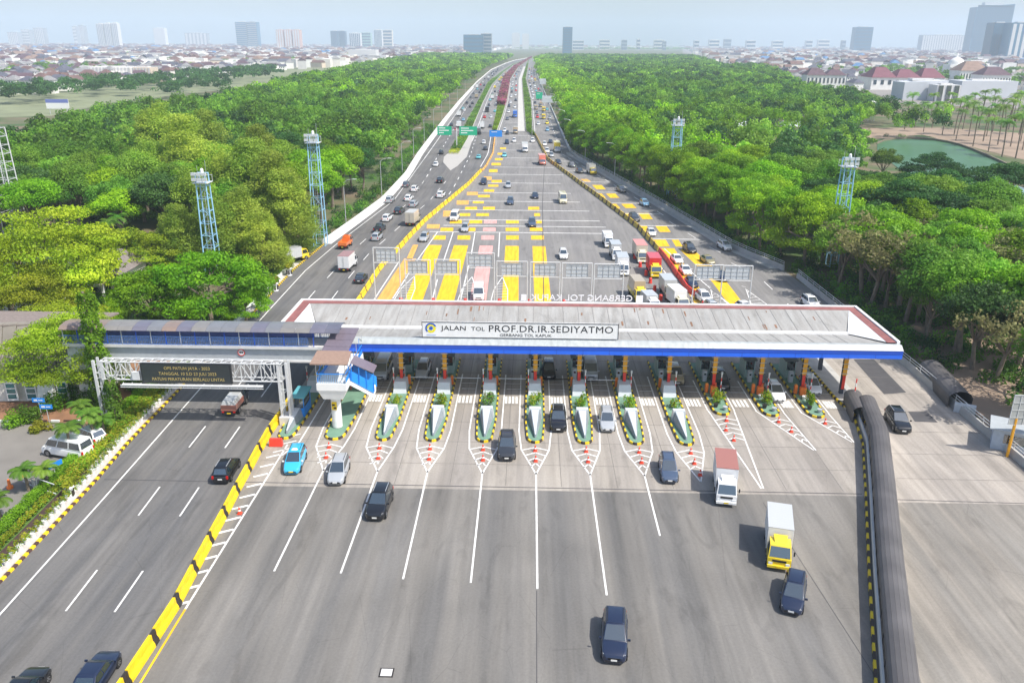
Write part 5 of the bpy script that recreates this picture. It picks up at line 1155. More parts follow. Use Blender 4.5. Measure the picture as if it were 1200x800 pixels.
V('''
266 550 mpv:black|black car with red tail lights driving away on the left road beside the gantry shadow
112 792 sedan:navy|dark blue sedan at the bottom edge, on the left road beside the yellow barrier
26 812 sedan:black|black car cut off by the bottom left corner of the photo
276 475 tarp:dark:rust:greybox:4.6:1.7:2.0|small dark truck with reddish bed under a grey cover, passing below the sign gantry
423 326 sedan:dark|dark grey sedan beside the yellow barrier, just behind the white box truck
408 312 truck:white:white:rust:6.0:2.1:3.1|white box truck with rusty roof driving away on the left road
405 287 bed:orange:orange:yellow:4.8:1.8:2.0|orange open truck driving away close to the white parapet
442 278 mpv:silver|silver car right behind the dark pickup on the left road
445 268 pickup:dark|dark pickup truck between the silver car and the white car on the left road
454 256 mpv:white|white car level with the beige box truck on the left road
468 249 suv:dark|dark car just left of the beige box truck
457 236 suv:silver|silver car hugging the white parapet of the left road
476 218 mpv:grey|grey car near the white parapet, ahead of the silver one
486 223 mpv:white|white car right of the grey car near the parapet
479 234 mpv:white|white car in the middle of the left road, behind another white car
485 241 mpv:silver|pale silver car partly hidden by the beige box truck
484 260 truck:beige:beige:beige:6.4:2.2:3.2|beige box truck driving away beside the yellow barrier blocks
516 213 suv:black|black car below the tip of the pale gore
517 230 suv:white|large white car nearest the curved yellow barrier blocks
511 194 mpv:white|white car left of the tip of the pale gore
517 180 mpv:black|black car left of the green shrubs at the median end
529 147 sedan:dark
538 136 truck:white:white:beige:6:2.2:3
544 130 mpv:white
551 126 mpv:dark
543 141 sedan:lightblue
538 149 truck:white:white:white:6:2.2:2.9
534 153 hatch:red
561 185 sedan:teal|teal taxi on the left carriageway beside the orange kerb strip
569 175 sedan:dark
567 168 mpv:white
561 157 tarp:dark:dark:grey:6:2.2:3
565 150 truck:white:white:beige:6:2.2:3
574.5 149 sedan:black
571 131 truck:dark:dark:dark:7:2.3:3.2
580 131 sedan:teal
573 124 mpv:dark
581 123 mpv:white
577 116 truck:green:white:green:7:2.3:3.2
580 108 suv:dark
588 100 mpv:white
585 96 mpv:bluegrey
589 89 mpv:silver
559 103 truck:white:white:white:6:2.2:3
572.5 92 truck:white:white:white:6:2.2:3
555 110 mpv:grey
562 109 mpv:dark
567.5 100 sedan:navy
568 93 mpv:dark
577 88 mpv:white
584 108 mpv:silver
583 117 mpv:white
594.5 157 mpv:dark
591.5 154 mpv:white
604 156 truck:tan:tan:tan:6:2.2:3
594 168 suv:navy
602.5 166 mpv:white
615 177 truck:white:white:beige:8:2.3:3.2|white box truck left of the orange truck on the entry lanes
624 166 mpv:white
591 183 sedan:teal
635 192 truck:salmon:salmon:salmon:7:2.3:3.3|salmon orange box truck coming down at the start of the right barrier
603.5 137 truck:blue:blue:blue:9:2.4:3.6|blue truck on the middle carriageway far up the highway
594.5 140 sedan:grey
596.5 125 mpv:dark
599 114 van:white
604 112 mpv:white
605 101 mpv:red
605 105 mpv:white
599 102 mpv:white
599 97 mpv:silver
606 92 mpv:silver
605.5 88 mpv:lightblue
601 91 mpv:white
608 85 mpv:dark
628 128 truck:tan:tan:tan:6:2.2:2.8
637 130 truck:yellow:yellow:cream:5.5:2.1:2.8
631 146 mpv:white
641 145 mpv:yellow
641.5 153 mpv:lightblue
638 170 mpv:white
641 178 suv:white
652.5 177 truck:white:yellow:yellow:8:2.4:3.6|tall yellow box truck with white cab on the far right lanes
646 183 mpv:silver
645 167 sedan:navy
654 191 sedan:navy
670 195 pickup:grey
679 202 suv:dark|dark car left of the beige truck in the tree shade on the right lanes
693 203 truck:yellow:greybox:greybox:6:2.2:3.0|grey box truck with yellow cab in the tree shade on the right lanes
728 224 suv:grey|grey car in the tree shade close to the right parapet
755 240 mpv:lightblue|light blue car close to the right parapet
743 256 suv:dark|dark car beside the right barrier, below the light blue car
763 273 hatch:white|white car beside the right barrier, above the red truck
625.5 98 sedan:dark
627 101 mpv:dark
631 105 mpv:red
621 100 mpv:white
625 112 mpv:white
624 116 mpv:white
627 121 sedan:dark
620 85 mpv:white
624.5 87 mpv:silver
620.5 90 mpv:white
624 93 mpv:white
622 106 mpv:silver
629 110 mpv:dark
567 215 suv:navy|dark blue car at the top of the orange and yellow patches beside the barrier
595.5 219 mpv:silver|silver car above the dark blue one in the middle of the entry lanes
598 238 suv:bluegrey|blue grey car in the middle of the entry lanes
627 231 sedan:navy|dark blue car on the long dark seam of the entry lanes
659 236 minibus:cream|cream minibus coming down the entry lanes near the right barrier
623.5 262 suv:bluegrey|blue grey car driving over the yellow patches on the dark seam
545 268 mpv:silver|silver car between the short yellow patches left of the pink lane
533 255 van:white|white van on the yellow patches behind the silver car
497 279 mpv:silver|silver car on the dark strip beside the yellow barrier blocks
660 299 mpv:white|white car alone on the plain grey lane between the patches and the trucks
712 285 truck:white:white:white:5.2:1.9:2.6|small white truck, last of the three white trucks
721 299 truck:white:greybox:greybox:5.8:2.0:2.9|grey roofed white truck in the middle of the three white trucks
729 316 truck:white:white:greybox:6.2:2.1:3.1|white box truck first of the three white trucks
750 301 truck:cream:beige:salmon:7.2:2.2:3.2|truck with salmon roof and cream cab behind the red truck
766 318 truck:yellow:red:red:6.4:2.2:3.3|red box truck with yellow cab in the truck queue
747 346 tarp:yellow:yellow:tan:6.4:2.2:3.3|yellow truck with tan cover close to the canopy
783 343 truck:cream:greybox:greybox:6.2:2.1:3.0|grey box truck with cream cab beside the red plastic barrier
794 357 truck:cream:white:white:5.6:2.1:3.1|white truck with cream cab ahead of the grey box truck
762 360 truck:white:greybox:greybox:5.0:1.9:2.6|small white truck half hidden by the canopy edge
793 304 sedan:white|white car at the head of the yellow lane beside the dark car
803 317 sedan:white|white car in the yellow lane right behind the dark blue car
808 292 suv:black|black car between the white cars and the parapet lane
829 305 sedan:camo|dark yellow car on the upper end of the second yellow lane
810 331 sedan:navy|dark blue car in the queue beside the red plastic barrier
825 350 suv:white|white car behind the canopy beneath the first sign frame on the right
835 362 mpv:silver|silver blue car just behind the canopy on the right
873 361 hatch:white|white car just behind the canopy beneath the last sign frame
849 289 suv:white|white car running along the right parapet
950 356 suv:white|white car half hidden by the canopy near its right end
845 324 sedan:navy|dark blue car seen behind the right hand sign frame
561 345 van:white|white van in the pink lane behind the canopy
449 434 van:silver|silver van under the canopy in the second lane from the stair landing
496 434 mpv:silver|silver car under the canopy in the lane left of the pink lane
643 434 mpv:black|black car under the canopy left of the silver van
691 434 van:silver|silver van under the canopy in the centre right lanes
791 440 suv:gold|gold coloured car under the canopy
843 446 suv:black|black car under the canopy on the right
908 460 mpv:white|white car leaving the canopy shade beside the short islands
950 452 mpv:white|white car at the barrier in the last covered lane
346 540 mpv:taxi -.41|bright blue taxi leaving the leftmost lane
397 552 mpv:silver -.35|silver car beside the blue taxi
445 590 suv:black -.39|black car alone on the left lane line of the front plaza
594 524 suv:dark -.03|dark car with yellow plate beside the middle island
654 492 suv:black .03|black car between two islands right of the dark one
711 493 mpv:silver .10|silver car between two islands right of the black car
783 550 mpv:bluegrey .18|blue grey car left of the rusty roofed truck
849 570 truck:white:white:rust:5.8:2.0:3.0 .10|white truck with rusty red roof at the end of the concrete plaza
911 640 truck:yellow:white:greybox:5.8:2.0:2.9 .06|box truck with yellow cab on the right of the front plaza
930 696 mpv:navy -.15|dark blue car just in front of the truck with the yellow cab
720 746 suv:navy -.02|navy black car nearest the camera in the middle of the front plaza
1052 494 suv:black .7|black car alone on the concrete lane right of the long brown walkway
''')
# waiting vehicles beside the road at the left
place(346, 303, 'truck:yellow:greybox:greybox:5.4:2.0:2.8', 'grey box truck with yellow cab parked under the olive trees', 0-35)
place(80, 528, 'van:white', 'white van with dark windows parked behind the palms', 75)
place(104, 511, 'mpv:white', 'white car standing behind the white van, half hidden by palm fronds', 60)
# denser distant traffic in the lanes of the highway
LANES = [('A', off(LE, 6.2), .35), ('A', off(LE, 10.2), .35), ('A', off(L2, 4.6), .3), ('A', off(L2, 8.2), .3), ('B', off(L4, 3.2), .3), ('B', off(L4, 6.6), .3), ('C', off(L6, 3.2), .5), ('C', off(L6, 6.6), .5), ('C', off(L6, 10.0), .3)]
TK = ['mpv:white', 'mpv:silver', 'mpv:black', 'suv:dark', 'mpv:white', 'suv:white', 'sedan:navy', 'mpv:grey', 'sedan:teal', 'truck:white:white:white:6:2.2:3', 'truck:tan:tan:tan:6:2.2:3', 'mpv:red', 'truck:yellow:yellow:cream:5.5:2.1:2.8']
taken = [(o.location.x, o.location.y) for o, *_ in PEND]
for z_, fx, dens in LANES:
    y = 410+R.uniform(0, 30)
    while y < 1350:
        y += R.uniform(12, 26)/dens*(.5+y/1400); x = fx(y)
        if any(abs(x-a)+abs(y-b_)*.15 < 3.2 for a, b_ in taken): continue
        taken.append((x, y)); key = R.choice(TK); pr = vehicle(key, True); ang = -math.atan2(fx(y+8)-x, 8)+(0 if z_ == 'A' else math.pi)
        if pr.name not in USEDP: USEDP.add(pr.name); o = pr; o.location = (x, y, .05); o.rotation_euler = (0, 0, ang)
        else: o = dup(pr, (x, y, .05), ang)
        if '_used' in o: del o['_used']
        nm = pr.name.split('.')[0]; o['category'] = CAT[nm]; PEND.append((o, key.split(':'), nm, z_, x, y))
# labels for the far traffic: colour, carriageway and order
CN = dict(navy='dark blue', bluegrey='blue grey', lightblue='light blue', dark='dark', taxi='bright blue')
groups = {}
for (o, a, nm, z, x, y) in PEND:
    if nm in ('box_truck', 'covered_truck', 'flatbed_truck'): c = (a[2] if a[2] == a[1] else CN.get(a[1], a[1])+' cabbed '+a[2])
    else: c = a[1]
    c = c.replace('greybox', 'grey'); c = CN.get(c, c)
    groups.setdefault((c, CAT[nm], z), []).append((y, o))
ZN = {'A': 'the left highway carriageways', 'B': 'the middle highway carriageway', 'C': 'the rightmost highway carriageway'}
for (c, ct, z), l in groups.items():
    l.sort(key=lambda t: t[0])
    for i, (y, o) in enumerate(l):
        o['label'] = (f'{c} {ct} on {ZN[z]}, only one of its colour' if len(l) == 1 else f'{ordnear(i)} distant {c} {ct} on {ZN[z]}')
        o['group'] = 'distant traffic on the highway'
for pr in list(PROT.values()):
    if pr.name not in USEDP: print('UNUSED', pr.name)
# highway signs and lamps
gs = M('sign_green', (.01, .42, .22), .5); 
def hsign(x, y, h, wd, ht, lab, mat, lines=3, back=False, name='road_sign'):
    o = thing(name, lab, 'road sign', (x, y, 0)); one('post', o, lambda b: b.tube((0, .1, 0), (0, .1, h), .16, wsteel, n=8))
    one('panel', o, lambda b: b.box(-wd/2, wd/2, -.06, 0, h-ht, h, mat))
    one('marking', o, lambda b: [b.box(-wd*.35, wd*(.1+.2*(i % 2)), -.075, -.063, h-ht*(.25+i*.27)-.12, h-ht*(.25+i*.27)+.12, white) for i in range(lines)])
    return o
p = PD(521, 160, 330); t = PD(521, 151, 330)
o = thing('overhead_sign', 'two green direction panels on one T shaped post over the left carriageways', 'road sign', (PD(535, 160, 330).x, 330, 0))
one('post', o, lambda b: (b.tube((0, .1, 0), (0, .1, 8.0), .22, wsteel, n=8), b.box(-6.5, 7.5, .05, .3, 6.9, 7.2, wsteel)))
for (xa, xb) in ((-7.6, -1.9), (1.2, 8.2)):
    pn = one('sign_panel', o, lambda b: (b.box(xa, xb, -.08, 0, 5.2, 8.6, gs)))
    one('marking', pn, lambda b: [b.box(xa+.6, xa+.6+(xb-xa)*w__, -.1, -.083, z_-.18, z_+.18, white) for z_, w__ in ((7.9, .45), (7.0, .7), (6.1, .35))])
hsign(PD(581, 148, 340).x, 340, 6.2, 5.2, 2.6, 'blue panel sign at the median between the left and middle carriageways', blue_b, 1)
hsign(PD(632, 111, 560).x, 560, 9.0, 4.5, 4.2, 'green panel sign on the right carriageway far up the highway', gs, 1)
hsign(PD(644, 116, 520).x, 520, 9.2, 9.0, 4.0, 'long grey backed sign reaching over the right carriageway', grey_l, 1)
hsign(PD(636, 97, 700).x, 700, 12, 5, 4.5, 'small grey sign above the right parapet, farthest up the road', grey_l, 1)
p = P(567, 203, 0)
def street_lamp(x, y, h, side, lab, g):
    o = thing('street_lamp', lab, 'street lamp', (x, y, 0), 0, g)
    one('pole', o, lambda b: (b.tube((0, 0, 0), (0, 0, h), .13, steel, .08), b.path([(0, 0, h), (side*.9, 0, h+.7), (side*2.2, 0, h+.9)], .06, steel)))
    one('lamp_head', o, lambda b: b.cbox((side*2.6, 0, h+.88), (.9, .3, .14), wsteel), bevel=.03)
    return o
proto = {}
for (sgn, pts, dx, grp, wh) in ((1, LE, -1.6, 'street lamps along the woods on the left', 'left parapet'), (-1, RW, 1.6, 'street lamps along the right parapet', 'right parapet')):
    ys = [186, 222, 262, 305, 350, 400, 455, 520, 600, 700] if sgn == 1 else [262, 300, 345, 395, 450, 520, 600, 700]
    o0 = None
    for i, y in enumerate(ys):
        lab = f'grey street lamp beside the {wh}, {ordn(i)} counting up the road'
        if o0 is None: o0 = street_lamp(itp(y, pts)+dx, y, 9.5, sgn if i else sgn, lab, grp); reg(o0)
        else: dup(o0, (itp(y, pts)+dx, y, 0), 0, lab, grp)
o0 = street_lamp(.3, 372, 10, 1, 'street lamp standing at the tip of the green median strip on the right', None)
# ================================================================== VEGETATION
LM = dict(bright=leaf_mat('leaf_bright_green', (.13, .32, .006), (.30, .53, .012)), umbrella=leaf_mat('leaf_yellow_green', (0.258, 0.403, 0.0134), (0.47, 0.56, 0.028)), mid=leaf_mat('leaf_mid_green', (.075, .20, .018), (.19, .36, .03)),
          dark=leaf_mat('leaf_dark_green', (0.0336, 0.106, 0.0246), (0.0728, 0.179, 0.0336)), olive=leaf_mat('leaf_olive', (.22, .36, .035), (.46, .58, .07)), fresh=leaf_mat('leaf_fresh', (0.134, 0.314, 0.0168), (0.302, 0.515, 0.0504)), brown=leaf_mat('leaf_brownish', (0.202, 0.19, 0.0784), (0.314, 0.325, 0.112)),
          palm=leaf_mat('leaf_palm', (.10, .27, .03), (.27, .44, .05)), yellow=leaf_mat('leaf_golden', (0.47, 0.47, 0.0336), (0.224, 0.314, 0.0224)), hedge=leaf_mat('leaf_hedge', (0.224, 0.47, 0.0202), (0.134, 0.336, 0.0134), oscale=1.5), pink=leaf_mat('bougainvillea', (0.381, 0.0672, 0.146), (0.224, 0.0784, 0.0896), oscale=.1))
def leaf_mesh(name, C, OUT, size, mats, mi=None, aspect=.6, upb=.25, seed=1):
    rng = np.random.default_rng(seed); n = len(C); size = np.broadcast_to(np.asarray(size, float).reshape(-1, 1) if np.ndim(size) else np.full((n, 1), size), (n, 1))
    nr = OUT*.7+rng.normal(size=(n, 3))*.55; nr[:, 2] += upb; nr /= np.linalg.norm(nr, axis=1, keepdims=True)+1e-9
    a = np.cross(nr, rng.normal(size=(n, 3))); a /= np.linalg.norm(a, axis=1, keepdims=True)+1e-9; c = np.cross(nr, a)
    s = size*rng.uniform(.65, 1.35, (n, 1)); a = a*s*.5; c = c*s*.5*aspect
    V_ = np.stack([C-a, C+c*1.0-a*.1, C+a, C-c*1.0-a*.1], 1).reshape(-1, 3)
    me = bpy.data.meshes.new(name); me.vertices.add(4*n); me.vertices.foreach_set('co', V_.ravel()); me.loops.add(4*n); me.loops.foreach_set('vertex_index', np.arange(4*n, dtype=np.int32))
    me.polygons.add(n); me.polygons.foreach_set('loop_start', np.arange(0, 4*n, 4, dtype=np.int32)); me.polygons.foreach_set('loop_total', np.full(n, 4, dtype=np.int32))
    for m in mats: me.materials.append(m)
    if mi is not None: me.polygons.foreach_set('material_index', np.asarray(mi, dtype=np.int32))
    me.update(); return me
def clumps(kind, rng):
    if kind == 'round':
        k = 34; d = rng.normal(size=(k, 3)); d /= np.linalg.norm(d, axis=1, keepdims=True); d[:, 2] = np.abs(d[:, 2])*1.0-.25; r = rng.uniform(.55, 1.0, (k, 1))
        return d*r*np.array([4.0, 4.0, 3.3])+np.array([0, 0, 7.6]), np.column_stack([rng.uniform(1.1, 1.75, k)]*2+[rng.uniform(.8, 1.2, k)])
    if kind == 'umbrella':
        k = 44; a = rng.uniform(0, 6.283, k); r = np.sqrt(rng.uniform(0, 1, k))*6.3; z = 8.6-(r/6.3)**2*2.3+rng.choice([0, -1.1, -2.0], k, p=[.6, .25, .15])+rng.normal(size=k)*.25
        return np.column_stack([r*np.cos(a), r*np.sin(a), z]), np.column_stack([rng.uniform(1.3, 2.0, k)]*2+[rng.uniform(.4, .6, k)])
    if kind == 'feather':
        k = 60; t = rng.uniform(0, 1, k); a = rng.uniform(0, 6.283, k); rr = (1-t*.75)*3.7*rng.uniform(.5, 1, k)
        return np.column_stack([rr*np.cos(a), rr*np.sin(a), 3.2+t*9.5]), np.column_stack([rng.uniform(.8, 1.3, k)]*2+[rng.uniform(.9, 1.5, k)])
    if kind == 'dome':
        k = 70; a = rng.uniform(0, 6.283, k); e = np.arcsin(rng.uniform(-.05, 1, k)); q = rng.uniform(.8, 1.05, k)
        return np.column_stack([np.cos(a)*np.cos(e)*5.4*q, np.sin(a)*np.cos(e)*5.4*q, 3.4+np.sin(e)*5.2*q]), np.column_stack([rng.uniform(1.1, 1.8, k)]*2+[rng.uniform(.45, .75, k)])
    if kind == 'bigdome':
        k = 120; a = rng.uniform(0, 6.283, k); e = np.arcsin(rng.uniform(-.1, 1, k)); q = rng.uniform(.72, 1.08, k)
        return np.column_stack([np.cos(a)*np.cos(e)*6.0*q, np.sin(a)*np.cos(e)*6.0*q, 3.6+np.sin(e)*5.4*q]), np.column_stack([rng.uniform(1.0, 1.9, k)]*2+[rng.uniform(.3, .5, k)])
    if kind == 'cone':
        k = 90; t = rng.uniform(0, 1, k); a = rng.uniform(0, 6.283, k); rr = (1-t**1.6*.8)*4.2*rng.uniform(.55, 1, k)
        return np.column_stack([rr*np.cos(a), rr*np.sin(a), 1.2+t*11.5]), np.column_stack([rng.uniform(.9, 1.5, k)]*2+[rng.uniform(.8, 1.3, k)])
    if kind == 'loose':
        k = 30; d = rng.normal(size=(k, 3)); d /= np.linalg.norm(d, axis=1, keepdims=True); d[:, 2] = np.abs(d[:, 2])
        return d*rng.uniform(.5, 1.15, (k, 1))*np.array([4.4, 4.4, 3.6])+np.array([0, 0, 6.4]), np.column_stack([rng.uniform(.7, 1.2, k)]*2+[rng.uniform(.5, .8, k)])
def crown_mesh(kind, mat, seed, n=5200, size=.40, aspect=.6):
    rng = np.random.default_rng(seed); c, r = clumps(kind, rng); wgt = r[:, 0]*r[:, 1]; wgt /= wgt.sum(); i = rng.choice(len(c), n, p=wgt)
    d = rng.normal(size=(n, 3)); d /= np.linalg.norm(d, axis=1, keepdims=True); q = rng.uniform(.25, 1, (n, 1))**.45*rng.uniform(.85, 1.12, (n, 1))
    C = c[i]+d*q*r[i]; return leaf_mesh('crown', C, d, size, [LM[mat]], aspect=aspect, seed=seed+5), c
def trunk_mesh(cl, seed, h=6.0, r=.28):
    rr = random.Random(seed); b = MB(); top = (rr.uniform(-.5, .5), rr.uniform(-.5, .5), h*.55); b.tube((0, 0, -.3), top, r, bark, r*.7, n=8)
    for j in range(7):
        c = cl[rr.randrange(len(cl))]; m = Vector(top).lerp(Vector(c), .5)+Vector((rr.uniform(-.3, .3), rr.uniform(-.3, .3), rr.uniform(.1, .6)))
        b.tube(top, m, r*.5, bark, r*.3, n=6); b.tube(m, c, r*.3, bark, r*.08, n=5)
        for _ in range(2):
            e = m+Vector((rr.uniform(-1.5, 1.5), rr.uniform(-1.5, 1.5), rr.uniform(.6, 1.8))); b.tube(m, e, r*.2, bark, r*.05, n=4)
    return b.mesh('trunk')
TV = {}
def tree_kind(key, shape, mat, nvar=3, **k):
    TV[key] = []
    for j in range(nvar):
        s = abs(hash((key, j))) if False else (sum(ord(c) for c in key)*13+j*71); cm_, cl = crown_mesh(shape, mat, s, **k); TV[key].append((cm_, trunk_mesh(cl, s)))
tree_kind('bright', 'round', 'bright', 3, n=12500, size=.31); tree_kind('umbrella', 'umbrella', 'umbrella', 2, n=13000, size=.36); tree_kind('lime', 'dome', 'bright', 2, n=17000, size=.30); tree_kind('bigumb', 'bigdome', 'umbrella', 2, n=34000, size=.22); tree_kind('domeu', 'dome', 'umbrella', 2, n=17000, size=.28)
tree_kind('mid', 'round', 'mid', 3, n=11500, size=.32); tree_kind('dark', 'round', 'dark', 2, n=9500, size=.35); tree_kind('rain', 'umbrella', 'dark', 2, n=12000, size=.33)
tree_kind('olive', 'cone', 'olive', 3, n=24000, size=.34, aspect=.35); tree_kind('feather', 'feather', 'mid', 2, n=6500, size=.45, aspect=.45); tree_kind('loose', 'loose', 'brown', 2, n=1500, size=.38); tree_kind('yellowish', 'round', 'fresh', 3, n=12500, size=.30); tree_kind('airy', 'loose', 'fresh', 2, n=3800, size=.38)
TH = dict(airy=10.4, bigumb=9.4, domeu=9.2, bright=11.2, umbrella=9.4, lime=9.2, mid=11.2, dark=11.2, rain=9.4, olive=13.4, feather=13.4, loose=10.4, yellowish=11.2)
TN = dict(airy='leafy_tree', bigumb='spreading_tree', domeu='spreading_tree', bright='leafy_tree', umbrella='spreading_tree', lime='spreading_tree', mid='leafy_tree', dark='dark_tree', rain='spreading_tree', olive='feathery_tree', feather='feathery_tree', loose='bare_tree', yellowish='leafy_tree')
ntree = 0; LAST = [None]; LABT = {}
def tree(key, x, y, h, label, group=None, wide=1.0, cat='tree'):
    global ntree; ntree += 1
    v = TV[key][R.randrange(len(TV[key]))]; s = h/TH[key]; o = thing(TN[key], label, cat, (x, y, 0), R.uniform(0, 6.28), group); LAST[0] = o; o.scale = (s*wide, s*wide, s)
    ob('trunk', v[1], o); ob('crown', v[0], o); return o
def tpx(key, px, pyt, Y, label, group=None, wide=1.0):
    t = PD(px, pyt, Y); return tree(key, t.x, Y, t.z, label, group, wide)
ORDO = ['tallest far left one', 'highest on the left', 'upper middle one', 'rear upper one', 'right of the first tower', 'left of the first tower', 'between the two towers', 'left of the second tower', 'touching the second tower', 'right behind the first tower', 'at the kerb by the parked truck', 'nearest the road', 'directly below the first tower', 'rearmost one', 'lower left one', 'second from the left']
# ---- left, near the compound
tpx('bigumb', 34, 240, 114, 'huge spreading yellow green tree at the left edge of the photo, its upper layer', None, .98)
tpx('bigumb', 5, 302, 104, 'lower spreading yellow green tree cut by the left edge beneath the huge one', None, 1.05)
tpx('bigumb', 60, 358, 96, 'spreading light green tree shading the ribbed concrete wall of the office', None, 1.3)
tpx('domeu', 160, 266, 138, 'spreading yellow green tree behind the grey brown house roof', None, 1.3)
tpx('lime', 238, 292, 113, 'wide vivid green tree above the pedestrian bridge, largest of its colour', None, 1.12)
tpx('lime', 172, 312, 112, 'vivid green tree left of the widest one above the pedestrian bridge', None, 1.15)
tpx('lime', 285, 330, 114, 'low vivid green tree right of the widest one, at the road kerb', None, .9)
tpx('dark', 152, 318, 116, 'dark glossy leaved tree left of the vivid green trees behind the bridge', None, .8)
tpx('bright', 130, 352, 106, 'small bright tree behind the left end of the pedestrian bridge', None, .9)
tpx('lime', 205, 345, 112, 'dense green tree right behind the footbridge roof at its middle', None, 1.1)
tpx('yellowish', 98, 430, 86, 'small tree with pale pink blossom beside the left leg of the gantry', None, .9)
for i, (px, py, Y) in enumerate(((150, 150, 250), (182, 122, 240), (215, 138, 205), (238, 132, 232), (262, 175, 172), (222, 200, 160), (293, 168, 168), (318, 182, 160), (338, 205, 156), (278, 222, 146), (322, 250, 142), (348, 262, 146), (250, 235, 142), (300, 150, 215), (205, 245, 140), (170, 165, 205))):
    t = PD(px, py, Y); x = min(t.x, itp(Y, LE)-4.6)
    tree('olive', x, Y, t.z+1.0, f'tall feathery olive green tree behind the blue towers, {ORDO[i]}', 'olive green trees left of the road', 1.22)
tpx('bigumb', 76, 366, 88.5, 'light green tree leaning over the office roof beside the footbridge end', None, 1.05)
for (px, py, Y, k_, l_) in ((1098, 180, 236, 'rain', 'dark spreading tree on the near bank of the pond, left one'), (1122, 192, 225, 'dark', 'dark tree on the near bank of the pond, middle one'), (1188, 190, 205, 'rain', 'large dark spreading tree at the right edge below the pond'), (1170, 225, 175, 'rain', 'dark spreading tree by the grey canal water'), (1040, 172, 255, 'mid', 'green tree hiding the left end of the pond')): tpx(k_, px, py, Y, l_, None, 1.1)
# ---- regions
def inpoly(x, y, poly):
    c = False; j = len(poly)-1
    for i in range(len(poly)):
        xi, yi = poly[i]; xj, yj = poly[j]
        if (yi > y) != (yj > y) and x < (xj-xi)*(y-yi)/(yj-yi)+xi: c = not c
        j = i
    return c
def wpoly(pts, z): return [(P(a, b_, z).x, P(a, b_, z).y) for a, b_ in pts]
def grid(x0, x1, y0, y1, s):
    out = []; y = y0; r = 0
    while y < y1:
        x = x0+(s/2 if r % 2 else 0)
        while x < x1: out.append((x+R.uniform(-.36, .36)*s, y+R.uniform(-.36, .36)*s)); x += s
        y += s*.9; r += 1
    return out
leftw = wpoly([(-120, 174), (0, 148), (60, 136), (130, 121), (250, 111), (330, 92), (420, 75), (500, 62), (560, 59), (604, 60)], 12)
leftw += [(itp(y, LE)-6, y) for y in (1900, 1600, 1300, 980, 700, 450, 313, 260, 216, 190, 166)]+[(-62, 158), (-75, 165), (-100, 150), (-120, 150)]
rightw = [(itp(y, RW)+4.5, y) for y in (92, 146, 165, 214, 276, 315, 400, 480, 800, 1200, 1600, 1900)]+wpoly([(655, 62), (720, 58), (800, 61), (850, 76), (900, 76), (940, 98), (1000, 106), (1060, 122), (1130, 124), (1240, 132)], 11)+[(150, 240), (110, 150), (80, 100), (66, 80)]
holes_px = [[(1025, 160), (1062, 158), (1110, 161), (1155, 175), (1200, 195), (1240, 160), (1240, 120), (1095, 122), (1050, 135), (1010, 150)]]
pond_w = wpoly([(1020, 170), (1062, 158), (1110, 160), (1160, 176), (1250, 205), (1260, 150), (1100, 140), (1040, 150)], 0)+[]
canal_w = wpoly([(1060, 214), (1100, 200), (1160, 205), (1260, 235), (1260, 330), (1150, 275), (1100, 250)], 0)
dirt_w = wpoly([(845, 188), (962, 194), (957, 160), (870, 156)], 0)
stuff = []   # far trees: x, y, h, r, material
cand = []
for s, ya, yb in ((9.6, 100, 420), (11, 420, 800), (15, 800, 2200)):
    for (x, y) in grid(-760, -15, max(ya, 150), yb, s):
        if inpoly(x, y, leftw) and x < itp(y, LE)-5: cand.append((x, y, 'L'))
    for (x, y) in grid(0, 700, ya, yb, s):
        if not inpoly(x, y, rightw) or x < itp(y, RW)+4.5: continue
        if inpoly(x, y, pond_w) or inpoly(x, y, canal_w): continue
        if inpoly(x, y, dirt_w) and R.random() < .7: continue
        pt = PRJ(x, y, 10); 
        if 1005 < pt[0] < 1260 and y > 200:
            # keep the pond and the strip of bare earth open to view
            tp_, bt_ = PRJ(x, y, 14), PRJ(x, y, 0)
            if y < 372 and bt_[1] > 163 and PRJ(x, y, 9)[1] < 200 and 1012 < bt_[0] < 1215 and x > 95: continue
        cand.append((x, y, 'R'))
for (x, y) in grid(58, 128, 84, 150, 7.5): cand.append((x, y, 'R'))
def vis(x, y):
    a = PRJ(x, y, 6); return -60 < a[0] < 1260 and 40 < a[1] < 900
cand = [c for c in cand if vis(c[0], c[1])]
cand.sort(key=lambda c: c[1]+abs(c[0])*.15)
SX = [( -1, 'L'), (1, 'R')]
lab_w = dict(yellowish='light green leafy tree of the left wood', bright='bright green leafy tree of the left wood', mid='mid green leafy tree of the left wood', feather='soft feathery green tree of the left wood', dark='dark green tree of the left wood', lime='flat topped vivid green tree in the dense wood left of the road')
lab_r = dict(bright='bright green leafy tree beyond the roadside row', mid='mid green leafy tree beyond the roadside row', rain='dark spreading tree in the park on the right', dark='dark green rounded tree in the park on the right', olive='olive feathery tree in the park on the right', loose='nearly bare greyish tree in the park on the right', yellowish='light green tree in the park on the right', airy='loose light green tree in the park on the right', umbrella='spreading yellow green tree in the park on the right')
rowcount = 0
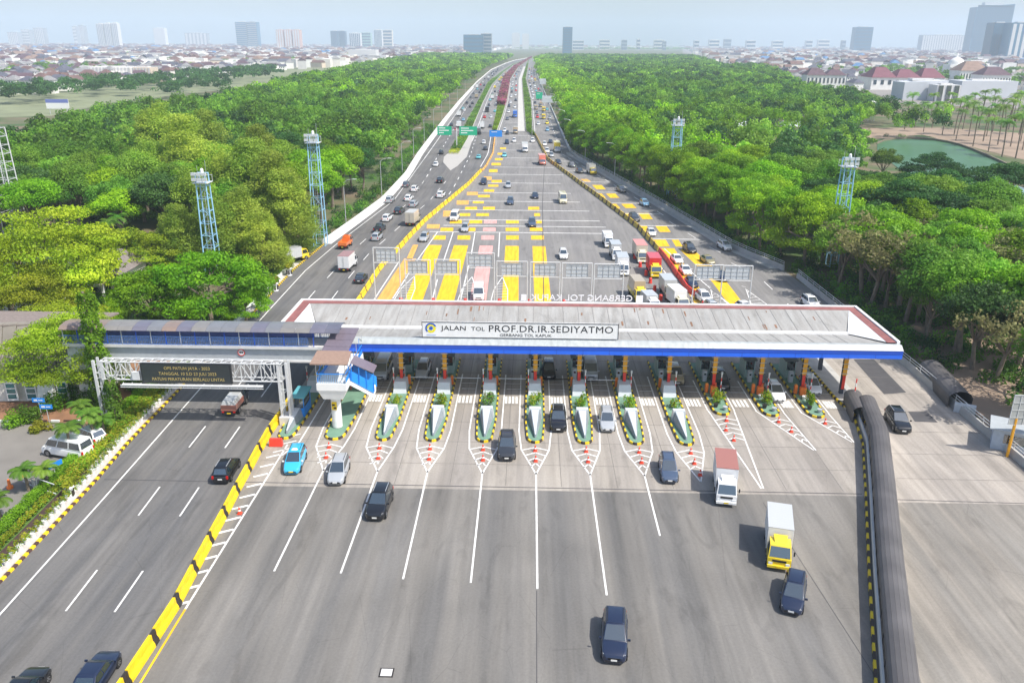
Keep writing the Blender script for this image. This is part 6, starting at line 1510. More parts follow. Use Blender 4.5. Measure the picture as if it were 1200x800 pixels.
# roadside row on the right, individually told apart by their order
tree('yellowish', 53.6, 137, 12.5, 'light green tree leaning over the parapet gap in front of the lattice tower', None, 1.1)
y = 100.0; i = 0; i2 = 0
while y < 420:
    x = itp(y, RW)+(6.2 if y > 160 else 6.5)+R.uniform(-.6, .6)
    h = R.uniform(13.2, 15.2) if y < 330 else R.uniform(11, 13)
    if y <= 148: tree(('dark', 'yellowish', 'mid', 'loose', 'bright')[i2 % 5], x+R.uniform(1, 4), y, R.uniform(12, 14.5), f'tree of mixed green hugging the right parapet gap, {ordn(i2)} from the canopy', 'trees by the parapet gap', 1.05); i2 += 1
    else: tree('bright' if R.random() < .35 else 'lime', x, y, h, f'vivid green roadside tree behind the right parapet, {ordn(i)} from the canopy', 'vivid green trees lining the right parapet', .8); i += 1
    y += 6.6+R.uniform(-.5, .5)
NIND = 285
for (x, y, s) in cand:
    n_ = math.sin(x*.021+1.3)+math.sin(y*.017+x*.01)+R.uniform(-.9, .9)
    if s == 'L':
        k = 'bright' if n_ > .7 else 'yellowish' if n_ > .1 else 'mid' if n_ > -.8 else 'feather'
        if y < 230 and x > -75 and R.random() < .5: k = 'bright'
        if R.random() < .12: k = 'dark'
        if y > 480: k = ('mid', 'dark', 'mid', 'feather', 'bright', 'yellowish')[R.randrange(6)]
        h = R.uniform(12.0, 16.5); lab, g = lab_w[k], 'trees of the wood on the left'
    else:
        dx = x-itp(y, RW)
        if dx < 9 and 148 < y < 420: continue
        if dx < 30: k = 'bright' if n_ > -.8 else 'mid'
        else: k = ('mid', 'rain', 'dark', 'mid', 'yellowish', 'rain', 'airy', 'bright')[int((n_+3)*1.9) % 8]
        if dx < 26 and y < 150: k = ('yellowish', 'mid', 'loose', 'yellowish', 'airy', 'bright')[R.randrange(6)]
        h = R.uniform(11.5, 15.5)
        if y > 430 and dx >= 30: k = ('mid', 'dark', 'mid', 'rain', 'mid', 'yellowish', 'mid')[R.randrange(7)]
        if y < 150: h = R.uniform(10.5, 14.5)
        if x > 90 and 170 < y < 330: k = ('dark', 'rain', 'mid', 'yellowish')[R.randrange(4)]
        if x > 80 and y > 150 and 1000 < PRJ(x, y, 8)[0] < 1200:
            while h > 6 and PRJ(x, y, h)[1] < 198 and y < 372: h -= .5
        lab, g = lab_r.get(k, lab_r['mid']), 'trees of the park on the right'
    if ntree < NIND and y < 420: 
        tree(k, x, y, h, lab, g, R.uniform(.95, 1.15)); LABT.setdefault(lab, []).append(bpy.context.scene.collection.objects[-3] if False else LAST[0])
    else:
        stuff.append((x, y, h, 5.0 if y < 450 else 6.3 if y < 800 else 9.0, {'bright': 0, 'mid': 1, 'feather': 1, 'dark': 2, 'rain': 2, 'lime': 0, 'yellowish': 4, 'airy': 4, 'umbrella': 0, 'olive': 3, 'loose': 3}[k]))
print('trees', ntree, 'stuff', len(stuff))
for lab, l in LABT.items():
    l.sort(key=lambda q: q.location.y)
    for i, q in enumerate(l): q['label'] = f'{ordnear(i)} {lab}'
# dark trees on the open grass and in the towns
def band(poly, n, mi, h=(8, 12), r=6):
    xs = [p[0] for p in poly]; ys = [p[1] for p in poly]; c = 0
    while c < n:
        a, b_ = R.uniform(min(xs), max(xs)), R.uniform(min(ys), max(ys))
        if inpoly(a, b_, poly): p = P(a, b_, 0); stuff.append((p.x, p.y, R.uniform(*h), r*R.uniform(.7, 1.2)*(1 if p.y < 1500 else 1.6), mi)); c += 1
band([(0, 124), (95, 120), (90, 106), (0, 110)], 40, 2, (9, 13), 8); band([(100, 116), (175, 112), (178, 99), (105, 101)], 45, 2, (9, 13), 8)
band([(175, 108), (330, 94), (330, 82), (180, 92)], 90, 2, (9, 12), 8); band([(190, 116), (270, 108), (270, 100), (200, 104)], 22, 2, (8, 11), 7)
band([(0, 96), (560, 62), (560, 57), (0, 60)], 420, 1, (8, 12), 7); band([(830, 62), (1000, 96), (1200, 105), (1200, 58), (830, 57)], 380, 1, (8, 12), 7)
band([(600, 58), (830, 60), (830, 55), (600, 54)], 220, 1, (10, 14), 14); band([(820, 66), (1200, 62), (1200, 54), (820, 54)], 160, 2, (10, 14), 14)
band([(560, 57), (1000, 62), (1000, 53), (560, 53)], 260, 1, (9, 13), 14)
# merged far foliage
rng = np.random.default_rng(5); Cs, Os, Ss, Ms = [], [], [], []
for (x, y, h, r, mi) in stuff:
    if y < 520: n, sz = 520, .85
    elif y < 800: n, sz = 260, 1.25
    elif y < 1500: n, sz = 130, 2.1
    else: n, sz = 60, 3.6
    k = 9; d = rng.normal(size=(k, 3)); d /= np.linalg.norm(d, axis=1, keepdims=True); d[:, 2] = np.abs(d[:, 2])*.9-.15
    cc_ = d*np.array([r*.72, r*.72, h*.27])+np.array([x, y, h*.66]); i = rng.integers(0, k, n); q = rng.normal(size=(n, 3)); q /= np.linalg.norm(q, axis=1, keepdims=True)
    Cs.append(cc_[i]+q*np.array([r*.38, r*.38, h*.15])*rng.uniform(.6, 1.1, (n, 1))); Os.append(q); Ss.append(np.full(n, sz)); Ms.append(np.full(n, mi))
C_, O_, S_, M_ = map(np.concatenate, (Cs, Os, Ss, Ms)); print('far leaves', len(C_))
o = ob('distant_woodland', leaf_mesh('distant_woodland', C_, O_, S_, [LM['bright'], LM['mid'], LM['dark'], LM['olive'], LM['fresh']], M_, aspect=.8)); tag(o, 'distant woods reading as one green mass', 'woodland', None, 'stuff')
# undergrowth at the feet of the woods
pts = []
for (x, y, s) in cand:
    if y < 420 and (s == 'L' or x-itp(y, RW) < 40 or R.random() < .3):
        for _ in range(3): pts.append((x+R.uniform(-5, 5), y+R.uniform(-5, 5)))
for y in np.arange(100, 420, 1.6):
    pts.append((itp(y, RW)+R.uniform(1.6, 6), y)); 
    if y > 168: pts.append((itp(y, LE)-R.uniform(1.8, 6), y))
pts += [(R.uniform(-95, -46.5), R.uniform(112, 165)) for _ in range(260)]
pts += [(R.uniform(56, 125), R.uniform(92, 170)) for _ in range(220)]
pts = [p for p in pts if not (-90 < p[0] < -43 and p[1] < 112) and not (itp(p[1], LE)-1.4 < p[0] < itp(p[1], RW)+1.2)]
pts = np.array(pts); n = 130; i = np.repeat(np.arange(len(pts)), n); q = rng.normal(size=(len(i), 3)); q /= np.linalg.norm(q, axis=1, keepdims=True); q[:, 2] = np.abs(q[:, 2])
C_ = np.column_stack([pts[i], np.zeros(len(i))])+q*np.array([1.5, 1.5, 1.9])*rng.uniform(.4, 1, (len(i), 1))
C_ = C_[:]
o = ob('undergrowth', leaf_mesh('undergrowth', C_, q, .42, [LM['mid'], LM['dark']], (i % 3 == 0).astype(int))); tag(o, 'low leafy undergrowth between the tree trunks', 'undergrowth', None, 'stuff')

# ---- palms
def palm_meshes(seed, h, nf=14, fl=2.3, mat='palm'):
    rng = np.random.default_rng(seed); b = MB(); pr = [(0, 0, 0)]
    lean = rng.uniform(-.06, .06, 2)
    for j in range(1, 6): pr.append((lean[0]*h*j/5*j/5, lean[1]*h*j/5*j/5, h*j/5))
    for a, c in zip(pr[:-1], pr[1:]): b.tube(a, c, .16-.01*pr.index(a), bark, .15-.01*pr.index(a), n=7)
    top = np.array(pr[-1]); C, O = [], []
    me_b = MB()
    V_, F_ = [], []
    for f in range(nf):
        a = 2*math.pi*f/nf+rng.uniform(-.2, .2); up = rng.uniform(.55, 1.45); prev = top; rib = []
        for j in range(9):
            t = j/8; r = fl*sum(math.cos(up-2.1*q/16*1.0) for q in range(j*2))/16; z = fl*sum(math.sin(up-2.1*q/16) for q in range(j*2))/16; rib.append(top+np.array([math.cos(a)*r, math.sin(a)*r, z]))
        for j in range(8):
            for s in (-1, 1):
                for m in (0, .5):
                    p = rib[j]*(1-m)+rib[j+1]*m; d = (rib[j+1]-rib[j]); d /= np.linalg.norm(d)+1e-9; sd_ = np.cross(d, [0, 0, 1]); sd_ /= np.linalg.norm(sd_)+1e-9; L_ = fl*.26*math.sin(math.pi*(.12+.85*(j+m)/8.5))
                    tip = p+sd_*s*L_+d*L_*.45-np.array([0, 0, L_*.35]); w_ = d*.06
                    me_b.face([p-w_, p+w_, tip+w_*.3, tip-w_*.3], LM[mat])
        for j in range(8): me_b.tube(rib[j], rib[j+1], .025, LM[mat], n=4, caps=False)
    return b.mesh('trunk'), me_b.mesh('crown')
PV = [palm_meshes(s, 1.0*hh, nf, fl) for s, hh, nf, fl in ((1, 2.0, 15, 1.5), (2, 2.8, 14, 1.45), (3, 7.0, 16, 2.6), (4, 8.5, 15, 2.6))]
def palm(v, x, y, s, lab, g=None, nm='palm_tree'):
    o = thing(nm, lab, 'palm', (x, y, 0), R.uniform(0, 6), g); o.scale = (s,)*3; ob('trunk', PV[v][0], o); ob('crown', PV[v][1], o); return o
for (px, py, v, s, lab) in ((34, 575, 0, 1.05, 'low palm with drooping fronds beside the orange bollard'), (58, 572, 0, 1.0, 'low palm right of the drooping one, above the tilted blue sign'), (84, 536, 1, 1.15, 'slim palm standing in front of the white van'), (112, 520, 1, 1.2, 'palm beside the gantry leg behind the hedge'), (100, 506, 1, 1.1, 'bushy palm left of the gantry leg'), (2, 612, 0, 1.1, 'palm cut by the left edge of the photo'), (124, 515, 0, 1.1, 'small palm between the gantry leg and the hedge')):
    p = P(px, py); palm(v, p.x, p.y, s, lab)
p = P(38, 476); palm(1, p.x-.5, p.y+1.5, 1.25, 'spiky palm growing against the ribbed concrete wall')
for (px, py, Y, l_) in ((127, 262, 150, 'middle'), (140, 254, 158, 'right'), (112, 268, 152, 'left')): t = PD(px, py, Y); palm(2, t.x, Y, (t.z)/7.2, f'dark palm in the gap behind the grey brown house, {l_} of three', 'palms behind the house')
i = 0
for (px, py) in ((1092, 150), (1104, 158), (1112, 148), (1120, 165), (1128, 152), (1135, 160), (1140, 172), (1147, 150), (1152, 166), (1158, 178), (1163, 155), (1169, 170), (1174, 184), (1178, 160), (1184, 172), (1190, 186), (1194, 158), (1198, 176), (1205, 168), (1082, 155), (1072, 150), (1110, 138), (1130, 140), (1150, 138), (1170, 142), (1190, 144), (1060, 152), (1066, 146), (1080, 144), (1090, 141), (1100, 146), (1118, 158), (1126, 144), (1142, 160), (1156, 160), (1162, 146), (1176, 150), (1182, 152), (1196, 166), (1202, 150), (1188, 136), (1160, 136), (1140, 134)):
    p = P(px, py); palm(2+i % 2, p.x, p.y, R.uniform(1.4, 1.8), f'coconut palm on the bare earth beyond the green pond, {ordn(i)} of the grove', 'coconut palms beyond the green pond', 'coconut_palm'); i += 1
# ---- vine column, shrubs, hedge, planters
def leafy(name, lab, cat, C, O, size, mats, mi=None, group=None, kind=None, parent=None, loc=None, seed=3):
    o = ob(name, leaf_mesh(name, np.asarray(C), np.asarray(O), size, mats, mi, seed=seed), parent, loc)
    if lab: tag(o, lab, cat, group, kind)
    return o
def col_pts(n, h, r, seed):
    rng = np.random.default_rng(seed); z = rng.uniform(.3, h, n); a = rng.uniform(0, 6.283, n); k = r*(1+.25*np.sin(z*2+a*2))*(1-.25*(z/h)**4); q = rng.uniform(.7, 1.05, n)
    return np.column_stack([np.cos(a)*k*q, np.sin(a)*k*q, z]), np.column_stack([np.cos(a), np.sin(a), np.full(n, .3)])
t = PD(109, 342, 83.3); o = thing('vine_covered_pole', 'tall column thickly covered in bright green vine beside the pedestrian bridge', 'vine column', (PD(114, 420, 83.3).x, 83.3, 0))
one('pole', o, lambda b: b.tube((0, 0, 0), (-.3, 0, t.z), .15, bark)); Cc, Oo = col_pts(3800, t.z, 1.1, 4); leafy('foliage', None, None, Cc, Oo, .34, [LM['hedge']], parent=o)
t = PD(131, 445, 80.0); o = thing('vine_covered_pole', 'short dark green vine covered pole right of the gantry leg', 'vine column', (PD(134, 480, 80).x, 80.0, 0))
one('pole', o, lambda b: b.tube((0, 0, 0), (0, 0, t.z), .12, bark)); Cc, Oo = col_pts(1500, t.z, .8, 5); leafy('foliage', None, None, Cc, Oo, .3, [LM['mid']], parent=o)
def blob(n, rx, ry, rz, seed):
    rng = np.random.default_rng(seed); k = 7; c = rng.uniform(-1, 1, (k, 3))*np.array([rx, ry, rz*.3])*.6+np.array([0, 0, rz*.55]); i = rng.integers(0, k, n); d = rng.normal(size=(n, 3)); d /= np.linalg.norm(d, axis=1, keepdims=True)
    C = c[i]+d*np.array([rx, ry, rz])*.5*rng.uniform(.6, 1.05, (n, 1)); C[:, 2] = np.abs(C[:, 2]); return C, d
for i, (px, py, rx, rz, m, lab) in enumerate(((22, 498, 1.8, 1.6, 'hedge', 'broad green shrub in front of the office windows at the left edge'), (36, 494, 1.5, 1.7, 'mid', 'round green shrub behind the blue sign'), (62, 480, 2.0, 2.0, 'hedge', 'yellow green shrub between the office and the gantry'), (86, 470, 1.8, 2.2, 'mid', 'dark green bush beside the blossoming tree'), (108, 476, 1.8, 2.2, 'mid', 'dark bush under the left end of the gantry'), (48, 505, 1.1, 1.0, 'yellow', 'small golden shrub at the striped garden kerb'), (160, 458, 1.6, 1.4, 'mid', 'green shrub under the screen beside the yellow hedge'), (150, 452, 1.6, 1.4, 'hedge', 'light green shrub under the left end of the screen'))):
    p = P(px, py); Cc, Oo = blob(900, rx, rx*.8, rz, 20+i); leafy('shrub', lab, 'shrub', Cc, Oo, .26, [LM[m]], loc=(p.x, p.y, 0))
def strip_pts(n, y0, y1, dx, hw, h, seed, z0=.05):
    rng = np.random.default_rng(seed); y = rng.uniform(y0, y1, n); x = np.interp(y, [p[0] for p in LE], [p[1] for p in LE])+dx+rng.uniform(-hw, hw, n); z = z0+h*rng.uniform(.15, 1, n)**.5*(1+.12*np.sin(y*2.1)); O = np.column_stack([(x*0), rng.normal(size=n)*.3, np.ones(n)]); return np.column_stack([x, y, z]), O
Cc, Oo = strip_pts(26000, 44, 88, -3.9, .55, .95, 31); leafy('hedge', 'long trimmed bright green hedge running along the left road', 'hedge', Cc, Oo, .16, [LM['hedge']])
Cc, Oo = strip_pts(12000, 66, 103, -2.5, .75, .8, 32); leafy('ground_plants', 'yellow and green ground plants between the hedge and the planter row', 'plants', Cc, Oo, .24, [LM['yellow'], LM['hedge']], np.arange(12000) % 3 == 0, kind='stuff')
Cc, Oo = strip_pts(5000, 44, 66, -2.9, .35, .5, 33); leafy('ground_plants', 'sparse yellow ground plants beside the dark mulch strip', 'plants', Cc, Oo, .2, [LM['yellow'], LM['hedge']], np.arange(5000) % 3 == 0, kind='stuff')
Cc, Oo = strip_pts(9000, 108, 160, -2.4, 1.0, .9, 34); leafy('ground_plants', 'mixed green shrubs behind the white lantern planters', 'plants', Cc, Oo, .3, [LM['yellow'], LM['mid']], np.arange(9000) % 3 > 0, kind='stuff')
b = MB(); strip(b, lambda y: itp(y, LE)-2.5, lambda y: itp(y, LE)-1.55, 44, 70, .07, M('dark_mulch', (.06, .035, .03), .95, var=.3, scale=3), 5); struct(b.build('mulch_strip'))
pot = MB(); pot.lathe((0, 0, 0), [(.17, 0), (.26, .42), (.29, .42), (.29, .48), (.24, .48)], white, 12); pm = pot.mesh('pot')
Cc, Oo = blob(60, .38, .38, .6, 50); Cc[:, 2] += .42; plm = leaf_mesh('plant', Cc, Oo, .3, [LM['yellow'], LM['hedge']], np.arange(60) % 3 == 0, aspect=.3)
i = 0; y = 51.5
while y < 96:
    o = thing('planter_pot', f'white planter with spiky yellow plant, {ordn(i)} up the left kerb', 'planter', (itp(y, LE)-.95, y, .05), R.uniform(0, 6), 'white planters along the left kerb'); s = R.uniform(.95, 1.15); o.scale = (s,)*3
    ob('pot', pm, o); ob('plant', plm, o); y += .98; i += 1
def lantern_pot(x, y, lab, g=None, s=1.0):
    o = thing('lantern_planter', lab, 'planter', (x, y, .05), .3, g); o.scale = (s,)*3
    one('pot', o, lambda b: (b.lathe((0, 0, 0), [(.42, 0), (.42, .12), (.36, .14), (.30, .9), (.5, 1.05), (.5, 1.15), (.4, 1.15)], white, 6)))
    one('panel', o, lambda b: [b.cbox((math.cos(a)*.36, math.sin(a)*.36, .52), (.06, .22, .6), blk, a) for a in [math.pi/6+j*math.pi/3 for j in range(6)]])
    Cq, Oq = blob(160, .6, .6, .9, 60); Cq[:, 2] += 1.0; leafy('plant', None, None, Cq, Oq, .42, [LM['yellow']], parent=o)
p = P(83, 583); lantern_pot(p.x, p.y, 'tall black and white hexagonal planter with spiky plant among the small white pots')
for i, (px, py) in enumerate(((304, 362), (323, 341), (339, 323))): p = P(px, py); lantern_pot(p.x, p.y, f'black and white lantern planter on the kerb behind the canopy, {ordn(i)} from the canopy', 'lantern planters behind the canopy', 1.25)
o = thing('low_wall', 'low white kerb wall under the lantern planters behind the canopy', 'wall'); one('wall', o, lambda b: [b.hexa([(itp(y, LE)-1.6, y, .05), (itp(y, LE)-1.1, y, .05), (itp(y+4, LE)-1.1, y+3.98, .05), (itp(y+4, LE)-1.6, y+3.98, .05), (itp(y, LE)-1.6, y, .6), (itp(y, LE)-1.1, y, .6), (itp(y+4, LE)-1.1, y+3.98, .6), (itp(y+4, LE)-1.6, y+3.98, .6)], white) for y in range(106, 146, 4)])
# island plants
for k in range(1, 12):
    x, t = ISX[k], tipY[k]; full = k < 9
    if k == 1: continue
    Cc, Oo = blob(420 if k not in (2, 8) else 200, .75, .9, 1.5 if k not in (2, 8) else 1.1, 70+k); m = [LM['yellow'], LM['hedge']] if k not in (4,) else [LM['brown'], LM['hedge']]
    leafy('shrub', f'leafy yellow green plant on the {ordn(k)} toll island from the left', 'shrub', Cc, Oo, .24, m, np.arange(len(Cc)) % 2, 'plants on the toll islands', loc=(x+.05, t+(9.2 if full else 3.6), .2))
    if not full:
        for j, (dx, dyy, mt, dsc) in enumerate(((-.5, 2.2, blue_b, 'dark'), (.4, 1.4, grey, 'grey'), (-.2, 5.0, red if k == 9 else white, 'red' if k == 9 else 'white'))):
            bb = MB(); bb.lathe((0, 0, 0), [(.2, 0), (.3, .45), (.25, .45)], mt if j else dark, 10); tag(ob('plant_pot', bb.mesh('plant_pot'), None, (x+dx, t+dyy, .2)), f'{dsc} pot on the short {ordn(k)} toll island from the left', 'plant pot')
# bougainvillea and median plants
def med_pts(n, La, Lb, y0, y1, h, seed):
    rng = np.random.default_rng(seed); y = y0+(y1-y0)*rng.uniform(0, 1, n)**1.3; xa = np.interp(y, [p[0] for p in La], [p[1] for p in La]); xb = np.interp(y, [p[0] for p in Lb], [p[1] for p in Lb]); x = xa+(xb-xa)*rng.uniform(0, 1, n); z = .2+h*rng.uniform(0, 1, n)**.6; return np.column_stack([x, y, z]), np.column_stack([rng.normal(size=n)*.4, rng.normal(size=n)*.4, np.ones(n)])
Cc, Oo = med_pts(26000, L3, L4, 560, 2350, 3.4, 41); rngm = np.random.default_rng(9); leafy('bougainvillea_bushes', 'dense pink and maroon bougainvillea filling the left central median', 'shrubs', Cc, Oo, 1.3, [LM['pink'], LM['brown']], rngm.integers(0, 5, 26000) > 3, kind='stuff')
Cc, Oo = med_pts(6000, L3, L4, 396, 560, 1.0, 42); leafy('median_plants', 'green and yellow plants on the near end of the left central median', 'plants', Cc, Oo, .5, [LM['hedge'], LM['yellow']], rngm.integers(0, 3, 6000) > 1, kind='stuff')
Cc, Oo = med_pts(9000, L1, L2, 324, 1000, 1.2, 43); leafy('median_plants', 'green plants on the narrow median between the left carriageways', 'plants', Cc, Oo, .6, [LM['mid'], LM['yellow']], rngm.integers(0, 5, 9000) > 3, kind='stuff')
Cc, Oo = med_pts(12000, L5, L6, 378, 1700, 1.3, 44); leafy('median_plants', 'dark green hedge plants on the median between the middle and right carriageways', 'plants', Cc, Oo, .8, [LM['mid']], kind='stuff')
Cc, Oo = med_pts(800, [(312, -31.2), (330, -31.5)], [(312, -27.4), (330, -27.6)], 313, 322, 1.0, 45); leafy('shrub', 'golden flowering shrubs at the near end of the leftmost narrow median', 'shrub', Cc, Oo, .4, [LM['yellow']])

# ================================================================== TOWN
hw_ = [M('house_wall_%d' % i, c, .85, var=.08, scale=.2) for i, c in enumerate(((.70, .66, .60), (.80, .78, .74), (.60, .50, .40), (.55, .53, .52)))]
hr_ = [M('house_roof_%d' % i, c, .8, var=.2, scale=.3) for i, c in enumerate(((.15, .085, .075), (.105, .06, .075), (.24, .16, .125), (.09, .09, .12), (.24, .235, .235), (.08, .18, .34)))]
def house_geo(form, L_, W, h, ov=.6):
    x, y = L_/2, W/2
    if form == 0: rv = [(-x-ov, -y-ov, h), (x+ov, -y-ov, h), (x+ov, y+ov, h), (-x-ov, y+ov, h), (-x+y*.8, 0, h+y*.75), (x-y*.8, 0, h+y*.75)]; rf_ = [(0, 1, 5, 4), (1, 2, 5), (2, 3, 4, 5), (3, 0, 4)]
    elif form == 1: rv = [(-x-.3, -y-ov, h), (x+.3, -y-ov, h), (x+.3, y+ov, h), (-x-.3, y+ov, h), (-x-.3, 0, h+y*.7), (x+.3, 0, h+y*.7)]; rf_ = [(0, 1, 5, 4), (1, 2, 5), (2, 3, 4, 5), (3, 0, 4)]
    else: rv = [(-x, -y, h+.8), (x, -y, h+.8), (x, y, h+.8), (-x, y, h+.8), (-x, -y, h-.1), (x, -y, h-.1), (x, y, h-.1), (-x, y, h-.1)]; rf_ = [(0, 1, 2, 3), (0, 4, 5, 1), (1, 5, 6, 2), (2, 6, 7, 3), (3, 7, 4, 0)]
    return rv, rf_
HP = []
for form in (0, 0, 1, 2):
    for L_, W, h in ((11, 9, 6.5), (16, 10, 7.5), (9, 8, 9)):
        rv, rf_ = house_geo(form, L_, W, h)
        for wi, ri in (((0, 0), (1, 1), (1, 4), (1, 3)) if form != 2 else ((1, 4), (0, 4))):
            wb_ = MB(); wb_.box(-L_/2, L_/2, -W/2, W/2, 0, h-.003, hw_[wi]); me1 = wb_.mesh('wall')
            r_ = MB(); r_.v = rv; r_.f = rf_; r_.m = [0]*len(rf_); r_.mats = [hr_[ri] if form != 2 else hw_[1]]; me2 = r_.mesh('roof')
            wn = MB()
            for fl in range(int(h/3)):
                for j in range(int(L_/2.4)): wn.box(-L_/2+.7+j*2.4, -L_/2+1.9+j*2.4, -W/2-.06, -W/2-.01, .9+fl*3, 2.3+fl*3, glass)
            HP.append((me1, me2, wn.mesh('window'), ['red brown', 'maroon', 'orange brown', 'slate', 'grey'][[0, 1, 2, 3, 4].index(ri)] if form != 2 else 'flat'))
tl = [(-40, 114), (60, 110), (105, 102), (200, 94), (300, 85), (420, 77), (560, 63), (600, 55), (-40, 54)]
tr_ = [(805, 58), (835, 72), (880, 84), (930, 98), (1010, 108), (1240, 116), (1240, 54), (815, 54)]
HS = []
y = 116.0
while y > 52.6:
    D = P(600, y).y; stepx = 950*13/D; x = -20
    while x < 1230:
        px = x+R.uniform(-.3, .3)*stepx; py = y+R.uniform(-.25, .25)*max(1.0, (y-50)*.07)
        if 560 < px < 840 and 51.5 < py < 57 and R.random() < .5: p = P(px, py); HS.append((p.x, p.y, 'R', px, py)); continue
        side = 'L' if inpoly(px, py, tl) else 'R' if inpoly(px, py, tr_) else None
        if side and R.random() < .92: p = P(px, py); HS.append((p.x, p.y, side, px, py))
        x += stepx*1.15
    y -= max(.5, (y-50)*.05)
HS = [h for h in HS if h[1] < 8200 and not (1015 < h[3] < 1200 and h[4] > 84)]
HS.sort(key=lambda h: h[1]); print('houses', len(HS))
cols = {}
LABH = {}; SB = MB(); SB.mats = hw_+hr_
for i, (x, y, side, px, py) in enumerate(HS):
    if i < 290:
        k = R.randrange(len(HP)); me1, me2, me3, cn = HP[k]
        lab = f'white walled house with {cn} roof in the {"left" if side == "L" else "right"} town'
        o = thing('town_house', lab, 'house', (x, y, 0), R.choice((0, math.pi/2, .2, -.3))+R.uniform(-.1, .1), 'houses of the distant town'); LABH.setdefault(lab, []).append(o); o.scale = (R.uniform(.85, 1.25), R.uniform(.85, 1.2), R.uniform(.85, 1.2))
        ob('wall', me1, o); ob('roof', me2, o); ob('window', me3, o)
    else:
        L_, W, h = R.uniform(10, 20)*(1+y/5000), R.uniform(7, 11)*(1+y/5000), R.uniform(6.5, 13); form = R.choice((0, 0, 1, 2, 2, 2)); rv, rf_ = house_geo(form, L_, W, h); c, s_ = math.cos(a_ := R.uniform(-.4, .4)+R.choice((0, 1.57))), math.sin(a_)
        T_ = lambda v: (x+v[0]*c-v[1]*s_, y+v[0]*s_+v[1]*c, v[2]); base = len(SB.v)
        q = [(-L_/2, -W/2), (L_/2, -W/2), (L_/2, W/2), (-L_/2, W/2)]; SB.v += [T_((*p_, 0)) for p_ in q]+[T_((*p_, h)) for p_ in q]; wi = R.choice((0, 0, 1, 1, 2, 3))
        for f4 in ((0, 1, 5, 4), (1, 2, 6, 5), (2, 3, 7, 6), (3, 0, 4, 7)): SB.f.append(tuple(base+j for j in f4)); SB.m.append(wi)
        base = len(SB.v); SB.v += [T_(v) for v in rv]; ri = 4+R.choice((0, 0, 1, 1, 2, 3, 3, 4, 4, 4, 5) if R.random() > .04 else (5,))
        if form == 2: ri = 1
        elif ri == 9 and R.random() < .8: ri = 4
        for f4 in rf_: SB.f.append(tuple(base+j for j in f4)); SB.m.append(ri)
for lab, l in LABH.items():
    for i, q in enumerate(l): q['label'] = f'{ordnear(i)} {lab}'
o = SB.build('distant_town'); tag(o, 'far rooftops of the town melting into the haze', 'town', None, 'stuff')
# larger buildings one can tell apart
def block(px0, px1, pyt, Y, depth, lab, mat, cat='building', name='building', bands=None, bm_=None, vert=False, roof=None, slant=0):
    a, c = PD(px0, pyt, Y), PD(px1, pyt, Y); o = thing(name, lab, cat, ((a.x+c.x)/2, Y, 0)); hw2 = (c.x-a.x)/2; h = max(a.z, c.z)
    one('wall', o, lambda b: b.hexa([(-hw2, 0, 0), (hw2, 0, 0), (hw2, depth, 0), (-hw2, depth, 0), (-hw2, 0, h-slant), (hw2, 0, h), (hw2, depth, h), (-hw2, depth, h-slant)], mat))
    if bands:
        g = bm_ or glass_t
        if vert: one('window_band', o, lambda b: [b.box(-hw2+2*hw2*(i+.2)/bands, -hw2+2*hw2*(i+.75)/bands, -.5, -.05, h*.04, (h-slant)*.97, g) for i in range(bands)])
        else: one('window_band', o, lambda b: [b.box(-hw2*.96, hw2*.96, -.5, -.05, h*(i+.25)/bands, h*(i+.8)/bands-(slant*.9 if i == bands-1 else 0), g) for i in range(bands)])
    one('roof', o, lambda b: b.box(-hw2*.5, hw2*.5, depth*.3, depth*.7, h-slant*.5+.01, h+(h*.03 if h > 30 else 1.0), roof or conc_l)); return o
tb = M('tower_blue_glass', (.06, .16, .26), .25, var=.1); tb2 = M('tower_blue_dark', (.05, .10, .16), .3); tw_ = M('tower_white', (.62, .61, .60), .7); tpk = M('tower_pink', (.55, .36, .30), .7); tg_ = M('tower_grey', (.30, .32, .34), .6)
S_K = 3600
block(1146, 1190, 5, S_K, 60, 'tall slender pale blue glass tower at the top right corner', tb, 'skyscraper', 'skyscraper', 30, tb2, slant=12)
block(1166, 1186, 27, 2300, 40, 'dark blue tower in front of the tall glass one at the right edge', tb2, 'skyscraper', 'skyscraper', 9, tb, True)
block(1187, 1222, 27, 2250, 40, 'white framed blue tower cut by the right edge of the photo', tb, 'skyscraper', 'skyscraper', 5, tw_, True)
block(1004, 1024, 32, 3800, 50, 'lone blue glass block above the town, right of centre', tb, 'skyscraper', 'skyscraper', 8, tb2)
block(1082, 1145, 41.5, 4500, 50, 'long low hazy apartment block left of the tall glass tower', tg_, 'building', 'apartment_block', 22, tw_, True)
block(660, 671, 32, 3300, 40, 'slim dark blue tower above the end of the highway', tb2, 'skyscraper', 'skyscraper', 10, tb)
block(543, 566, 41, 2900, 50, 'dark blue office block left of the end of the highway', tb2, 'building', 'office_block', 5, tb); block(563.5, 576, 39.5, 2960, 50, 'taller part grey brown block attached right of the dark blue office block', tg_, 'building', 'office_block', 6, tb2)
block(275, 288, 26, 4200, 50, 'left half of the pair of hazy grey blue towers in the upper left', tg_, 'skyscraper', 'skyscraper', 14, tb); block(288.5, 300, 26, 4200, 50, 'right half of the pair of hazy grey blue towers in the upper left', tb, 'skyscraper', 'skyscraper', 14, tg_)
for i in range(3): block(112+i*8.5, 119.5+i*8.5, 28-(.4*i), 3900, 30, f'white rounded tower, {("left", "middle", "right")[i]} one of three at the upper left', tw_, 'skyscraper', 'residential_tower', 4, tg_, True)
for i in range(3): block(323+i*9.5, 331.5+i*9.5, 35, 3700, 40, f'salmon pink apartment tower, {("left", "middle", "right")[i]} one of the three', tpk, 'building', 'apartment_tower', 3, tw_, True)
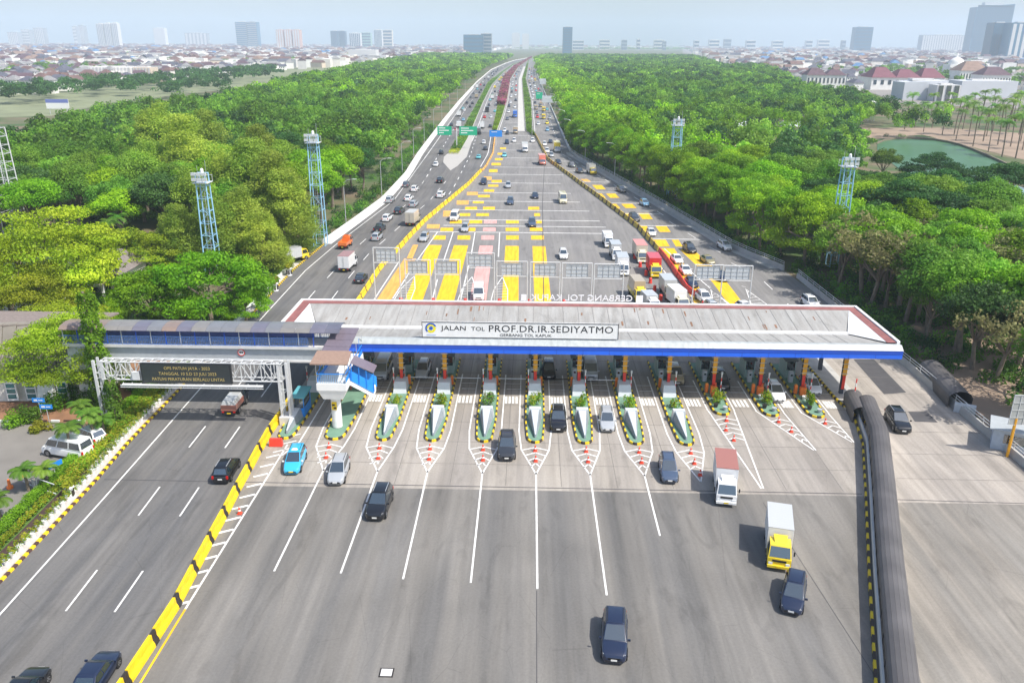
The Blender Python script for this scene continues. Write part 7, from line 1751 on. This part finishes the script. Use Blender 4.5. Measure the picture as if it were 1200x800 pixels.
for i, (x0, x1, yt, m, l) in enumerate(((387, 395, 36.5, tb2, 'left dark blue block of the close pair'), (396.5, 404, 36.5, tb2, 'right dark blue block of the close pair'), (409, 422, 39, tw_, 'low white block between the dark pair and the green one'), (423, 434, 38.5, M('tower_green', (.30, .45, .40), .6), 'pale green block left of the tall white one'), (438, 447, 35, tw_, 'tall white block with dark windows'), (448, 459, 35.5, M('tower_cream', (.6, .55, .48), .7), 'cream block stuck to the tall white one'), (8, 20, 38, tg_, 'faint hazy tower nearest the left edge'), (24, 33, 35, tg_, 'faint hazy tower second from the left edge'), (38, 50, 33, tg_, 'faint hazy stepped tower at upper left'), (84, 88, 31, tg_, 'thin hazy pencil tower'), (91, 97, 30, tg_, 'thin hazy tower right of the pencil tower'), (179, 192, 33, tw_, 'faint white tower alone at upper left'), (216, 242, 39, tg_, 'long flat hazy slab at upper left'), (600, 609, 39, tw_, 'hazy white block just above the end of the highway'), (612, 620, 40, tw_, 'second hazy white block above the end of the highway'))):
    block(x0, x1, yt, 4300+i*60, 40, l, m, 'building', 'tower_block', 6, tb2 if i < 6 else tw_, i % 2 == 0)
for i in range(16):
    x0 = 676+i*22+R.uniform(-10, 10); block(x0, x0+R.uniform(3, 14), R.choice((46, 47, 47.6, 48.2, 48.6)), 4600+R.uniform(0, 900), 30, f'tiny pale block on the horizon right of the slim dark tower, {ordn(i)} from the left', (tw_, hw_[0], tg_)[i % 3], 'building', 'tower_block', 3, tb2)
block(408, 440, 58.5, 1900, 40, 'big plain white warehouse at the edge of the left town', tw_, 'building', 'warehouse')
block(103, 153, 79, 880, 18, 'long cream terrace with rows of balconies in the left town', hw_[1], 'building', 'terrace_block', 12, hw_[3], True); block(154, 176, 79.5, 870, 18, 'beige terrace block at the right end of the long cream one', hw_[2], 'building', 'terrace_block', 6, hw_[3], True)
block(1061, 1112, 94.5, 655, 22, 'plain grey white hall with slanting side near the right edge', M('hall_wall', (.55, .57, .60), .7, var=.06, scale=.1), 'building', 'hall', slant=1.5); block(1128, 1194, 95.5, 690, 25, 'long plain grey hall with dark roof humps at the right edge', M('hall_wall', (.5, .5, .5), .7), 'building', 'hall'); block(1099, 1127, 100, 640, 14, 'white building with dark windows between the two grey halls', tw_, 'building', 'hall', 3, glass, True)
def mansion(px0, px1, pyt, Y, depth, lab, rm, rh=6, n=3, dome=False):
    a, c = PD(px0, pyt, Y), PD(px1, pyt, Y); o = thing('mansion', lab, 'building', ((a.x+c.x)/2, Y, 0)); hw2 = (c.x-a.x)/2; h = a.z
    one('wall', o, lambda b: b.box(-hw2, hw2, 0, depth, 0, h, hw_[1])); each('window', o, [(lambda b, i=i: b.box(-hw2+2*hw2*(i+.3)/10, -hw2+2*hw2*(i+.7)/10, -.3, -.02, h*.45, h*.8, glass)) for i in range(10)])
    def f_(b):
        for i in range(n):
            x0, x1 = -hw2+2*hw2*i/n, -hw2+2*hw2*(i+1)/n-.3; m_ = (x0+x1)/2; b.hexa([(x0-.5, -1, h), (x1+.5, -1, h), (x1+.5, depth+1, h), (x0-.5, depth+1, h), (m_-(x1-x0)*.2, depth*.4, h+rh*(1, .8, .9)[i % 3]), (m_+(x1-x0)*.2, depth*.4, h+rh*(1, .8, .9)[i % 3]), (m_+(x1-x0)*.2, depth*.6, h+rh*(1, .8, .9)[i % 3]), (m_-(x1-x0)*.2, depth*.6, h+rh*(1, .8, .9)[i % 3])], rm)
    if dome: one('dome', o, lambda b: (b.lathe((0, depth/2, h), [(hw2*.8, 0), (hw2*.78, 3), (hw2*.6, 6), (hw2*.35, 8), (.6, 9), (.3, 14)], hw_[1], 16)), smooth=True)
    else: one('roof', o, f_)
    return o
mr_ = M('maroon_tiles', (.17, .06, .08), .8, var=.15, scale=.2)
mansion(1022, 1108, 91, 800, 26, 'large mansion with three maroon hipped roofs near the right edge', mr_, 9, 3); mansion(1126, 1160, 83, 900, 24, 'white mansion with a broad brown hipped roof right of the domed building', hr_[2], 9, 1); mansion(1152, 1186, 88, 820, 22, 'white mansion with brown roof nearest the halls at the right', hr_[1], 7, 1)
mansion(1114, 1136, 76, 1100, 20, 'white domed building rising over the right town', mr_, 5, 1, True)
mansion(946, 992, 88, 800, 16, 'long dark roofed house behind the trees on the right', hr_[1], 6, 2)
t = PD(67, 122, 470); o = thing('billboard', 'white and blue billboard standing on the open grass at the left', 'billboard', (t.x, 470, 0)); one('panel', o, lambda b: (b.box(-6.5, 6.5, 0, .3, t.z-2.6, t.z+2.6, white), b.box(-6.5, 6.5, -.02, -.003, t.z+.6, t.z+2.6, lav))); one('post', o, lambda b: (b.tube((-5, .3, 0), (-5, .3, t.z-2.6), .2, steel), b.tube((5, .3, 0), (5, .3, t.z-2.6), .2, steel)))
# village roofs inside the woods right of the highway
for i, (px, py, lab) in enumerate(((667, 112, 'brown shack roof beside the highway lamps, left one'), (692, 111, 'brown shack roof in the woods right of the highway, larger one'), (866, 163, 'pale wall house at the bare clearing'), (935, 150, 'pale grey roof glimpsed between the park trees'))):
    t = PD(px, py, 560 if i < 2 else 380); o = thing('shack', lab, 'house', (t.x, t.y, 0)); one('wall', o, lambda b: b.box(-6, 6, 0, 8, 0, 8 if i < 2 else 5, hw_[2])); one('roof', o, lambda b: b.hexa([(-7, -1, 8.003 if i < 2 else 5.003), (7, -1, 8.003 if i < 2 else 5.003), (7, 9, 8.003 if i < 2 else 5.003), (-7, 9, 8.003 if i < 2 else 5.003), (-6, 3, 11 if i < 2 else 7), (6, 3, 11 if i < 2 else 7), (6, 5, 11 if i < 2 else 7), (-6, 5, 11 if i < 2 else 7)], hr_[2] if i < 2 else grey_l))
t = PD(1022, 121, 470); o = thing('water_tank', 'small white round tank among the park trees', 'tank', (t.x, 470, 0)); one('tank', o, lambda b: b.lathe((0, 0, t.z-3), [(2.6, 0), (2.6, 3), (1.6, 4), (.2, 4.4)], white, 14), smooth=False); one('stand', o, lambda b: [b.tube((sx*1.6, sy*1.6, 0), (sx*1.6, sy*1.6, t.z-3), .15, steel) for sx in (-1, 1) for sy in (-1, 1)])

for o in list(COL.objects):
    l = o.get('label')
    if l and len(l.split()) > 16: print('LONG', len(l.split()), l)
# ================================================================== HAZE
hm = bpy.data.materials.new('haze'); hm.use_nodes = True; n = hm.node_tree; n.nodes.remove(n.nodes['Principled BSDF']); pv = n.nodes.new('ShaderNodeVolumePrincipled')
pv.inputs['Color'].default_value = (.74, .87, 1.0, 1); pv.inputs['Density'].default_value = HAZE; pv.inputs['Anisotropy'].default_value = 0.0
n.links.new(pv.outputs[0], n.nodes['Material Output'].inputs['Volume'])
b = MB(); b.box(-9200, 9200, -320, 12200, -1, 330, hm); o = b.build('haze'); tag(o, 'thin pale haze filling the air', 'haze', None, 'stuff')
